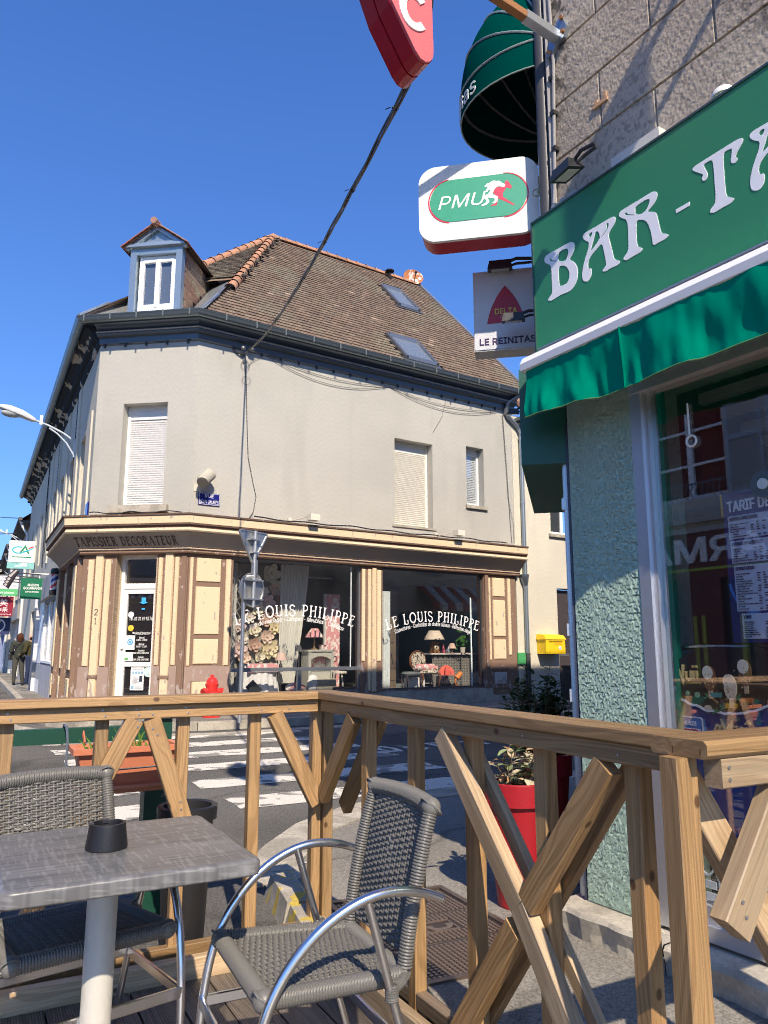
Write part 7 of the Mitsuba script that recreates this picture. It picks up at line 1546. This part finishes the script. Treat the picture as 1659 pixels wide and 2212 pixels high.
# ------------------------------------------------------------------ round window awnings
def dome_awning(fr, xc, z, hw, dep, rise, val, label, text=None):
    t = thing('dome_awning', label, 'awning')
    G = (.0, .055, .047)
    def hoop(ang, n=25, k=1.):
        a = np.linspace(0, np.pi, n)
        x = xc + hw * np.cos(a) * k; d = dep * np.sin(a) * k
        y = -d * math.cos(ang); zz = z + d * math.sin(ang) * rise / dep
        return np.stack([x, y, zz], 1)
    angs = np.radians([0, 22, 44, 66, 88])
    fine = np.radians(np.linspace(0, 88, 20))
    put('cloth', M().grid(np.array([hoop(a) for a in fine])), 'cloth', t, fr=fr, color=G, smooth=60)
    low = hoop(0); vp = []
    for s in np.linspace(0, 1, 5):
        q = low.copy(); q[:, 2] -= val * s; vp.append(q)
    vp = np.array(vp)
    put('valance', M().grid(vp), 'cloth', t, fr=fr, color=G, smooth=60)
    for a in angs[:4]:
        put('hoop', M().tube(hoop(a, 31, 1.004), .007, 6), 'satin', t, fr=fr, color=(.30, .36, .36), smooth=50)
        put('hoop', M().tube(hoop(a, 31, .985), .009, 6), 'satin', t, fr=fr, color=(.16, .19, .19), smooth=50)
    put('valance_hem', M().tube(vp[-1], .005, 5), 'satin', t, fr=fr, color=(.25, .33, .30))
    put('hinge', M().box(xc - hw - .02, xc - hw + .03, -.05, 0, z - .03, z + .05).box(xc + hw - .03, xc + hw + .02, -.05, 0, z - .03, z + .05), 'satin', t, fr=fr, color=(.45, .45, .42))
    if text:                                                # lettering follows the curve of the valance
        g, wd = sans(text, .105, False), 0
        b = g.bounds; g = aff.translate(g, -b[0], 0)
        m = M().prism(g.segmentize(.02), 0, .004); v, f, _ = m.get()
        arc = np.concatenate([[0], np.cumsum(np.linalg.norm(np.diff(low[:, :2], axis=0), axis=1))])
        s0 = arc[-1] * .50 - (b[2] - b[0]) / 2
        s_ = arc[-1] - (s0 + v[:, 0])
        x = np.interp(s_, arc, low[:, 0]); y = np.interp(s_, arc, low[:, 1])
        d = np.stack([x - xc, y], 1); d /= np.linalg.norm(d, axis=1, keepdims=True)
        put('lettering', M().add(np.stack([x + d[:, 0] * (.006 + v[:, 1]), y + d[:, 1] * (.006 + v[:, 1]), z - val + .035 + v[:, 2]], 1), f), 'satin', t, fr=fr, color=(.66, .70, .66))
    return t
dome_awning(FK, -.52, 4.76, .47, .58, .72, .17, 'round dark green window awning lettered le Reinitas at the corner', 'le Reinitas')
dome_awning(FB, 4.0, 4.55, .62, .60, .75, .18, 'unseen dark green awning added on the bar front for its shadow')  # repeat of the corner awning, added out of view to shade the wall
# added unseen sign of unknown kind, placed and shaped for its shadow on the wall
ns = thing('unseen_sign', 'unseen narrow sign on two bars, shaped for its shadow on the bar front', 'sign')
put('case', M().box(1.97, 2.05, -.64, -.40, 4.98, 5.52), 'satin', ns, fr=FB, color=(.30, .32, .40))
put('bar', M().bar((2.01, -.40, 5.44), (2.01, -.0, 5.44), .035, .035).bar((2.01, -.40, 5.06), (2.01, .0, 5.06), .03, .03), 'rust', ns, fr=FB)
put('stay', M().tube([(2.01, -.42, 5.50), (1.9, .0, 5.95)], .010, 6), 'rust', ns, fr=FB)

# ------------------------------------------------------------------ next house on the cross street, mirrored in the shop panes
SS = thing('side_street_house', 'grey house next to the bar on the cross street with a striped shop awning', 'building')
put('wall', M().box(-34, -11.02, .0, 8, .0, 8.2), 'render_far', SS, fr=FF)
put('shop_glass', M().box(-20, -12, -.02, 0, .4, 2.6).box(-33, -22, -.02, 0, .4, 2.6), 'gloss', SS, fr=FF, color=(.04, .045, .05))
put('window', M().box(-14, -12.8, -.03, 0, 4, 6).box(-18, -16.8, -.03, 0, 4, 6).box(-24, -22.8, -.03, 0, 4, 6).box(-30, -28.8, -.03, 0, 4, 6), 'gloss', SS, fr=FF, color=(.06, .065, .07))
for i in range(12):
    x0 = -17 + i * .35
    put('awning_stripe', M().add([(x0, -.02, 3.6), (x0 + .35, -.02, 3.6), (x0 + .35, -1.0, 2.9), (x0, -1.0, 2.9), (x0 + .35, -1.0, 2.65), (x0, -1.0, 2.65)], [[0, 1, 2, 3], [3, 2, 4, 5]]), 'cloth', SS, fr=FF, color=((.62, .60, .55), (.40, .12, .09))[i % 2])

# ------------------------------------------------------------------ across the street, mirrored in the bar window
OP = thing('pharmacy_building', 'grey stone house with a dark red pharmacy front across the street', 'building')
FO = Frame(FB(np.array([0, -10.0, 0])), 328.1)               # its x runs against the bar's
ow = [(4.85, 5.75), (6.15, 7.5), (2.6, 3.9), (8.9, 10.2)]
hol = [(x0, 4.15, x1, 6.3) for x0, x1 in ((5.75, 7.40), (2.4, 4.05), (9.1, 10.75))]
put('wall', facade(.5, 14, 3.6, 8.2, hol, .3), 'render_far', OP, fr=FO)
put('string_course', M().box(.5, 14, -.14, 0, 3.68, 3.90).box(.5, 14, -.08, 0, 3.50, 3.60), 'matte', OP, fr=FO, color=(.42, .40, .36))
for x0, x1 in ((5.75, 7.40), (2.4, 4.05), (9.1, 10.75)):
    w = put('window', M().box(x0, x0 + .07, .1, .16, 4.15, 6.3).box(x1 - .07, x1, .1, .16, 4.15, 6.3).box((x0 + x1) / 2 - .06, (x0 + x1) / 2 + .06, .09, .16, 4.15, 6.3).box(x0, x1, .1, .16, 4.15, 4.25).box(x0, x1, .11, .15, 4.85, 4.9).box(x0, x1, .11, .15, 5.55, 5.6).box(x0, x1, .1, .16, 6.22, 6.3), 'satin', OP, fr=FO, color=(.82, .81, .78))
    xx = np.linspace(x0, x1, 40)
    put('curtain', M().grid(np.array([[(x, .24 + .02 * math.sin(x * 50), z) for x in xx] for z in (4.15, 6.3)])), 'cloth', w, fr=FO, color=(.20, .05, .045), smooth=60)
    for a, b in ((x0 - .80, x0 - .06), (x1 + .06, x1 + .80)):
        s = put('shutter', M().box(a, a + .07, -.05, -.01, 4.1, 6.3).box(b - .07, b, -.05, -.01, 4.1, 6.3).box(a + .07, b - .07, -.05, -.01, 4.1, 4.2).box(a + .07, b - .07, -.05, -.01, 5.15, 5.25).box(a + .07, b - .07, -.05, -.01, 6.2, 6.3), 'satin', OP, fr=FO, color=(.34, .39, .44))
        m = M()
        for z in list(np.arange(4.23, 5.13, .062)) + list(np.arange(5.28, 6.19, .062)):
            m.bar((a + .07, -.03, z), (b - .07, -.03, z), .012, .052, up=(0, -.55, 1), ch=.001)
        put('slats', m, 'satin', s, fr=FO, color=(.34, .39, .44), kind='stuff')
    rb = M().tube([(x0 - .1, -.2, 4.42), (x1 + .1, -.2, 4.42)], .018, 6)
    for x in np.arange(x0, x1, .12):
        rb.tube([(x, -.2, 4.12), (x + .05, -.2, 4.26), (x, -.2, 4.42)], .009, 5)
    put('balcony_rail', rb, 'satin', w, fr=FO, color=(.12, .13, .15))
ph = put('shop_front', M().prism(sbox(.5, .05, 14, 3.5).difference(unary_union([sbox(5.3, .1, 6.05, 2.6), sbox(6.85, .1, 7.6, 2.6), sbox(3, .7, 4.6, 2.6), sbox(8.2, .7, 10, 2.6)])), 0, .2), 'satin', OP, fr=FO, color=(.11, .016, .022), label='dark red pharmacy front')
put('door_glass', M().box(5.3, 6.05, .1, .11, .1, 2.6).box(6.85, 7.6, .1, .11, .1, 2.6).box(3, 4.6, .1, .11, .7, 2.6).box(8.2, 10, .1, .11, .7, 2.6), 'gloss', ph, fr=FO, color=(.05, .055, .06))
put('green_line', M().box(.8, 13.5, -.03, 0, 2.76, 2.81), 'satin', ph, fr=FO, color=(.35, .45, .04))
put('yellow_post', M().box(6.42, 6.50, -.02, 0, .1, 1.9).box(6.60, 6.68, -.02, 0, .1, 1.9).box(5.62, 5.70, -.02, .08, .1, 1.9), 'satin', ph, fr=FO, color=(.40, .40, .05))
put('lettering', M().prism(fit(sans('PHARMACIE', .46), 3.8, 9.25, 2.93), -.05, 0), 'satin', ph, fr=FO, color=(.75, .75, .75), label='white letters PHARMACIE')
# ================================================================== the terrace
DZ = .03                                                     # top of the deck boards
dk_ = thing('terrace_deck', 'grey weathered terrace deck of grooved boards', 'deck')
for i in range(26):
    x1 = -.075 - i * .144
    put('board', M().bar((x1 - .069, -5.5, DZ - .012), (x1 - .069, -.11, DZ - .012), .138, .024, ch=.003), 'deck_wood', dk_, fr=DK)
put('joist', M().box(-3.8, -.08, -5.5, -.12, -.03, DZ - .028), 'matte', dk_, fr=DK, color=(.26, .21, .16))
put('edge_beam', M().bar((-3.8, -.085, .055), (-.03, -.085, .055), .045, .10).bar((-.045, -.06, .055), (-.045, -5.5, .055), .045, .10), 'wood_pale', dk_, fr=DK)
rl = thing('terrace_railing', 'wooden terrace railing with square posts, diagonal braces and a flat cap', 'railing')
zt, zb = 1.05, .0
W = lambda *a, **k: M().bar(*a, **k)
def part(nm, m, matl='wood'):
    return put(nm, m, matl, rl, fr=DK)
part('cap_rail', W((.048, .118, 1.0675), (.048, -1.985, 1.0675), .115, .035, ch=.004))
part('cap_rail', W((-3.6, .048, 1.0675), (-.012, .048, 1.0675), .115, .035, ch=.004))
part('cap_rail', W((-.062, -2.062, 1.0685), (1.15, -2.062, 1.0685), .150, .037, ch=.008))
part('apron_rail', W((.026, .0, 1.024), (.026, -1.97, 1.024), .042, .050))
part('apron_rail', W((-3.6, .040, 1.022), (.0, .040, 1.022), .042, .054))
part('apron_rail', W((-.010, -2.105, 1.018), (1.15, -2.105, 1.018), .045, .062), 'wood_pale')
part('bottom_rail', W((.072, .05, .075), (.072, -2.0, .075), .045, .05), 'wood_old')
part('bottom_rail', W((-3.6, .078, .075), (.0, .078, .075), .045, .05))
for b in (-.351, -.733, -1.108, -1.463, -1.815):
    part('post', W((.072, b, zb), (.072, b, zt), .048, .050))
for a in (-2.97, -2.63, -2.28, -1.95, -1.61, -1.266, -.92, -.592, -.276):
    part('post', W((a, .088, zb), (a, .088, zt), .050, .048))
part('post', W((.020, .090, zb), (.020, .090, zt), .044, .048)); part('post', W((.072, .075, zb), (.072, .075, zt), .046, .048))
part('post', W((-.062, -2.06, zb), (-.062, -2.06, 1.049), .062, .050))
for a in (.26, .60, .94):
    part('post', W((a, -2.06, zb), (a, -2.06, 1.049), .062, .050))
def brace(p, q, w_=.07, th=.042, matl='wood', up=None, cut=None):
    part('brace', M().bar(p, q, th, w_, up=up) if up else M().bar(p, q, th, w_), matl)
# right side: a crossed pair on the inner face and its twin outside
brace((.022, -1.000, .995), (.022, -1.400, .56), matl='wood_pale', up=(0, 0, 1)); brace((.0225, -1.400, .56), (.0225, -1.800, .04), matl='wood_pale')
brace((.023, -1.765, .99), (.023, -1.435, .575)); brace((.023, -1.375, .495), (.023, -1.03, .05))
brace((.118, -1.00, .995), (.118, -1.80, .05), .045, .03, matl='wood_pale'); brace((.1175, -1.765, .99), (.1175, -1.03, .05), .045, .03)
brace((.022, -.315, .995), (.022, -.005, .63), matl='wood'); brace((.122, -.36, .995), (.122, -.02, .58))
brace((-.205, .030, .993), (.005, .030, .60), .068)
# left side
brace((-.800, .040, .993), (-1.24, .040, .10)); brace((-.735, .040, .993), (-.585, .040, .58))
brace((-2.25, .040, .993), (-1.62, .040, .10)); brace((-2.32, .040, .993), (-2.9, .040, .10))
# return towards the bar front
brace((.215, -2.105, .985), (.005, -2.105, .71), .085, .044, 'wood_pale')
brace((.0, -2.012, .995), (.42, -2.012, .40), .075, .042, 'wood_pale'); brace((.56, -2.105, .985), (.30, -2.105, .66), .08, .044, 'wood_pale')
m = M()
for p, n in [((a + d, .0185, z), (0, -1, 0)) for a in (-1.27, -.93, -.80, -.745, -.60, -.28, -.15) for d, z in ((0, 1.034), (.012, 1.012))] + [((a, .0175, z), (0, -1, 0)) for a, z in ((-.79, .965), (-.73, .955), (-.71, .93), (-.605, .66), (-.60, .63), (-.19, .965), (-.17, .94), (-.10, .80), (-.03, .68))] \
        + [((.0045, b, z), (-1, 0, 0)) for b, z in ((-.02, 1.03), (-.34, 1.02), (-.72, 1.03), (-1.1, 1.02), (-1.45, 1.03), (-1.82, 1.02), (-1.03, .95), (-1.12, .86), (-1.43, .54), (-1.70, .92), (-1.5, .66), (-.29, .96), (-.05, .68), (-1.2, .28))] \
        + [((a, -2.128, z), (0, -1, 0)) for a, z in ((.012, 1.030), (.012, 1.005), (.022, .765), (.03, .735), (.26, 1.03), (.26, 1.0))]:
    p, n = np.array(p), np.array(n, float)
    m.cyl(p, p + n * .002, .0042, 8)
put('screw', m, 'metal_worn', rl, fr=DK, color=(.45, .45, .45), kind='stuff')

# ------------------------------------------------------------------ table
tb = thing('bistro_table', 'square grey wood grain bistro table on a single pale leg', 'table')
TF = DK.sub(-1.008, -.952)
hs = .308
rr_ = sbox(-hs + .03, -hs + .03, hs - .03, hs - .03).buffer(.03, 6)
m = M(); prev = None
for k, (z, ins) in enumerate(((.700, .006), (.7025, .001), (.706, 0), (.731, .0), (.7365, .003), (.7395, .008), (.7405, .014))):
    q = np.array(rr_.buffer(-ins).simplify(0).exterior.coords) if ins else np.array(rr_.exterior.coords)
    ang = np.unwrap(np.arctan2(q[:, 1], q[:, 0])); ref = np.linspace(0, 2 * np.pi, 161)
    o_ = np.argsort(np.mod(ang[:-1], 2 * np.pi)); aa = np.mod(ang[:-1], 2 * np.pi)[o_]; qq = q[:-1][o_]
    aa = np.concatenate([aa[-1:] - 2 * np.pi, aa, aa[:1] + 2 * np.pi]); qq = np.vstack([qq[-1:], qq, qq[:1]])
    ring = np.stack([np.interp(ref, aa, qq[:, 0]), np.interp(ref, aa, qq[:, 1]), np.full(161, z)], 1)
    prev = [] if prev is None else prev
    prev.append(ring)
P = np.array(prev)
per = np.concatenate([[0], np.cumsum(np.linalg.norm(np.diff(P[2], axis=0), axis=1))])
uvs = np.array([np.stack([np.full(161, 20 + k * .006) if False else per * .12 + 20, np.full(161, 3 + per * .9)], 1) * [1, 1] + [z * 1.0, 0] for k, z in enumerate((0, .0025, .006, .031, .037, .041, .045))])
m.grid(P, uvs)
top = P[-1][:-1]
v2, f2 = trimesh.creation.triangulate_polygon(Polygon(top[:, :2]), engine='earcut')
m.add(np.c_[v2, np.full(len(v2), .7405)], f2, np.c_[v2[:, 0] + 3, v2[:, 1] + 5])
put('table_top', m, 'grey_laminate', tb, fr=TF, smooth=True)
put('underside', M().box(-.27, .27, -.27, .27, .694, .699), 'matte', tb, fr=TF, color=(.09, .09, .09))
put('leg', M().lathe([(.040, .05), (.040, .69)], 28, (-.03, .03)), 'satin', tb, fr=TF, color=(.52, .50, .44), smooth=40)
put('leg_plate', M().box(-.15, .09, -.01, .07, .675, .694), 'matte', tb, fr=TF, color=(.03, .03, .03))
put('foot', M().bar((-.28, .03, DZ + .02), (.22, .03, DZ + .02), .06, .03, ch=.01).bar((-.03, -.22, DZ + .021), (-.03, .28, DZ + .021), .06, .03, ch=.01).lathe([(.06, DZ + .03), (.045, .08)], 20, (-.03, .03)), 'satin', tb, fr=TF, color=(.30, .29, .27))
an = np.radians(np.linspace(-78, -28, 8))
put('label', M().grid(np.array([[(-.03 + .0407 * math.cos(a), .03 + .0407 * math.sin(a), z) for a in an] for z in (.615, .645)])), 'satin', tb, fr=TF, color=(.72, .72, .70), smooth=60)
at_ = thing('ashtray', 'black plastic ashtray standing on the grey table', 'ashtray')
put('bowl', M().lathe([(.0, 0), (.054, 0), (.0555, .004), (.0475, .062), (.0465, .066), (.040, .066), (.0385, .062), (.036, .03), (.0, .028)], 40), 'satin', at_, fr=TF.sub(-.034, -.004, .7408), color=(.012, .012, .014), smooth=35)
put('rest', M().box(-.008, .008, .034, .05, .058, .0668).box(-.05, -.036, -.008, .008, .0655, .0672), 'satin', at_, fr=TF.sub(-.034, -.004, .7408), color=(.03, .03, .034))

# ------------------------------------------------------------------ wicker armchairs
WK = (.125, .121, .110)
def spline(pts, n):
    from scipy.interpolate import CubicSpline
    p = np.asarray(pts, float); d = np.concatenate([[0], np.cumsum(np.linalg.norm(np.diff(p, axis=0), axis=1))])
    return CubicSpline(d, p)(np.linspace(0, d[-1], n))
def wrapped(m, pts, r, pitch=.0078, n=10):
    """a tube bound round and round with cane"""
    p = np.asarray(pts, float); L = np.linalg.norm(np.diff(p, axis=0), axis=1).sum()
    k = max(4, int(L / pitch)); path = spline(p, k * 4 + 1) if len(p) > 2 else p[0] + (p[1] - p[0]) * np.linspace(0, 1, k * 4 + 1)[:, None]
    prof = np.tile([0.85, .985, 1.03, .985], k); prof = np.append(prof, .85) * r * (1 + .02 * np.repeat(np.random.RandomState(k).rand(k + 1), 4)[:len(path)])
    return m.tube(path, prof, n)
def knot(m, c, r):
    v = trimesh.creation.icosphere(2).vertices
    m.ell(c, (r, r, r), 2)
    for i in range(5):
        a = np.linspace(0, 2 * np.pi, 20); q = r * math.cos(-.6 + i * .3)
        ctr = np.array(c) + np.array([.3, .8, .35]) * r * math.sin(-.6 + i * .3)
        m.tube(np.stack([ctr[0] + q * np.cos(a) * 1.0, ctr[1] + q * np.sin(a) * .55, ctr[2] + q * np.sin(a) * .80], 1)[:-1], .0024, 5, closed=True)
    return m
def weave(corner, nh, nv, amp, r, sag=0., seed=1):
    """strands across, woven over and under paired stakes; corner = four corners (p00, p10, p11, p01), the strands run from side 0 to side 1"""
    c = [np.asarray(x, float) for x in corner]
    P = lambda s, t: c[0] * (1 - s) * (1 - t) + c[1] * s * (1 - t) + c[2] * s * t + c[3] * (1 - s) * t
    n = np.cross(c[1] - c[0], c[3] - c[0]); n /= np.linalg.norm(n)
    rs = np.random.RandomState(seed)
    m, st = M(), M()
    for i in range(nh):
        t = (i + .5) / nh
        s = np.linspace(0, 1, nv * 4 + 1)
        ph = np.pi * i
        off = amp * np.cos(s * nv * np.pi + ph)
        path = np.array([P(a, t + .0012 * rs.randn()) + n * (o_ - sag * math.sin(math.pi * a) * math.sin(math.pi * t)) for a, o_ in zip(s, off)])
        m.tube(path, r * (1 + .08 * rs.randn()), 6, cap=False)
    for j in range(nv + 1):
        for d in (-.006, .006):
            s = min(max(j / nv + d / np.linalg.norm(c[1] - c[0]), .0), 1.)
            st.tube(np.array([P(s, t) - n * sag * math.sin(math.pi * s) * math.sin(math.pi * t) for t in np.linspace(0, 1, 12)]), r * .95, 6, cap=False)
    return m, st
def armchair(fr, label, seed, pattern=False):
    t = thing('wicker_armchair', label, 'chair')
    z0 = DZ
    SZ = .435
    FLc, FRc, BLc, BRc = (-.215, .195, SZ), (.215, .195, SZ), (-.185, -.185, SZ - .015), (.185, -.185, SZ - .015)
    # bent aluminium tubes
    for s in (-1, 1):
        arm = [(s * .245, .250, 0), (s * .247, .240, .16), (s * .250, .222, .34), (s * .254, .185, .455), (s * .26, .11, .555), (s * .266, .01, .622), (s * .268, -.08, .648), (s * .268, -.16, .645), (s * .266, -.255, .615)]
        put('arm_tube', M().tube(spline(arm, 50), np.concatenate([np.full(44, .0125), np.linspace(.0125, .011, 6)]), 14), 'metal', t, fr=fr.sub(0, 0, z0), color=(.80, .81, .83), smooth=50)
        put('rear_leg', M().tube([(s * .266, -.045, .64), (s * .255, -.12, .40), (s * .25, -.17, .24), (s * .245, -.245, 0)], .0115, 12), 'metal', t, fr=fr.sub(0, 0, z0), color=(.74, .75, .77), smooth=50)
        put('side_stretcher', M().bar((s * .246, .235, .27), (s * .250, -.165, .27), .012, .030, ch=.003), 'metal', t, fr=fr.sub(0, 0, z0), color=(.72, .73, .75))
        put('binding', M().tube(np.array([(s * (.248 + .0135 * math.cos(a)), -.125 - (a - 0) * .0002, .405 + a * .0013) if False else (s * .2535 + .0145 * math.cos(a), -.118 + .0145 * math.sin(a), .395 + a * .00085) for a in np.linspace(0, 44, 150)]), .0033, 5), 'satin', t, fr=fr.sub(0, 0, z0), color=WK)
        put('seat_tie', M().tube([(s * .19, -.185, SZ - .01), (s * .225, -.16, SZ - .015), (s * .25, -.12, SZ - .02)], .012, 8), 'satin', t, fr=fr.sub(0, 0, z0), color=WK)
    put('front_stretcher', M().bar((-.246, .238, .27), (.246, .238, .27), .012, .032, ch=.003), 'metal', t, fr=fr.sub(0, 0, z0), color=(.74, .75, .77))
    put('rear_stretcher', M().bar((-.25, -.165, .27), (.25, -.165, .27), .012, .030, ch=.003), 'metal', t, fr=fr.sub(0, 0, z0), color=(.70, .71, .73))
    # seat
    m = M(); r = .0235
    for a, b in ((FLc, FRc), (FLc, BLc), (FRc, BRc), (BLc, BRc)):
        wrapped(m, [a, b], r)
    put('seat_rim', m, 'satin', t, fr=fr.sub(0, 0, z0), color=WK, smooth=True)
    for c in (FLc, FRc):
        m = knot(M(), c, .027); put('corner_knot', m, 'satin', t, fr=fr.sub(0, 0, z0), color=np.array(WK) * 1.15, smooth=True)
    w1, w2 = weave((FLc, FRc, BRc, BLc), 46, 15, .0042, .0042, .016, seed)
    put('seat_weave', w1, 'satin', t, fr=fr.sub(0, 0, z0), color=np.array(WK) * .95, smooth=True)
    put('seat_stakes', w2, 'satin', t, fr=fr.sub(0, 0, z0), color=np.array(WK) * 1.05, smooth=True)
    # back
    TL, TR = (-.182, -.272, .822), (.182, -.272, .822)
    B0, B1 = (-.183, -.188, SZ), (.183, -.188, SZ)
    m = M()
    wrapped(m, [B0, (-.187, -.215, .60), TL], .020); wrapped(m, [B1, (.187, -.215, .60), TR], .020); wrapped(m, [TL, (0, -.285, .829), TR], .0245)
    put('back_rim', m, 'satin', t, fr=fr.sub(0, 0, z0), color=WK, smooth=True)
    for c in (TL, TR):
        m = knot(M(), c, .0262); put('corner_knot', m, 'satin', t, fr=fr.sub(0, 0, z0), color=np.array(WK) * 1.2, smooth=True)
    w1, w2 = weave(((-.178, -.200, .455), (.178, -.200, .455), (.176, -.272, .815), (-.176, -.272, .815)), 44, 13, .0044, .0040, .012, seed + 1)
    put('back_weave', w1, 'satin', t, fr=fr.sub(0, 0, z0), color=np.array(WK) * 1.0, smooth=True)
    put('back_stakes', w2, 'satin', t, fr=fr.sub(0, 0, z0), color=np.array(WK) * 1.1, smooth=True)
    if pattern:
        m = M()
        for i, row in enumerate(((0,), (-1, 1), (-2, 0, 2), (-1, 1), (-2, 0, 2), (-1, 1), (0,))):
            for k in row:
                x, z = k * .0135 * 1.05, .700 - i * .0165
                y = -.200 - (z - .455) * .188 + .0085
                for d in (-.0035, .0035):
                    m.tube([(x + d, y, z - .011), (x + d, y + .002, z), (x + d, y, z + .011)], .0032, 5)
        put('woven_ornament', m, 'satin', t, fr=fr.sub(0, 0, z0), color=np.array(WK) * 1.5, smooth=True)
    return t
armchair(Frame(DK(np.array([-.535, -1.20, 0])), 61.8 + 270 + 3), 'grey wicker armchair with shiny aluminium arms to the right of the table, facing it', 3, True)
armchair(Frame(DK(np.array([-1.085, -.675, 0])), 61.8 + 180 - 12), 'grey wicker armchair pushed in behind the table, only its back in full view', 7)
# small litter on the pavement and deck
for i in range(14):
    a, b = R.uniform(-.8, .9), R.uniform(.2, 2.2)
    put_thing('litter', M().bar((a, b, .018), (a + R.uniform(-.03, .03), b + .02, .019), .012, .003, ch=.0005), 'matte', 'small pale scrap lying on the ground outside the terrace', 'litter', 'scraps on the ground', fr=DK, color=R.choice([(.62, .58, .48), (.5, .3, .12), (.6, .6, .58)]))
